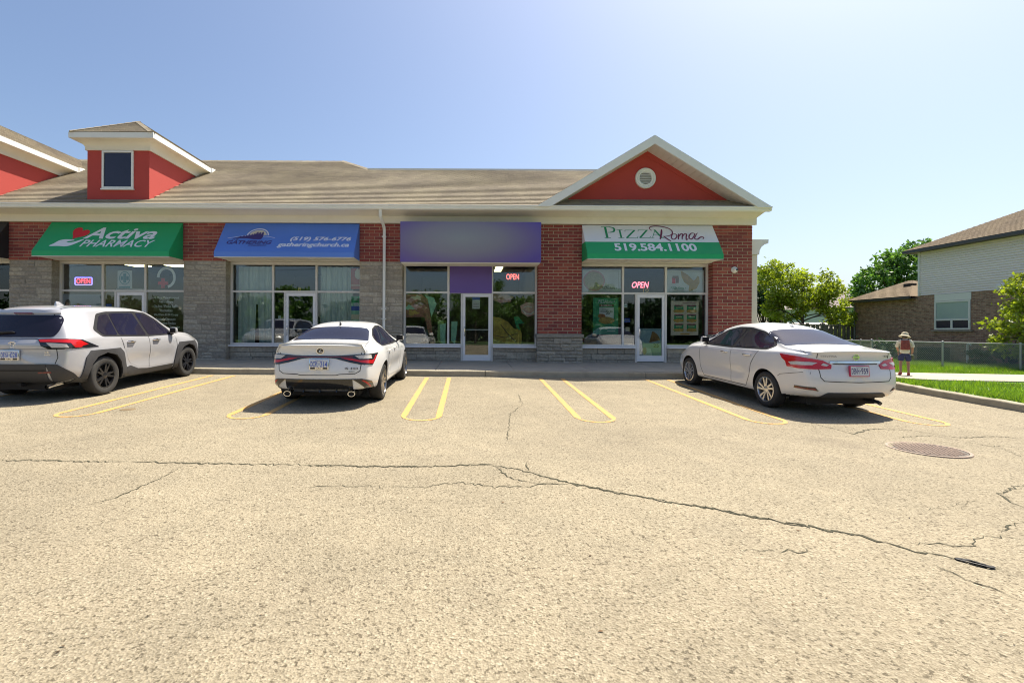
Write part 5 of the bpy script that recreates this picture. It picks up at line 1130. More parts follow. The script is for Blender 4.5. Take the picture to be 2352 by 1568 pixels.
P_white = paint('white_car_paint', (0.70,0.70,0.69)); P_white2 = paint('pearl_white_car_paint', (0.66,0.655,0.65)); P_silver = paint('silver_car_paint', (0.47,0.47,0.49), 0.30, 0.30)
# ---------------------------------------------------------------- silver SUV
def arch_set(w, ys, z, r, inner=0.32): return [(sg*w-0.02-(inner if sg > 0 else 0.0) if sg > 0 else -w-0.2, (w+0.2) if sg > 0 else -w+0.02+inner, y, z, r) for y in ys for sg in (1, -1)]
def suv():
    L = 4.60
    st = [0.17,0.24,0.36,0.52,0.70,0.90,1.15,1.4,1.7,2.0,2.3,2.55,2.75,2.95,3.15,3.3,3.42,3.52,3.65,3.85,4.05,4.22,4.36,4.46,4.53]
    def crease(co):
        # squared-off haunches: push flanks out over the arches
        for ya in (0.98, 3.67):
            d = math.hypot(co.y-ya, co.z-0.40)
            if abs(co.x) > 0.6 and co.z < 1.02: co.x += math.copysign(0.028*math.exp(-((d-0.45)/0.13)**2), co.x)
        if abs(co.x) > 0.7 and 1.35 < co.y < 3.3: co.x -= math.copysign(0.030*math.exp(-((co.z-0.56)/0.15)**2)*sstep(1.3,1.7,co.y)*sstep(3.35,2.95,co.y), co.x)
        return co
    c = Car(L, [(0.10,1.60),(0.22,1.645),(0.4,1.67),(0.9,1.695),(1.6,1.70),(2.1,1.685),(2.5,1.635),(2.75,1.545),(3.0,1.40),(3.25,1.245),(3.42,1.145),(3.55,1.115),(3.9,1.085),(4.2,1.04),(4.4,0.99),(4.53,0.93)],
        [(0.1,0.83),(0.3,0.895),(0.7,0.92),(1.5,0.925),(3.0,0.925),(3.7,0.92),(4.2,0.89),(4.53,0.82)], [(0.1,1.10),(0.6,1.115),(1.3,1.09),(2.2,1.055),(3.0,1.03),(3.5,1.01),(4.2,0.94),(4.53,0.86)],
        [(0.1,0.36),(0.5,0.28),(0.9,0.24),(3.8,0.24),(4.3,0.27),(4.53,0.33)], [(0.3,0.05),(0.42,-0.02),(0.55,-0.075),(0.68,-0.085),(0.74,-0.06),(0.85,-0.045),(1.00,-0.05),(1.06,-0.02),(1.12,0.02),(1.35,0.12),(1.58,0.235),(1.62,0.20),(1.70,0.16)],
        [(0.3,0.08),(0.5,0.0),(0.75,0.0),(0.95,0.10)], 0.20, st, P_silver, crown=0.035, bulge=crease)
    X, Yb = XX(250, CAMY+9.25), CAMY + 8.30
    zr, zf = lot_z(-7.9, Yb+0.98), lot_z(-7.9, Yb+3.67); pit = math.atan2(zf-zr, 2.69)
    root = c.start('parked_suv', 'silver SUV with black wheel arches parked nose in before the green pharmacy awning', 'car', (-7.86, Yb, zr - 0.98*math.sin(pit)), 0.0, arch_set(0.92, (0.98,3.67), 0.375, 0.435))
    root.rotation_euler = (pit, 0, 0)
    for y in (0.98, 3.67):
        for sg in (1, -1): c.wheel(sg*0.805, y, 0.365, 0.365, 0.235, 0.238, {'n': 5, 'w': (0.030,0.018), 'twin': 2, 'gap': 0.40}, M['darkalloy'], sg)
    for v_, sg in (('R', 1), ('L', -1)):
        # arch cladding: squared black flares
        for ya in (0.98, 3.67):
            o_ = [(-0.57,0.17),(-0.545,0.42),(-0.46,0.70),(-0.36,0.80),(0.36,0.80),(0.46,0.72),(0.55,0.46),(0.585,0.22)]
            i_ = [(0.435,0.22),(0.43,0.44),(0.36,0.62),(0.24,0.745),(0.0,0.81) if False else (0.0,0.805),(-0.24,0.745),(-0.36,0.62),(-0.43,0.44),(-0.435,0.17)]
            o_ = [(ya+a, b+0.065*sstep(0.5,0.8,b)) for a, b in o_]; i_ = [(ya+a*0.985, b) for a, b in i_]
            c.patch('arch_trim', o_ + i_, v_, M['darkgrey'], off=0.022, res=0.06)
        c.patch('sill_trim', [(1.50,0.25),(3.13,0.25),(3.10,0.38),(2.2,0.37),(1.90,0.40),(1.68,0.48),(1.56,0.46)], v_, M['darkgrey'], off=0.018, res=0.08)
        q = [(1.00,1.13),(0.90,1.24),(1.10,1.50),(1.33,1.535),(1.37,1.115)]; d1 = [(1.41,1.115),(1.37,1.54),(2.06,1.545),(2.21,1.075)]; d2 = [(2.29,1.075),(2.15,1.545),(2.42,1.52),(2.72,1.39),(3.02,1.19),(3.13,1.075)]
        dlo = [(0.96,1.10),(0.81,1.24),(1.05,1.535),(1.30,1.575),(2.08,1.585),(2.46,1.555),(2.78,1.41),(3.10,1.20),(3.24,1.045),(2.3,1.045)]
        c.patch('window_surround', dlo, v_, M['black'], off=0.003, round_=0.05)
        for nm_, w_ in (('side_window', q), ('side_window', d1), ('side_window', d2)): c.patch(nm_, w_, v_, M['carglass'], off=0.007, round_=0.05)
        rd = c.patch('door', [(1.44,1.035),(1.50,0.84),(1.62,0.62),(1.70,0.52),(1.92,0.43),(2.26,0.40),(2.275,0.7),(2.24,1.035)], v_, P_silver, off=0.0025)
        fd = c.patch('door', [(2.255,1.035),(2.29,0.7),(2.275,0.40),(3.10,0.40),(3.18,0.55),(3.22,0.80),(3.18,1.025)], v_, P_silver, off=0.0025)
        c.seam([(1.42,1.06),(1.48,0.86),(1.60,0.80)], v_, rd); c.seam([(2.25,1.05),(2.283,0.7),(2.268,0.39),(2.25,0.30)], v_, fd); c.seam([(3.20,1.02),(3.235,0.80),(3.19,0.55),(3.12,0.42)], v_, fd)
        for (ya, d_) in ((1.66, rd), (2.46, fd)):
            c.patch('handle_recess', [(ya-0.08,0.925),(ya+0.10,0.925),(ya+0.10,0.985),(ya-0.08,0.985)], v_, M['darkgrey'], d_, off=0.0035, round_=0.03)
            p0, n0 = c.hit(v_, ya-0.09, 0.962); p1, n1 = c.hit(v_, ya+0.13, 0.957); MB().tube([p0+n0*0.005, p0.lerp(p1,0.15)+n0*0.038, p0.lerp(p1,0.85)+n1*0.038, p1+n1*0.005], 0.014, 8).build('door_handle', M['chrome'], d_, smooth=True)
        # tail lamps: side half
        tl_ = c.wrap('tail_lamp', [('B',0.40,1.095),('B',0.60,1.10),('S',0.30,1.095),('S',0.48,1.075),('S',0.80,0.93),('S',0.30,0.925),('B',0.58,0.93),('B',0.48,0.98)], sg, M['blackgloss'], off=0.010)
        c.wrap('lamp_lens', [('B',0.42,1.085),('B',0.60,1.09),('S',0.30,1.083),('S',0.44,1.065),('S',0.58,0.985),('S',0.47,0.965),('S',0.43,0.94),('S',0.33,0.94),('S',0.27,1.025),('B',0.60,1.045),('B',0.46,1.045)], sg, M['redlens'], tl_, off=0.015)
        c.wrap('lamp_lens', [('B',0.55,1.03),('B',0.68,1.025),('S',0.22,1.005),('S',0.24,0.945),('B',0.64,0.95)], sg, M['clearlens'], tl_, off=0.014)
        mp0, mn = c.hit(v_, 3.10, 1.09)
        mr = MB(); mr.hexa([(0.03,-0.06,-0.02),(0.20,-0.085,-0.02),(0.20,0.02,-0.01),(0.03,0.06,-0.01)], [(0.03,-0.07,0.14),(0.20,-0.09,0.13),(0.20,0.0,0.12),(0.03,0.05,0.12)])
        mo = mr.build('door_mirror', P_silver, root, bevel=0.045); mo.location = mp0; mo.scale = (sg, 1, 1)
        m2 = MB().box(0.055, 0.185, -0.092, -0.07, 0.008, 0.105).build('mirror_glass', M['black'], mo, bevel=0.01)
        m3 = MB().tube([(-0.05,-0.02,-0.10),(0.05,0,-0.03),(0.10,-0.02,0.0)], 0.025, 6).build('mirror_arm', M['black'], mo)
        c.patch('mud_flap', [(0.50,0.12),(0.56,0.12),(0.56,0.40),(0.50,0.40)], v_, M['black'], off=0.0)
    # rear
    c.patch('rear_window', [(-0.62,1.13),(0.62,1.13),(0.67,1.24),(0.66,1.40),(0.60,1.51),(-0.60,1.51),(-0.66,1.40),(-0.67,1.24)], 'B', M['carglass'], off=0.006, round_=0.06)
    c.patch('rear_spoiler', [(-0.58,1.535),(0.58,1.535),(0.56,1.59),(-0.56,1.59)], 'B', P_silver, off=0.03)
    c.patch('brake_lamp', [(-0.16,1.525),(0.16,1.525),(0.16,1.541),(-0.16,1.541)], 'B', M['darkred'], off=0.035)
    c.patch('rear_bumper', [(-0.56,0.35),(0.56,0.35),(0.56,0.672),(-0.56,0.672)], 'B', M['darkgrey'], off=0.02, res=0.06)
    for sg in (1,-1): c.wrap('rear_bumper', [('B',0.555,0.35),('S',0.30,0.32),('S',0.52,0.29),('S',0.52,0.37),('S',0.40,0.41),('S',0.30,0.50),('B',0.72,0.66),('B',0.555,0.672)], sg, M['darkgrey'], off=0.0205, res=0.05)
    c.patch('bumper_groove', [(-0.55,0.555),(0.55,0.555),(0.55,0.575),(-0.55,0.575)], 'B', M['black'], off=0.022)
    for sg in (1,-1):
        c.patch('reflector', mirrored([(0.44,0.515),(0.64,0.52),(0.63,0.545),(0.45,0.54)], sg), 'B', M['darkred'], off=0.024)
        c.seam(mirrored([(0.70,0.93),(0.72,0.78),(0.69,0.67)], sg), 'B')
        p, n = c.hit('B', sg*0.62, 0.36); ex = MB().tube([(sg*0.60,0.35,0.30),(sg*0.60,0.13,0.285),(sg*0.60,0.045,0.275)], 0.036, 14, caps=False).build('exhaust_tip', M['chrome'], root, smooth=True)
    c.seam([(-0.80,0.925),(0.80,0.925)], 'B', wd=0.008); c.seam([(-0.42,1.09),(-0.36,1.105),(0.36,1.105),(0.42,1.09)], 'B', wd=0.010)
    MB().lathe([(0.045,0.0),(0.053,0.0),(0.053,0.012),(0.045,0.012)], 24, 'y').build('tmp_', M['chrome'], root).name = 'badge'
    bd = [o for o in root.children if o.name.startswith('badge')][0]; p, n = c.hit('B', 0, 1.0); bd.matrix_local = Matrix.Translation(p+n*0.012) @ Matrix.Scale(1.35, 4, (1,0,0))
    bi = MB(); bi.tube([(-0.045*math.cos(a)*0.8,-0.0,0.018+0.020*math.sin(a)) for a in np.linspace(0,6.28,18)], 0.004, 6); bi.tube([(0.018*math.cos(a),0.0,0.0+0.045*math.sin(a)) for a in np.linspace(0,6.28,18)], 0.004, 6); bi.build('badge_oval', M['chrome'], bd)
    c.plate(0.0, 0.825, ('DBYA','028'), R(4), M['chrome'], M['poster'], M['blue_p'], 'Heffner')
    p, n = c.hit('B', 0.58, 0.86); text('model_lettering', 'LE', M['chrome'], (p+Vector((-0.04,-0.012,0)),(1,0,0),(0,0,1)), 0, 0.07, 0, 0.03, root, bold=0.01); text('model_lettering', 'AWD', M['chrome'], (p+Vector((-0.05,-0.012,-0.045)),(1,0,0),(0,0,1)), 0, 0.10, 0, 0.028, root, bold=0.01)
    p, n = c.hit('B', -0.28, 1.19); MB().tube([p+n*0.03+Vector((-0.22,0,0.0)), p+n*0.035, p+n*0.035+Vector((0.24,0,0.012)), p+n*0.02+Vector((0.27,0,0.01))], [0.02,0.022,0.018,0.008], 8).build('rear_wiper', M['black'], root, smooth=True)
    p, n = c.hit('T', 0.18, 0.85); fin = MB(); fin.hexa([(-0.028,-0.10,-0.01),(0.028,-0.10,-0.01),(0.012,0.11,-0.01),(-0.012,0.11,-0.01)], [(-0.010,-0.09,0.075),(0.010,-0.09,0.075),(0.006,-0.02,0.068),(-0.006,-0.02,0.068)]); fin = fin.build('roof_antenna', P_silver, root, bevel=0.008); fin.location = p
    for sg in (1,-1): c.seam([(sg*0.50,0.30),(sg*0.52,1.4),(sg*0.50,2.4)], 'T', wd=0.02)
    MB().box(-0.03, 0.03, -0.0, 0.12, 0.27, 0.33).build('tow_hitch', M['black'], root, bevel=0.004).location = (0.08, 0.10, 0)
    MB().box(-0.55, 0.55, 0.25, 0.8, 0.20, 0.34).build('underbody', M['black'], root)
    c.patch('windscreen', [(-0.62,2.72),(0.62,2.72),(0.74,3.30),(-0.74,3.30)], 'T', M['carglass'], off=0.005, round_=0.06)
    for sg in (1,-1): c.patch('head_lamp', mirrored([(0.38,0.86),(0.84,0.90),(0.82,0.98),(0.42,0.93)], sg), 'F', M['clearlens'], off=0.008)
    c.patch('grille', [(-0.55,0.45),(0.55,0.45),(0.50,0.72),(-0.50,0.72)], 'F', M['black'], off=0.006)
suv()
# ---------------------------------------------------------------- white sports sedan
def is_sedan():
    L = 4.71
    st = [0.10,0.17,0.28,0.42,0.58,0.74,0.92,1.12,1.35,1.6,1.9,2.2,2.5,2.72,2.9,3.1,3.28,3.42,3.55,3.75,4.0,4.22,4.40,4.54,4.64]
    def crease(co):
        if abs(co.x) > 0.6:
            co.x += math.copysign(0.035*math.exp(-((co.y-1.0)/0.42)**2)*math.exp(-((co.z-0.72)/0.22)**2), co.x)
            co.x -= math.copysign(0.035*math.exp(-((co.z-0.50)/0.14)**2)*sstep(1.35,1.75,co.y)*sstep(3.4,2.9,co.y), co.x)
        return co
    c = Car(L, [(0.05,1.075),(0.2,1.085),(0.45,1.09),(0.62,1.10),(0.85,1.18),(1.15,1.30),(1.45,1.385),(1.8,1.43),(2.15,1.435),(2.5,1.405),(2.75,1.335),(3.0,1.225),(3.25,1.095),(3.40,1.01),(3.55,0.98),(3.9,0.93),(4.3,0.84),(4.64,0.72)],
        [(0.05,0.80),(0.25,0.865),(0.6,0.905),(1.0,0.92),(1.8,0.91),(3.0,0.905),(3.7,0.91),(4.2,0.89),(4.64,0.78)], [(0.05,0.99),(0.5,1.0),(0.9,0.985),(1.5,0.955),(2.5,0.925),(3.3,0.90),(4.0,0.83),(4.64,0.66)],
        [(0.05,0.30),(0.5,0.23),(0.9,0.19),(3.9,0.19),(4.4,0.2),(4.64,0.24)], [(0.2,0.12),(0.32,0.03),(0.45,-0.03),(0.60,-0.055),(0.72,-0.03),(0.82,0.01),(0.95,0.035),(1.02,0.02),(1.07,-0.03),(1.12,-0.02)],
        [(0.2,0.05),(0.4,0.0),(0.6,0.03),(0.8,0.14)], 0.42, st, P_white, crown=0.03, bulge=crease)
    Yb = CAMY + 8.12; zr, zf = lot_z(-2.55, Yb+1.0), lot_z(-2.55, Yb+3.8); pit = math.atan2(zf-zr, 2.8)
    root = c.start('parked_sedan', 'white sports sedan with thin light bar across the tail parked before the blue awning', 'car', (-2.53, Yb, zr-1.0*math.sin(pit)), R(-0.5), arch_set(0.90, (1.0,3.8), 0.345, 0.385))
    root.rotation_euler = (pit, 0, R(-0.5))
    for y in (1.0, 3.8):
        for sg in (1,-1): c.wheel(sg*0.80, y, 0.335, 0.335, 0.235, 0.250, {'n': 5, 'w': (0.030,0.022), 'twin': 2, 'gap': 0.42}, M['gunalloy'], sg)
    for v_, sg in (('R',1),('L',-1)):
        c.patch('window_surround', [(1.02,0.985),(0.97,1.05),(1.12,1.18),(1.45,1.295),(1.85,1.345),(2.25,1.34),(2.6,1.275),(2.95,1.11),(3.16,0.955),(2.2,0.955)], v_, M['black'], off=0.003, round_=0.05)
        c.patch('side_window', [(1.06,1.005),(1.02,1.05),(1.15,1.16),(1.46,1.27),(1.86,1.318),(1.92,0.985)], v_, M['carglass'], off=0.007, round_=0.04); c.patch('side_window', [(1.98,0.985),(1.92,1.32),(2.24,1.313),(2.56,1.248),(2.90,1.085),(3.06,0.985)], v_, M['carglass'], off=0.007, round_=0.04)
        rd = c.patch('door', [(1.28,0.95),(1.40,0.72),(1.48,0.50),(1.62,0.34),(1.955,0.34),(1.965,0.945)], v_, P_white, off=0.0025); fd = c.patch('door', [(1.975,0.945),(1.965,0.34),(2.98,0.34),(3.10,0.5),(3.12,0.92)], v_, P_white, off=0.0025)
        c.seam([(1.27,0.95),(1.39,0.72),(1.47,0.50),(1.60,0.33)], v_, rd); c.seam([(1.97,0.95),(1.96,0.33)], v_, fd); c.seam([(3.13,0.93),(3.11,0.5),(2.99,0.33)], v_, fd)
        for ya, d_ in ((1.50, rd),(2.20, fd)):
            c.patch('handle_recess', [(ya,0.84),(ya+0.13,0.84),(ya+0.13,0.895),(ya,0.895)], v_, pm('white_recess_shade', (0.5,0.5,0.5), 0.4), d_, off=0.003, round_=0.03)  # shade of the handle hollow put into a greyer copy of the white paint
            p0, n0 = c.hit(v_, ya-0.02, 0.872); p1, n1 = c.hit(v_, ya+0.19, 0.868); MB().tube([p0+n0*0.004, p0.lerp(p1,0.15)+n0*0.032, p0.lerp(p1,0.85)+n1*0.032, p1+n1*0.004], 0.013, 8).build('door_handle', P_white, d_, smooth=True)
        c.patch('side_skirt', [(1.42,0.19),(3.35,0.19),(3.35,0.26),(1.45,0.27)], v_, M['black'], off=0.010, res=0.08)
        tl_ = c.wrap('tail_lamp', [('B',0.50,0.895),('B',0.66,0.905),('S',0.25,0.905),('S',0.55,0.905),('S',0.46,0.85),('S',0.36,0.765),('S',0.30,0.72),('B',0.68,0.735),('B',0.50,0.775)], sg, M['blackgloss'], off=0.011)
        c.wrap('lamp_lens', [('B',0.36,0.845),('B',0.55,0.80),('B',0.70,0.765),('S',0.30,0.735),('S',0.36,0.785),('S',0.47,0.87),('S',0.42,0.875),('S',0.33,0.80),('B',0.68,0.805),('B',0.52,0.84)], sg, M['redlens'], tl_, off=0.016)
        c.wrap('lamp_lens', [('B',0.58,0.885),('B',0.70,0.89),('S',0.27,0.885),('S',0.28,0.825),('B',0.66,0.83)], sg, M['clearlens'], tl_, off=0.015)
        c.wrap('lower_valance', [('B',0.555,0.50),('B',0.70,0.50),('S',0.30,0.44),('S',0.48,0.31),('S',0.58,0.235),('S',0.40,0.235),('B',0.60,0.235),('B',0.555,0.235)], sg, M['blackgloss'], off=0.0125, res=0.045)
        c.wrap('reflector', [('B',0.70,0.475),('B',0.735,0.475),('S',0.34,0.35),('S',0.30,0.34)], sg, M['redlens'], off=0.019)
        c.patch('fender_vent', [(3.30,0.80),(3.36,0.80),(3.36,0.83),(3.30,0.83)], v_, M['black'], off=0.003)
        p, n = c.hit(v_, 2.98, 0.985); mr = MB(); mr.hexa([(0.04,-0.03,0.0),(0.21,-0.06,0.0),(0.21,0.03,0.01),(0.04,0.06,0.01)], [(0.04,-0.04,0.12),(0.20,-0.06,0.135),(0.20,0.01,0.12),(0.04,0.05,0.11)])
        mo = mr.build('door_mirror', P_white, root, bevel=0.04); mo.location = p; mo.scale = (sg,1,1); MB().box(0.05,0.198,-0.068,-0.052,0.012,0.122).build('mirror_glass', M['black'], mo, bevel=0.006); MB().tube([(-0.04,0,-0.06),(0.05,0,-0.01),(0.08,0,0.015)], 0.02, 6).build('mirror_arm', M['black'], mo)
    up = (Vector((0,-2,3.2)), Vector((1,0,0)), Vector((0,0.80,0.60)), Vector((0,0.60,-0.80)))
    # rear glass laid from above
    c.patch('rear_window', [(-0.69,0.70),(0.69,0.70),(0.60,1.16),(0.55,1.27),(-0.55,1.27),(-0.60,1.16)], 'T', M['carglass'], off=0.006, round_=0.05)
    lip = MB(); 
    for sg in (-1, 1): pass
    pts = [c.hit('T', a, 0.10+0.10*(abs(a)/0.8)**2)[0] for a in np.linspace(-0.76, 0.76, 25)]; lm = MB(); Vv = []
    for p in pts: Vv += [p+Vector((0,0.10,0.0)), p+Vector((0,0.0,0.016)), p+Vector((0,-0.045,0.020)), p+Vector((0,-0.045,0.008)), p+Vector((0,-0.02,-0.012))]
    lm.add(Vv, [(i*5+k, i*5+(k+1) % 5, (i+1)*5+(k+1) % 5, (i+1)*5+k) for i in range(24) for k in range(5)] + [(0,1,2,3,4), tuple(120+k for k in range(5))]); lm.build('boot_lip', P_white, root, smooth=True, angle=50)
    # light bar and lamps
    c.patch('tail_lamp', [(-0.51,0.895),(-0.30,0.885),(0.30,0.885),(0.51,0.895),(0.51,0.773),(0.28,0.835),(0.12,0.85),(-0.12,0.85),(-0.28,0.835),(-0.51,0.773)], 'B', M['blackgloss'], off=0.008, res=0.05)
    c.patch('light_strip', [(-0.55,0.872),(0.55,0.872),(0.55,0.858),(-0.55,0.858)], 'B', M['darkred'], off=0.012)
    for sg in (1,-1):
        ex = MB().lathe([(0.038,-0.03),(0.047,-0.03),(0.047,0.10),(0.038,0.10)], 20, 'y').build('exhaust_tip', M['chrome'], root, smooth=True); p, n = c.hit('B', sg*0.52, 0.28); ex.matrix_local = Matrix.Translation((sg*0.54, 0.075, 0.245)) @ Matrix.Scale(1.35, 4, (1,0,0))
        MB().lathe([(0.0,0.0),(0.04,0.0),(0.04,0.01),(0.0,0.01)], 16, 'y', closed=False).build('exhaust_bore', M['black'], ex)
        c.seam(mirrored([(0.69,0.93),(0.70,0.78),(0.68,0.63),(0.60,0.585),(0.35,0.58),(0.30,0.565),(0.0,0.565)], sg), 'B', wd=0.012)
        c.seam(mirrored([(0.70,0.70),(0.74,0.12)], sg), 'T', wd=0.008)
    c.patch('lower_valance', [(-0.56,0.50),(0.56,0.50),(0.56,0.235),(-0.56,0.235)], 'B', M['blackgloss'], off=0.012, res=0.06)
    c.patch('diffuser', [(-0.46,0.30),(0.46,0.30),(0.42,0.225),(-0.42,0.225)], 'B', M['darkgrey'], off=0.03)
    for a in (-0.28,0.0,0.28): c.patch('diffuser_fin', [(a-0.01,0.21),(a+0.01,0.21),(a+0.01,0.31),(a-0.01,0.31)], 'B', M['blackgloss'], off=0.05)
    p, n = c.hit('B', 0.02, 0.965); bd = MB().lathe([(0.043,0.0),(0.052,0.0),(0.052,0.012),(0.043,0.012)], 28, 'y').build('badge', M['chrome'], root, smooth=True); bd.matrix_local = Matrix.Translation(p+n*0.012) @ Matrix.Scale(1.3, 4, (1,0,0))
    MB().lathe([(0.0,0.004),(0.045,0.004),(0.045,0.008),(0.0,0.008)], 24, 'y', closed=False).build('badge_disc', M['blackgloss'], bd); MB().tube([(0.012,-0.003,0.032),(-0.012,-0.003,-0.012),(-0.008,-0.003,-0.02),(0.035,-0.003,-0.02)], 0.006, 6).build('badge_letter', M['chrome'], bd)
    c.plate(0.02, 0.745, ('DCPL','214'), R(6), M['chrome'], M['poster'], M['blue_p'], 'Heffner')
    p, n = c.hit('B', 0.55, 0.66); text('model_lettering', 'IS 300', M['darkalloy'], (p+Vector((-0.11,-0.02,0)),(1,0,0),(0,0,1)), 0, 0.22, 0, 0.035, root, bold=0.01); text('model_lettering', 'AWD', M['darkalloy'], (p+Vector((-0.05,-0.02,-0.05)),(1,0,0),(0,0,1)), 0, 0.10, 0, 0.022, root, bold=0.01)
    p, n = c.hit('T', 0.0, 1.40); fin = MB().hexa([(-0.018,-0.06,-0.01),(0.018,-0.06,-0.01),(0.008,0.08,-0.01),(-0.008,0.08,-0.01)], [(-0.006,-0.075,0.07),(0.006,-0.075,0.07),(0.003,-0.03,0.05),(-0.003,-0.03,0.05)]).build('roof_antenna', M['darkgrey'], root, bevel=0.005); fin.location = p
    MB().box(-0.6, 0.6, 0.35, 0.75, 0.17, 0.26).build('underbody', M['black'], root)
    c.patch('windscreen', [(-0.56,2.74),(0.56,2.74),(0.70,3.30),(-0.70,3.30)], 'T', M['carglass'], off=0.005, round_=0.05)
    for sg in (1,-1): c.patch('head_lamp', mirrored([(0.42,0.60),(0.80,0.66),(0.82,0.73),(0.50,0.66)], sg), 'F', M['clearlens'], off=0.008)
    c.patch('grille', [(-0.50,0.25),(0.50,0.25),(0.20,0.45),(0.38,0.66),(-0.38,0.66),(-0.20,0.45)], 'F', M['black'], off=0.006)
is_sedan()
# ---------------------------------------------------------------- white family sedan
def family_sedan():
    L = 4.63
    st = [0.11,0.18,0.28,0.42,0.58,0.74,0.92,1.12,1.35,1.6,1.9,2.2,2.5,2.75,2.95,3.15,3.33,3.48,3.60,3.8,4.0,4.2,4.36,4.48,4.56]
    def crease(co):
        if abs(co.x) > 0.6: 
            co.x += math.copysign(0.020*math.exp(-((co.y-1.0)/0.40)**2)*math.exp(-((co.z-0.75)/0.22)**2), co.x); co.x -= math.copysign(0.022*math.exp(-((co.z-0.52)/0.14)**2)*sstep(1.4,1.8,co.y)*sstep(3.4,2.9,co.y), co.x)
        return co
    c = Car(L, [(0.06,1.08),(0.2,1.09),(0.45,1.105),(0.68,1.13),(0.95,1.225),(1.25,1.345),(1.55,1.435),(1.9,1.485),(2.2,1.495),(2.55,1.46),(2.82,1.385),(3.08,1.275),(3.35,1.14),(3.50,1.065),(3.65,1.03),(3.95,0.975),(4.3,0.87),(4.56,0.75)],
        [(0.06,0.77),(0.25,0.83),(0.6,0.865),(1.0,0.88),(1.8,0.88),(3.0,0.88),(3.7,0.88),(4.2,0.85),(4.56,0.74)], [(0.06,1.0),(0.5,1.02),(0.9,1.01),(1.5,0.985),(2.5,0.955),(3.3,0.94),(4.0,0.87),(4.56,0.70)],
        [(0.06,0.32),(0.5,0.25),(0.9,0.20),(3.9,0.20),(4.4,0.22),(4.56,0.26)], [(0.2,0.11),(0.32,0.03),(0.45,-0.03),(0.62,-0.055),(0.72,-0.03),(0.82,0.02),(0.95,0.05),(1.03,0.03),(1.08,-0.02),(1.14,0.0)],
        [(0.2,0.05),(0.4,0.0),(0.6,0.03),(0.8,0.14)], 0.42, st, P_white2, crown=0.035, bulge=crease)
    dr_, df_ = 8.72, 11.4; xr_, xf_ = XX(1757, CAMY+dr_), XX(1583, CAMY+df_); ang = math.atan2(-(xf_-xr_), df_-dr_); 
    zr, zf = lot_z(xr_, CAMY+dr_), lot_z(xf_, CAMY+df_); pit = math.atan2(zf-zr, 2.7)
    ox, oy = 0.86, -1.0; cx_ = xr_ + ox*math.cos(ang) - oy*math.sin(ang); cy_ = CAMY + dr_ + ox*math.sin(ang) + oy*math.cos(ang)
    root = c.start('parked_sedan', 'white family sedan with wide red tail lamps parked beside the grass verge', 'car', (cx_, cy_, zr-1.0*math.sin(pit)), ang, arch_set(0.87, (1.0,3.7), 0.325, 0.36))
    root.rotation_euler = (pit, 0, ang)
    for y in (1.0, 3.7):
        for sg in (1,-1): c.wheel(sg*0.765, y, 0.318, 0.318, 0.205, 0.222, {'n': 5, 'w': (0.022,0.022), 'twin': 2, 'gap': 0.46, 'twist': 0.32}, M['alloy'], sg)
    for v_, sg in (('R',1),('L',-1)):
        c.patch('window_surround', [(1.02,1.02),(0.93,1.10),(1.10,1.215),(1.48,1.335),(1.9,1.395),(2.3,1.395),(2.65,1.325),(3.0,1.165),(3.30,0.985),(2.2,0.985)], v_, M['black'], off=0.003, round_=0.05)
        c.patch('side_window', [(1.06,1.045),(0.99,1.10),(1.14,1.195),(1.50,1.31),(1.94,1.368),(2.01,1.02)], v_, M['carglass'], off=0.007, round_=0.03); c.patch('side_window', [(2.10,1.02),(2.03,1.37),(2.30,1.368),(2.62,1.298),(2.96,1.14),(3.16,1.02)], v_, M['carglass'], off=0.007, round_=0.03)
        rd = c.patch('door', [(1.24,0.985),(1.40,0.74),(1.46,0.52),(1.58,0.32),(2.045,0.32),(2.055,0.975)], v_, P_white2, off=0.0025); fd = c.patch('door', [(2.067,0.975),(2.055,0.32),(3.05,0.32),(3.18,0.5),(3.22,0.95)], v_, P_white2, off=0.0025)
        c.seam([(1.18,1.02),(1.23,0.98),(1.39,0.74),(1.45,0.52),(1.57,0.305),(2.05,0.305)], v_, rd); c.seam([(2.062,0.98),(2.05,0.31)], v_, fd); c.seam([(3.23,0.955),(3.19,0.5),(3.06,0.305),(2.06,0.305)], v_, fd)
        for ya, d_ in ((1.46, rd),(2.20, fd)):
            c.patch('handle_recess', [(ya-0.02,0.855),(ya+0.12,0.855),(ya+0.12,0.91),(ya-0.02,0.91)], v_, pm('pearl_recess_shade', (0.45,0.45,0.45), 0.4), d_, off=0.003, round_=0.03)  # hollow behind the handle: its shade painted as a greyer pearl
            p0, n0 = c.hit(v_, ya-0.05, 0.89); p1, n1 = c.hit(v_, ya+0.17, 0.885); MB().tube([p0+n0*0.004, p0.lerp(p1,0.15)+n0*0.034, p0.lerp(p1,0.85)+n1*0.034, p1+n1*0.004], 0.014, 8).build('door_handle', M['chrome'], d_, smooth=True)
        tl_ = c.wrap('tail_lamp', [('B',0.40,0.845),('B',0.52,0.915),('B',0.66,0.94),('S',0.30,0.965),('S',0.66,0.985),('S',0.60,0.92),('S',0.52,0.87),('S',0.48,0.785),('S',0.30,0.775),('B',0.62,0.775),('B',0.42,0.785)], sg, M['redlens'], off=0.012)
        c.wrap('lamp_lens', [('B',0.60,0.875),('B',0.68,0.885),('S',0.32,0.885),('S',0.46,0.865),('S',0.40,0.825),('B',0.68,0.835)], sg, M['clearlens'], tl_, off=0.017); c.wrap('lamp_lens', [('B',0.44,0.845),('B',0.52,0.87),('B',0.56,0.835),('B',0.48,0.82)], sg, M['clearlens'], tl_, off=0.017)
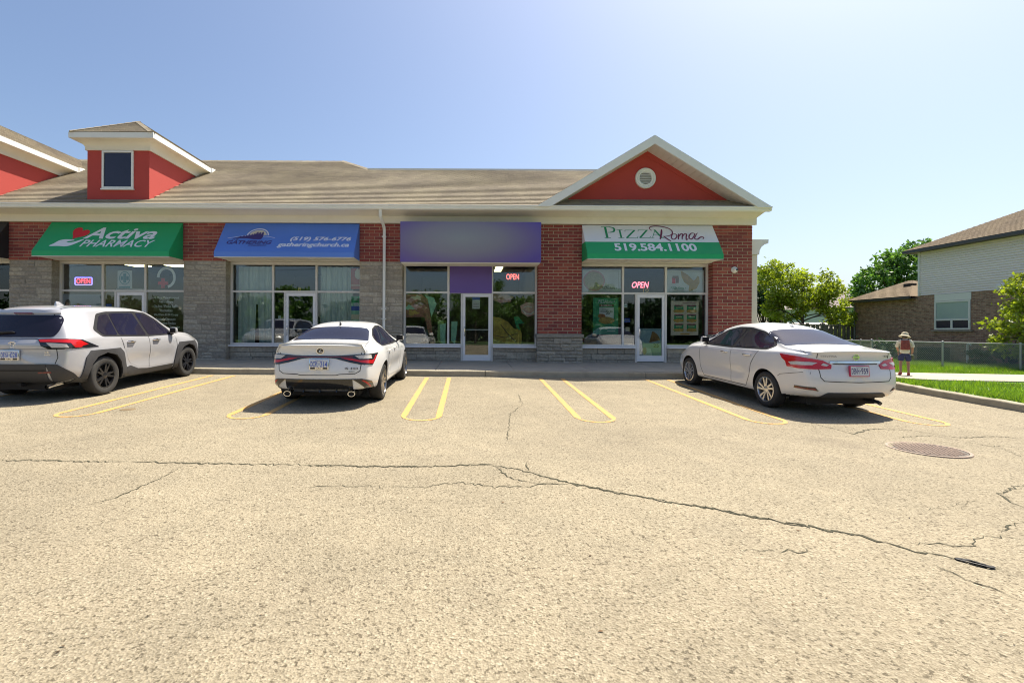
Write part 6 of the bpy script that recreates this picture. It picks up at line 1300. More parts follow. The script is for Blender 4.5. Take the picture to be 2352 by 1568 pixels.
        c.wrap('reflector_housing', [('B',0.60,0.425),('B',0.68,0.44),('S',0.36,0.45),('S',0.34,0.49),('B',0.66,0.49)], sg, M['blackgloss'], off=0.008); c.wrap('reflector', [('B',0.63,0.437),('B',0.69,0.447),('S',0.33,0.455),('S',0.32,0.475),('B',0.66,0.47)], sg, M['darkred'], off=0.013)
        c.seam([(0.20,0.72),(0.62,0.64),(0.68,0.60)], v_, wd=0.008)
        p, n = c.hit(v_, 3.06, 1.03); mr = MB(); mr.hexa([(0.03,-0.03,0.0),(0.20,-0.06,0.0),(0.20,0.03,0.01),(0.03,0.07,0.01)], [(0.03,-0.04,0.125),(0.19,-0.06,0.14),(0.19,0.01,0.125),(0.03,0.06,0.12)])
        mo = mr.build('door_mirror', P_white2, root, bevel=0.04); mo.location = p; mo.scale = (sg,1,1); MB().box(0.04,0.188,-0.068,-0.052,0.012,0.122).build('mirror_glass', M['black'], mo, bevel=0.006); MB().tube([(-0.04,0,-0.04),(0.05,0,0.0),(0.08,0,0.02)], 0.022, 6).build('mirror_arm', M['black'], mo)
    c.patch('rear_window', [(-0.70,0.72),(0.70,0.72),(0.62,1.20),(0.57,1.38),(-0.57,1.38),(-0.62,1.20)], 'T', M['carglass'], off=0.006, round_=0.05)
    for sg in (1,-1):
        c.seam(mirrored([(0.60,0.775),(0.59,0.65),(0.54,0.59),(0.0,0.575)], sg), 'B', wd=0.012); c.seam(mirrored([(0.60,0.95),(0.60,1.03)], sg), 'B', wd=0.010); c.seam(mirrored([(0.70,0.70),(0.72,0.12)], sg), 'T', wd=0.008)
    c.patch('rear_valance', [(-0.58,0.25),(0.58,0.25),(0.60,0.30),(0.47,0.405),(-0.47,0.405),(-0.60,0.30)], 'B', M['darkgrey'], off=0.014, round_=0.03)
    c.patch('chrome_bar', [(-0.42,0.905),(0.42,0.905),(0.42,0.875),(-0.42,0.875)], 'B', M['chrome'], off=0.016); c.patch('boot_recess', [(-0.38,0.868),(0.38,0.868),(0.36,0.855),(-0.36,0.855)], 'B', M['black'], off=0.004)
    p, n = c.hit('B', 0.0, 0.975); bd = MB().lathe([(0.038,0.0),(0.048,0.0),(0.048,0.012),(0.038,0.012)], 28, 'y').build('badge', M['chrome'], root, smooth=True); bd.location = p + n*0.012; MB().box(-0.055,0.055,-0.002,0.006,-0.010,0.010).build('badge_bar', M['chrome'], bd); MB().lathe([(0.0,0.004),(0.04,0.004),(0.04,0.008),(0.0,0.008)], 24, 'y', closed=False).build('badge_disc', M['grey_p'], bd)
    p, n = c.hit('B', -0.46, 0.985); text('model_lettering', 'SENTRA', M['grey_p'], (p+Vector((-0.12,-0.012,-0.015)),(1,-0.04,0),(0,0,1)), 0, 0.27, 0, 0.028, root, bold=0.008); p, n = c.hit('B', 0.54, 0.985); text('model_lettering', 'SV', M['darkalloy'], (p+Vector((-0.04,-0.02,-0.015)),(1,0,0),(0,0,1)), 0, 0.075, 0, 0.028, root, bold=0.01)
    c.plate(0.0, 0.755, ('DENH','959'), R(6), pm('pink_frame', (0.50,0.04,0.10), 0.5), M['poster'], M['navy_p'])
    p, n = c.hit('T', 0.0, 1.55); MB().hexa([(-0.03,-0.05,-0.01),(0.03,-0.05,-0.01),(0.015,0.06,-0.01),(-0.015,0.06,-0.01)], [(-0.012,-0.04,0.02),(0.012,-0.04,0.02),(0.008,0.02,0.018),(-0.008,0.02,0.018)]).build('roof_antenna', P_white2, root, bevel=0.004).location = p
    MB().box(-0.6, 0.6, 0.35, 0.75, 0.17, 0.27).build('underbody', M['black'], root); MB().tube([(0.45,0.5,0.24),(0.45,0.14,0.24),(0.45,0.08,0.22)], 0.03, 12).build('exhaust_tip', M['darkgrey'], root, smooth=True)
    c.patch('windscreen', [(-0.56,2.80),(0.56,2.80),(0.68,3.42),(-0.68,3.42)], 'T', M['carglass'], off=0.005, round_=0.05)
    for sg in (1,-1): c.patch('head_lamp', mirrored([(0.40,0.62),(0.76,0.68),(0.78,0.76),(0.48,0.70)], sg), 'F', M['clearlens'], off=0.008)
    c.patch('grille', [(-0.45,0.30),(0.45,0.30),(0.36,0.66),(-0.36,0.66)], 'F', M['black'], off=0.006)
family_sedan()
# ================================================================== house, fences, trees, person
def tree(name, label, base, crowns, n_leaf, leaf, mat, seed, trunk_r=0.10, group=None, limbs=9, parts=True, droop=0.3):
    """crowns: list of (centre offset, radii); leaves gather in clumps on limbs"""
    rd = np.random.default_rng(seed); pr = random.Random(seed); t = thing(name, label, 'tree', base, 0.0, group)
    tb = MB(); tips = []; top = max(c[2]+r[2]*0.5 for c, r in crowns)
    tr = crom([(0,0,-0.1),(pr.uniform(-.05,.05),pr.uniform(-.05,.05),top*0.3),(pr.uniform(-.15,.15),pr.uniform(-.1,.1),top*0.6),(pr.uniform(-.2,.2),0,top*0.9)], 6)
    tb.tube(tr, [trunk_r*(1-0.8*i/(len(tr)-1)) for i in range(len(tr))], 9)
    clumps = []
    for c, r in crowns:
        for k in range(max(6, int(limbs*3.2))):
            while True:
                p = rd.uniform(-1, 1, 3); l = np.linalg.norm(p)
                if l < 1: break
            p = p/l*l**0.45; q = np.array(c) + p*np.array(r); clumps.append((q, float(rd.uniform(0.16, 0.34))*min(r)))
    for k in range(limbs):
        q, s_ = clumps[pr.randrange(len(clumps))]; z0 = top*pr.uniform(0.25, 0.62); i = min(range(len(tr)), key=lambda j: abs(tr[j][2]-z0)); a = Vector(tr[i]); b = Vector(q); m_ = a.lerp(b, 0.5) + Vector((0,0,0.10*(b-a).length))
        ln_ = crom([a, m_, b], 5); tb.tube(ln_, [trunk_r*0.42*(1-0.8*j/(len(ln_)-1)) for j in range(len(ln_))], 6)
    tb.build('trunk', M['bark'], t, smooth=True)
    w_ = np.array([s_**1.5 for q, s_ in clumps]); w_ /= w_.sum(); idx = rd.choice(len(clumps), n_leaf, p=w_); ctr = np.array([q for q, s_ in clumps])[idx]; sz = np.array([s_ for q, s_ in clumps])[idx]
    d = rd.normal(0, 1, (n_leaf,3)); d /= np.linalg.norm(d, axis=1)[:,None]; P = ctr + d*(sz*rd.random(n_leaf)**0.5*1.25)[:,None]*np.array([1.15,1.15,0.8])
    stray = rd.random(n_leaf) < 0.10; P[stray] += rd.normal(0, 0.16, (stray.sum(),3))
    L = leaf*rd.uniform(0.6, 1.35, n_leaf); ax = rd.normal(0, 1, (n_leaf,3)); ax[:,2] -= droop; ax /= np.linalg.norm(ax, axis=1)[:,None]; n2 = rd.normal(0, 1, (n_leaf,3)); n2[:,2] += 0.6; sd = np.cross(ax, n2); sd /= np.linalg.norm(sd, axis=1)[:,None]
    V = np.empty((n_leaf,4,3)); V[:,0] = P; V[:,1] = P + ax*(L*0.5)[:,None] + sd*(L*0.27)[:,None]; V[:,2] = P + ax*L[:,None]; V[:,3] = P + ax*(L*0.5)[:,None] - sd*(L*0.27)[:,None]
    np_mesh('crown', V.reshape(-1,3), np.arange(n_leaf*4).reshape(-1,4), mat, t); return t
def spot(px, py, d): return at(px, py, CAMY+d)
GR = lambda X, d: lawn_z(X, CAMY+d)
def base_at(px, d): X = XX(px, CAMY+d); return Vector((X, CAMY+d, GR(X, d)))
b = base_at(1845, 30.5); tree('garden_tree', 'yellow green leafy tree behind the board fence', b, [((0.2,0,4.1),(1.6,1.4,1.25)),((-1.5,0,4.7),(1.2,1.1,1.3)),((1.7,0.2,3.6),(1.2,1.1,0.9)),((-1.2,-0.2,2.9),(1.3,1.1,0.7)),((2.3,0,2.4),(0.8,0.7,0.6))], 11500, 0.20, M['leaf_y'], 3, 0.12, limbs=14)
b = base_at(1752, 33); tree('evergreen_tree', 'dark green tree beside the brick corner', b, [((-0.2,0,2.2),(1.3,1.3,2.0)),((0.0,0,4.3),(1.2,1.0,1.5))], 11000, 0.20, M['leaf_d'], 4, 0.13)
b = base_at(2060, 42); tree('tall_tree', 'tall mid green tree rising behind the house', b, [((0,0,5.0),(3.2,2.5,2.2)),((1.2,0,7.0),(2.3,2,1.8)),((-1.6,0,5.9),(1.7,1.6,1.3)),((2.0,0,8.5),(1.5,1.3,1.0)),((-0.2,0,7.6),(1.4,1.2,1.0)),((-2.2,0,4.0),(1.5,1.3,1.2))], 11000, 0.33, M['leaf_g'], 5, 0.2, limbs=14)
b = base_at(2362, 18.9); tree('front_tree', 'bright green young tree against the brick house wall', b, [((0.1,0,1.9),(1.15,1.1,0.9)),((0.4,0,3.0),(0.9,0.9,0.8)),((-0.3,0,1.1),(0.85,0.8,0.55)),((0.8,0,2.2),(1.2,1,1.2))], 6500, 0.16, M['leaf_y'], 6, 0.07, limbs=10)
b = base_at(1905, 34); tree('garden_shrub', 'light green shrub between the board fence and the brick house', b, [((0.3,0,1.5),(1.1,1.0,0.9)),((1.0,0,1.3),(0.9,0.8,0.8))], 4200, 0.20, M['leaf_y'], 8, 0.06)
b = base_at(1762, 22.5); tree('small_bush', 'small yellow leaved bush at the foot of the shop side wall', b, [((0,0,0.85),(0.5,0.4,0.4))], 1400, 0.12, M['leaf_y'], 9, 0.03, limbs=6)
def hedge(px, d, sz, seed, label): bb = base_at(px, d); tree('wall_shrub', label, bb, [((0,0,0.35*sz),(1.1*sz,0.5,0.5*sz))], 2200, 0.13, M['leaf_d'], seed, 0.03, limbs=5)
hedge(2010, 25.4, 1.2, 21, 'low dark shrub at the foot of the brick garage wall'); hedge(2285, 21.3, 1.0, 22, 'low dark shrub under the house wall beside the young tree')
# --------------------------------------------------------------- brick and siding house: side wall on the plane X = HX
HX = 24.0; hz0 = -0.75
hs = thing('house', 'two storey house with mottled brick below pale siding above and brown hip roof', 'house', (HX, 8, hz0))
def hl(x, y, z): return (x-HX, y-8, z-hz0)
def HB(mb, x0, x1, y0, y1, z0, z1): a = hl(x0,y0,z0); c_ = hl(x1,y1,z1); return mb.box(a[0], c_[0], a[1], c_[1], a[2], c_[2])
YB, YF = CAMY+26.0, CAMY+15.0; ZS, ZE = CAMY*0 + 0.986+1.96, 0.986+4.33; YG = CAMY+30.4
HB(MB(), HX, HX+9, YF, YB, hz0-0.2, ZS).build('brick_wall', M['house_brick'], hs)
HB(MB(), HX+0.04, HX+9, YF, YB, ZS, ZE).build('upper_wall', M['siding'], hs)
npl = 21; ph = (ZE-ZS)/npl
pl = MB(); yy0, yy1 = YF-8, YB-8
for k in range(npl):
    z0_ = ZS-hz0 + k*ph; m_ = MB(); m_.hexa([(0.038,yy0,z0_),(0.038,yy1-0.07,z0_),(-0.045,yy1-0.07,z0_),(-0.045,yy0,z0_)][::-1], [(0.038,yy0,z0_+ph),(0.038,yy1-0.07,z0_+ph),(0.010,yy1-0.07,z0_+ph),(0.010,yy0,z0_+ph)][::-1]); m_.build('siding_plank', M['siding'], hs)
HB(MB(), HX-0.06, HX+0.03, YB-0.09, YB+0.01, ZS-0.02, ZE).build('corner_post', M['white_metal'], hs)
HB(MB(), HX, HX+4.2, YB+0.001, YG, hz0-0.2, 0.986+1.93).build('garage_wall', M['house_brick'], hs)
# hip roofs
def hip(parent, x0, x1, y0, y1, ze, pitch, mat, over, open_front=False):
    a0, a1, b0, b1 = x0-over, x1+over, y0-over, y1+over; h = min(a1-a0, b1-b0)/2; zr = ze + pitch*h; mb = MB(); ll = math.hypot(1, pitch)*h
    L = lambda p: Vector(hl(*p)); xm = (a0+a1)/2
    # the slope facing the lot (-X) and the far hip (+Y) and +X
    shingle_plane([(-b1,0),(-b0,0),(-b0-h,ll),(-b1+h,ll)], L((a0,0,ze)) , (0,-1,0), (h,0,pitch*h), mb, ex=0.16, tab=0.36, th=0.022)
    mb.poly([L((a0,b1,ze)), L((a1,b1,ze)), L((a1-h,b1-h,zr)), L((a0+h,b1-h,zr))]); mb.poly([L((a1,b0,ze)), L((a1,b1,ze)), L((a1-h,b1-h,zr)), L((a1-h,b0+h,zr))]); mb.poly([L((a0,b0,ze)), L((a1,b0,ze)), L((a1-h,b0+h,zr)), L((a0+h,b0+h,zr))]); mb.poly([L((a0,b0,ze-0.01)), L((a0,b1,ze-0.01)), L((a0+h,b1-h,zr-0.01)), L((a0+h,b0+h,zr-0.01))])
    mb.build('roof_shingles', mat, parent, kind='stuff')
    g_ = MB(); A, B = L((a0,b0,ze)), L((a1,b1,ze)); g_.box(A.x-0.07, A.x+0.06, A.y, B.y, A.z-0.15, A.z-0.01); g_.box(A.x+0.06, B.x, B.y-0.05, B.y+0.06, A.z-0.15, A.z-0.012); g_.box(A.x+0.06, B.x, A.y+0.02, B.y-0.06, A.z-0.14, A.z-0.10); g_.build('eaves_gutter', pm('brown_gutter', (0.055,0.05,0.055), 0.5), parent)
hip(hs, HX, HX+9, YF, YB, ZE+0.06, 0.50, M['shingle_h'], 0.45)
hip(hs, HX, HX+3.6, YB+0.5, YG, 0.986+1.95, 0.50, M['shingle_h'], 0.35)
rv = MB(); HB(rv, HX+0.95, HX+1.35, YB+1.6, YB+2.0, 0.986+2.60, 0.986+2.78); rv.build('roof_vent', M['black'], hs)
wy0, wy1 = CAMY+FPX*HX/(2230-X0), CAMY+FPX*HX/(2148-X0); wz0, wz1 = 0.10+1.0-0.05, 0.0
wz0, wz1 = at(2190, 757, (wy0+wy1)/2).z, at(2190, 690, (wy0+wy1)/2).z
wf = MB()
for (a, b_, z0_, z1_) in ((wy0,wy0+0.08,wz0,wz1),(wy1-0.08,wy1,wz0,wz1),(wy0+0.08,wy1-0.08,wz0,wz0+0.08),(wy0+0.08,wy1-0.08,wz1-0.08,wz1),(wy0+0.08,wy1-0.08,wz0+0.46,wz0+0.54),((wy0+wy1)/2-0.05,(wy0+wy1)/2+0.05,wz0+0.08,wz0+0.46)): HB(wf, HX-0.055, HX+0.03, a, b_, z0_, z1_)
wfr = wf.build('window', M['white_metal'], hs)
HB(MB(), HX-0.02, HX-0.004, wy0+0.08, wy1-0.08, wz0+0.54, wz1-0.08).build('pane', pm('window_blind', (0.33,0.43,0.40), 0.3, var=0.08, coat=0.4), wfr)
for a, b_ in ((wy0+0.08,(wy0+wy1)/2-0.05),((wy0+wy1)/2+0.05,wy1-0.08)): HB(MB(), HX-0.02, HX-0.004, a, b_, wz0+0.08, wz0+0.46).build('pane', M['dormer_glass'], wfr)
HB(MB(), HX-0.03, HX-0.003, wy0-0.02, wy1+0.02, wz1+0.01, ZS-0.01).build('panel_over_window', M['white_metal'], hs); HB(MB(), HX-0.10, HX-0.002, wy0-0.12, wy1+0.12, wz0-0.10, wz0-0.02).build('window_sill', M['stone'], hs)
dsp = MB(); 
for (yy, z0_, z1_) in ((YG-0.15, hz0, 0.986+1.80),): dsp.tube([hl(HX-0.30,yy,z1_+0.02), hl(HX-0.08,yy,z1_-0.25), hl(HX-0.08,yy,z0_)], 0.05, 6)
dsp.build('downspout', pm('grey_downspout', (0.16,0.17,0.18), 0.5), hs)
lb = MB(); q = at(2303, 660, CAMY+21.9); HB(lb, HX-0.10, HX-0.002, q.y-0.22, q.y+0.22, q.z-0.12, q.z+0.14); lb.build('wall_vent_hood', M['white_metal'], hs, bevel=0.02)
HB(MB(), HX-0.15, HX-0.1005, q.y-0.10, q.y+0.10, q.z-0.07, q.z+0.02).build('vent_flap', M['alu'], hs)
q = at(2160, 770, CAMY+24.5); ac = thing('air_conditioner', 'dark air conditioner box against the brick house wall', 'air conditioner', (HX-0.65, q.y, lawn_z(22, q.y)))
MB().box(-0.4,0.4,-0.45,0.45,0,0.75).build('casing', M['darkgrey'], ac, bevel=0.02)
for k in range(8): MB().box(-0.412,-0.4005,-0.42,0.42,0.08+k*0.08,0.11+k*0.08).build('louvre', M['black'], ac)
pv = MB().tube([(0,0,0),(0,0,0.95),(0.0,-0.06,1.02),(0,-0.14,1.0),(0,-0.16,0.94)], 0.05, 8).build('vent_pipe', M['white_metal'], smooth=True); q = at(2228, 775, CAMY+23.2); pv.location = (HX-0.25, q.y, lawn_z(22.5, q.y)-0.05+0.0); pv.scale = (1,1,1.0); tag(pv, 'white bent vent pipe by the house wall', 'pipe')
pb = MB().lathe([(0.0,0.0),(0.13,0.0),(0.15,0.10),(0.15,0.45),(0.22,0.55),(0.24,0.85),(0.21,0.85),(0.19,0.6),(0.0,0.58)], 16, closed=False).build('garden_planter', pm('pale_planter', (0.45,0.46,0.40), 0.7), smooth=True); q = at(1985, 765, CAMY+27.0); pb.location = (HX-0.9, q.y, lawn_z(22, q.y)); pb.scale = (1,1,1.2); tag(pb, 'pale tall planter beside the garage wall', 'planter')
# far house between the trees
fh = thing('far_house', 'distant pale house with grey hip roof between the trees', 'house', (spot(1955,700,62).x+3, CAMY+62, -0.8))
MB().box(-6,6,0,9,0,4.9).build('wall', pm('far_siding', (0.50,0.50,0.50), 0.7), fh); fr = MB(); zt = 4.9
fr.add([(-6.6,-0.6,zt),(6.6,-0.6,zt),(6.6,9.6,zt),(-6.6,9.6,zt),(-1.6,4.5,zt+2.6),(1.6,4.5,zt+2.6)], [(0,1,5,4),(1,2,5),(2,3,4,5),(3,0,4),(0,3,2,1)]); fr.build('roof', pm('far_roof', (0.20,0.16,0.15), 0.9), fh); MB().box(-6.7,6.7,-0.7,-0.6,zt-0.15,zt-0.002).build('fascia', M['darkgrey'], fh)
for X in (-4,-1,2.5): MB().box(X,X+1.2,-0.05,-0.002,2.9,4.3).build('window', M['dormer_glass'], fh)
# garden shed roof behind the board fence
sh = thing('garden_shed', 'low garden shed with pale roof behind the board fence', 'shed', base_at(1838, 32.5)); MB().box(-1.6,1.6,-0.8,0.8,0,1.75).build('wall', M['wood'], sh); MB().prism([(-0.95,1.72),(0.95,1.72),(0.0,2.12)], 'x', -1.75, 1.75).build('roof', pm('shed_roof', (0.42,0.40,0.38), 0.7), sh)
# board fence from the shop to the garage
bf = thing('board_fence', 'weathered grey wooden board fence behind the white family sedan', 'fence', base_at(1850, 31)); O = Vector(bf.location)
pa, pb_ = Vector((XX(1735, CAMY+27.5), CAMY+27.5)), Vector((HX+0.3, YG+0.15)); nb = 44; hgt = 1.92
for k in range(nb):
    q = pa.lerp(pb_, (k+0.5)/nb); z = GR(min(q.x,23), q.y-CAMY); wv = (pb_-pa).length/nb*0.45; dv = (pb_-pa).normalized(); a, c_ = q-dv*wv, q+dv*wv; nv = Vector((dv.y,-dv.x))*0.02*(1 if k % 2 else -1)
    hh_ = hgt-0.06 + random.uniform(-0.02,0.02); pts = [Vector((a.x+nv.x,a.y+nv.y,z))-O, Vector((c_.x+nv.x,c_.y+nv.y,z))-O]; th = Vector((dv.y,-dv.x,0))*0.018
    MB().hexa([pts[0],pts[1],pts[1]-th,pts[0]-th],[p+Vector((0,0,hh_)) for p in (pts[0],pts[1],pts[1]-th,pts[0]-th)]).build('board', M['wood'], bf)
for zz in (0.35, 1.88):
    m_ = MB(); q0 = Vector((pa.x,pa.y,GR(pa.x,27.5)+zz))-O; q1 = Vector((pb_.x,pb_.y,GR(23,pb_.y-CAMY)+zz))-O; m_.tube([q0,q1],0.05,4); m_.build('rail', M['wood'], bf)
for k in range(0, 7):
    q = pa.lerp(pb_, k/6.2); z = GR(min(q.x,23), q.y-CAMY); MB().box(q.x-O.x-0.06,q.x-O.x+0.06,q.y-O.y-0.09,q.y-O.y+0.03,z-O.z-0.1,z-O.z+hgt+0.08).build('post', M['wood'], bf)
# chain link fence
cf = thing('chain_link_fence', 'grey chain link fence along the lawn before the brick house', 'fence', base_at(2162, 19.3)); O = Vector(cf.location)
def chain(p0, p1, z0, z1, h, posts, parent):
    p0, p1 = Vector(p0), Vector(p1); Ln = (p1-p0).length; dv = (p1-p0)/Ln; P = lambda s_, zz: Vector((p0.x+dv.x*s_, p0.y+dv.y*s_, z0+(z1-z0)*s_/Ln+zz)) - O
    MB().tube([P(0,h),P(Ln,h)], 0.024, 8).build('top_rail', M['galv'], parent, smooth=True)
    for s_ in posts: MB().tube([P(s_,-0.1),P(s_,h+0.02)], 0.036, 8).build('post', M['galv'], parent, smooth=True); MB().lathe([(0.0,0.04),(0.03,0.03),(0.044,0.0),(0.044,-0.03),(0.0,-0.03)], 10, 'z', P(s_,h+0.03), closed=False).build('post_cap', M['galv'], parent, smooth=True)
    mb = MB(); st = 0.062; k = 0; nv = Vector((dv.y,-dv.x,0)); hw = 0.0032; n_ = int(Ln/st)
    for i in range(-int(h/st)-1, n_+1):
        for sg in (1,-1):
            s0 = i*st; s1 = s0 + h*0.92
            lo, hi = (s0, s1)
            za, zb = (0.04, h+0.03) if sg > 0 else (h+0.03, 0.04)
            t0 = max(0, (0-lo)/(hi-lo)); t1 = min(1, (Ln-lo)/(hi-lo))
            if t1 <= t0: continue
            A = P(lo+(hi-lo)*t0, za+(zb-za)*t0); B = P(lo+(hi-lo)*t1, za+(zb-za)*t1); u = Vector((0,0,hw)) + Vector((dv.x,dv.y,0))*(-sg*hw); e = nv*(0.003*sg); w3 = nv*hw
            mb.add([A-u+e,A+w3+e,A+u+e,B-u+e,B+w3+e,B+u+e], [(0,1,4,3),(1,2,5,4),(2,0,3,5)])
    mb.build('wire_mesh', M['galv'], parent, kind='stuff')
f0 = Vector((XX(2002, CAMY+19.6), CAMY+19.6)); f1 = Vector((XX(2352, CAMY+18.2), CAMY+18.2)); f2 = f0 + (f1-f0)*1.35; Lf = (f2-f0).length; s2 = (Vector((XX(2162,CAMY+19.0),CAMY+19.0))-f0).length
chain(f0, f2, GR(f0.x,19.6)+0.02, GR(f2.x,18.0)-0.02, 1.02, [0.0, s2, s2*2.02, s2*3], cf)
f3 = Vector((XX(1935, CAMY+27), CAMY+27)); chain(f0, f3, GR(f0.x,19.6)+0.02, GR(f3.x,27)+0.0, 1.02, [2.6, 5.2, (f3-f0).length], cf)
MB().tube([Vector((f0.x,f0.y,GR(f0.x,19.6)+0.55))-O, Vector((f0.x,f0.y,0)).lerp(Vector((f3.x,f3.y,0)),0.33)+Vector((0,0,GR(f0.x,20)+0.62))-O], 0.02, 8).build('brace_rail', M['galv'], cf)
# --------------------------------------------------------------- walking child, seen from behind
def skin(name, verts, edges, radii, mat, parent, levels=2, root=0):
    me = bpy.data.meshes.new('sk'); me.from_pydata(verts, edges, []); ob = bpy.data.objects.new('sk', me); C.objects.link(ob); md = ob.modifiers.new('sk', 'SKIN'); md.use_smooth_shade = True; sv = me.skin_vertices[0].data
    for i, r_ in enumerate(radii): sv[i].radius = r_ if isinstance(r_, tuple) else (r_, r_)
    sv[root].use_root = True; s2_ = ob.modifiers.new('ss', 'SUBSURF'); s2_.levels = levels; s2_.render_levels = levels
    dg = bpy.context.evaluated_depsgraph_get(); r_ = bpy.data.meshes.new_from_object(ob.evaluated_get(dg)); bpy.data.objects.remove(ob); r_.materials.clear(); r_.materials.append(mat); r_.polygons.foreach_set('use_smooth', [True]*len(r_.polygons)); return link(name, r_, parent)
q = at(2078, 857, CAMY+14.15); pz = path_z(q.x, q.y)
H = (at(2078,765,CAMY+14.15).z - pz); k = H/1.70
ps = thing('person', 'person in bucket hat, pale shirt and navy shorts walking away with a red backpack', 'person', (q.x, q.y, pz), R(-36)); ps.scale = (k,k,k)
V_ = [(0,0,0.90),(0,0,1.08),(0,-0.01,1.26),(0,0.0,1.40),(0,0.03,1.48),(0.0,0.06,1.57),(0,0.06,1.66),
      (0.09,0,0.86),(0.11,0.05,0.50),(0.115,-0.06,0.10),(0.12,0.06,0.045),(-0.09,0,0.86),(-0.13,-0.02,0.50),(-0.14,-0.16,0.14),(-0.15,-0.05,0.05),
      (0.17,0,1.37),(0.25,0.02,1.16),(0.24,0.10,0.95),(0.235,0.13,0.87),(-0.17,0,1.37),(-0.24,0.06,1.16),(-0.20,0.18,1.00),(-0.19,0.20,0.93)]
E_ = [(0,1),(1,2),(2,3),(3,4),(4,5),(5,6),(0,7),(7,8),(8,9),(9,10),(0,11),(11,12),(12,13),(13,14),(3,15),(15,16),(16,17),(17,18),(3,19),(19,20),(20,21),(21,22)]
R_ = [(0.13,0.10),(0.125,0.09),(0.14,0.095),(0.11,0.08),0.05,(0.085,0.10),(0.08,0.095),0.085,0.058,0.038,(0.035,0.03),0.085,0.058,0.038,(0.035,0.03),0.062,0.042,0.034,0.036,0.062,0.042,0.034,0.036]
body_p = skin('body', V_, E_, R_, M['skin'], ps)
shirt = pm('cream_shirt', (0.62,0.57,0.48), 0.85, var=0.08); skin('shirt', [(0,0,0.80),(0,0,1.08),(0,-0.01,1.27),(0,0,1.40),(0,0.02,1.455),(0.17,0,1.37),(0.245,0.02,1.17),(0.25,0.03,1.12),(-0.17,0,1.37),(-0.235,0.055,1.17),(-0.235,0.065,1.12)], [(0,1),(1,2),(2,3),(3,4),(3,5),(5,6),(6,7),(3,8),(8,9),(9,10)], [(0.19,0.15),(0.175,0.135),(0.175,0.13),(0.13,0.10),0.07,0.085,0.068,0.072,0.085,0.068,0.072], shirt, ps)
navy = pm('navy_shorts', (0.035,0.04,0.10), 0.85, var=0.1); skin('shorts', [(0,0,0.97),(0,0,0.88),(0.095,0,0.82),(0.115,0.035,0.60),(0.118,0.04,0.565),(-0.095,0,0.82),(-0.125,-0.01,0.60),(-0.127,-0.012,0.565)], [(0,1),(1,2),(2,3),(3,4),(1,5),(5,6),(6,7)], [(0.155,0.12),(0.16,0.125),0.115,0.10,0.105,0.115,0.10,0.105], navy, ps)
bag = MB(); bag.hexa([(-0.15,-0.26,1.03),(0.15,-0.26,1.03),(0.16,-0.12,1.03),(-0.16,-0.12,1.03)], [(-0.12,-0.22,1.42),(0.12,-0.22,1.42),(0.13,-0.10,1.42),(-0.13,-0.10,1.42)]); bag = bag.build('backpack', pm('red_patterned_backpack', (0.22,0.05,0.04), 0.8, var=0.8, scale=22), None, bevel=0.03)
bag.location = ps.location; bag.rotation_euler = ps.rotation_euler; bag.scale = (k,k,k); tag(bag, 'red patterned backpack on the walking person', 'backpack')
for sg in (1,-1): MB().tube([(sg*0.10,-0.14,1.40),(sg*0.11,-0.02,1.475),(sg*0.115,0.10,1.40),(sg*0.13,0.05,1.12),(sg*0.13,-0.13,1.08)], 0.018, 6).build('strap', M['darkgrey'], bag)
hat = MB().lathe([(0.0,0.15),(0.07,0.145),(0.105,0.11),(0.115,0.03),(0.19,-0.035),(0.195,-0.045),(0.11,0.005),(0.0,0.01)], 24, closed=False).build('hat', pm('beige_bucket_hat', (0.52,0.45,0.32), 0.85, var=0.1), ps, smooth=True); hat.location = (0, 0.05, 1.595); hat.rotation_euler = (R(-12), R(8), 0)
hairb = MB().lathe([(0.0,0.10),(0.08,0.07),(0.10,0.0),(0.092,-0.07),(0.0,-0.10)], 16, closed=False).build('hair', M['hair_p'], ps, smooth=True); hairb.location = (0, 0.045, 1.60)
shoe = pm('red_trainer', (0.35,0.05,0.03), 0.6, var=0.3)
for (x_, y_, z_, a) in ((0.12,0.02,0.0,0.0),(-0.15,-0.09,0.02,-0.3)):
    s_ = MB(); s_.hexa([(-0.05,-0.10,0.0),(0.05,-0.10,0.0),(0.05,0.17,0.0),(-0.05,0.17,0.0)], [(-0.045,-0.09,0.12),(0.045,-0.09,0.12),(0.035,0.15,0.06),(-0.035,0.15,0.06)]); o = s_.build('shoe', shoe, ps, bevel=0.025); o.location = (x_,y_,z_); o.rotation_euler = (a,0,R(-8 if x_ > 0 else 10))
for sg, hx, hy, hz_ in ((1,0.235,0.135,0.85),(-1,-0.185,0.21,0.91)):     # hands: palm with five fingers
    for j in range(4): pass
    pv_ = [(hx,hy,hz_),(hx,hy+0.01,hz_-0.05)]; pe = [(0,1)]; prr = [(0.018,0.03),(0.016,0.034)]
    for j in range(4): pv_ += [(hx-sg*0.004, hy-0.030+0.020*j, hz_-0.09+0.004*abs(j-1.5)), (hx-sg*0.016, hy-0.028+0.020*j, hz_-0.125+0.006*abs(j-1.5))]; pe += [(1, len(pv_)-2), (len(pv_)-2, len(pv_)-1)]; prr += [0.009, 0.008]
    pv_ += [(hx-sg*0.01, hy+0.045, hz_-0.045), (hx-sg*0.015, hy+0.06, hz_-0.08)]; pe += [(0, len(pv_)-2), (len(pv_)-2, len(pv_)-1)]; prr += [0.010, 0.009]; skin('hand', pv_, pe, prr, M['skin'], ps, 1)
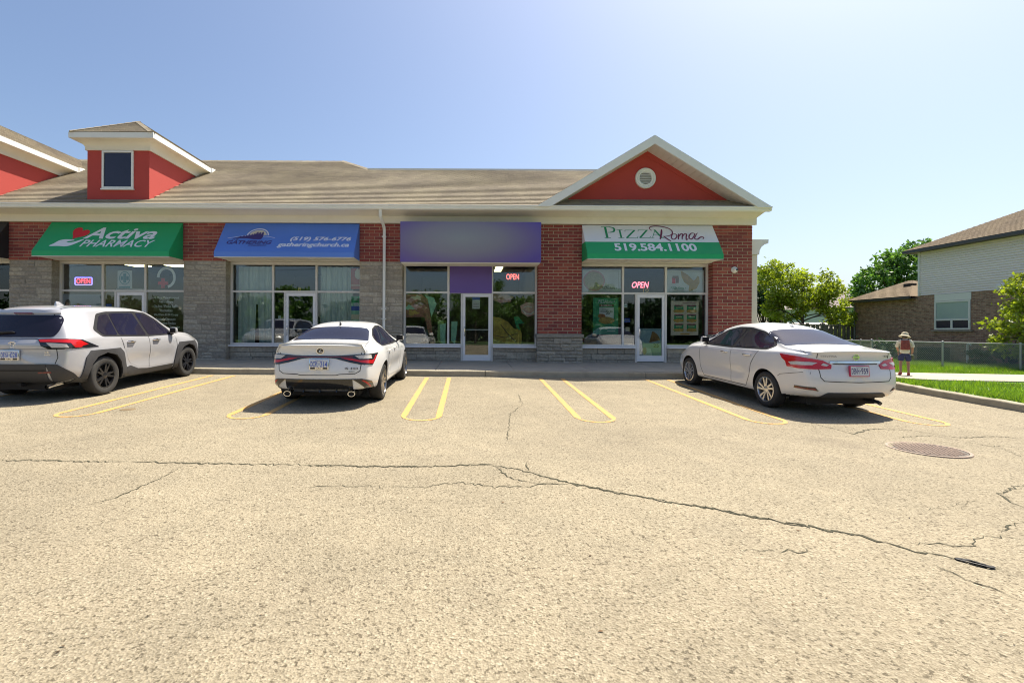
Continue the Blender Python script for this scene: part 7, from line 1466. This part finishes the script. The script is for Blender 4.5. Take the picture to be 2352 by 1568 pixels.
hb = MB().lathe([(0.0,0.0),(0.08,0.01),(0.10,0.06),(0.07,0.17),(0.02,0.20),(0.0,0.20)], 12, closed=False).build('carried_bag', pm('olive_bag', (0.10,0.11,0.05), 0.8), smooth=True); hb.location = ps.matrix_world @ Vector((0,0,0)) if False else (ps.location.x+0.27*k, ps.location.y-0.02*k, pz+0.64*k); hb.scale = (k,k*0.6,k); tag(hb, 'small olive bag carried in the walking person\'s hand', 'bag')
# --------------------------------------------------------------- across the lot behind the camera: what the shop glass reflects
for i, (X, Y, s_, mt_) in enumerate(((-26,-52,1.2,'leaf_g'),(-17,-55,1.0,'leaf_d'),(-8,-53,1.15,'leaf_g'),(1,-56,1.1,'leaf_d'),(9,-53,1.2,'leaf_g'),(18,-55,1.3,'leaf_g'),(28,-52,1.2,'leaf_d'),(38,-56,1.3,'leaf_g'))):
    tree('roadside_tree', ('broad green' if mt_ == 'leaf_g' else 'broad dark') + ' roadside tree reflected in the shop glass, ' + ('first','second','third','fourth','fifth','sixth','seventh','eighth')[i] + ' of its row', (X,Y,-0.6), [((0,0,3.2*s_),(4.2,2.2,2.4*s_)),((1.5,0,4.8*s_),(2.6,2,1.4*s_)),((-2,0,2.2*s_),(2.8,2,1.8*s_))], 4200, 0.55, M[mt_], 40+i, 0.2, group='roadside trees across the lot', limbs=9)
nw = 30000; wx = rng.uniform(-75, 75, nw); wt = rng.random(nw)**0.7; wh = 5.2 + 1.0*np.sin(wx*0.33) + 0.7*np.sin(wx*0.9+1) + 0.4*np.sin(wx*2.3); wy = -60 + rng.normal(0, 0.9, nw)
P_ = np.stack([wx, wy, -0.9 + wh*wt + rng.normal(0, 0.25, nw)], 1); ax = rng.normal(0, 1, (nw,3)); ax /= np.linalg.norm(ax, axis=1)[:,None]; sd = np.cross(ax, rng.normal(0, 1, (nw,3))); sd /= np.linalg.norm(sd, axis=1)[:,None]; Lw = rng.uniform(0.5, 1.1, nw)[:,None]
Vw = np.empty((nw,4,3)); Vw[:,0] = P_; Vw[:,1] = P_+ax*Lw*0.5+sd*Lw*0.35; Vw[:,2] = P_+ax*Lw; Vw[:,3] = P_+ax*Lw*0.5-sd*Lw*0.35
o = np_mesh('woodland', Vw.reshape(-1,3), np.arange(nw*4).reshape(-1,4), M['leaf_d'], None, 'stuff'); tag(o, 'dense dark belt of far woodland across the lot', 'woodland')
tree('lot_tree', 'slim open branched tree on the verge across the lot', (0.6,-39.5,-0.55), [((0,0,4.6),(2.6,2.0,2.2)),((-1.2,0,3.2),(1.6,1.4,1.1)),((1.2,0,6.4),(1.8,1.4,1.3)),((1.6,0,3.4),(1.5,1.3,1.1))], 6000, 0.30, M['leaf_g'], 61, 0.14, limbs=14)
up_ = thing('utility_pole', 'tall wooden utility pole with street lamp arm across the lot', 'utility pole', (-11.3,-41.0,-0.55)); MB().tube([(0,0,0),(0,0,11.5)], [0.16,0.11], 10).build('pole', M['wood'], up_, smooth=True); MB().box(-1.1,1.1,-0.06,0.06,10.6,10.74).build('cross_arm', M['wood'], up_); MB().tube([(0,0,5.6),(0.6,0,6.3),(1.6,0,6.8),(2.3,0,6.85)], 0.05, 6).build('lamp_arm', M['galv'], up_); MB().box(2.2,2.8,-0.12,0.12,6.80,6.92).build('lamp_head', M['galv'], up_, bevel=0.03)
for z_, nm_ in ((10.8,-1.0),(10.8,1.0),(9.2,0.0)):
    w_ = MB(); w_.tube([(X, -41.0 + nm_*0, z_ - 0.55 - 0.9*(1-((X+11.3) % 30/15-1)**2)) for X in np.linspace(-71.3, 48.7, 61)], 0.02, 4); o = w_.build('power_line', M['black']); tag(o, {-1.0:'thin black power line on the near end of the cross arm',1.0:'thin black power line on the far end of the cross arm',0.0:'thin black power line hung below the cross arm'}[nm_], 'power line', 'power lines on the utility pole'); o.location.y = nm_*0.3
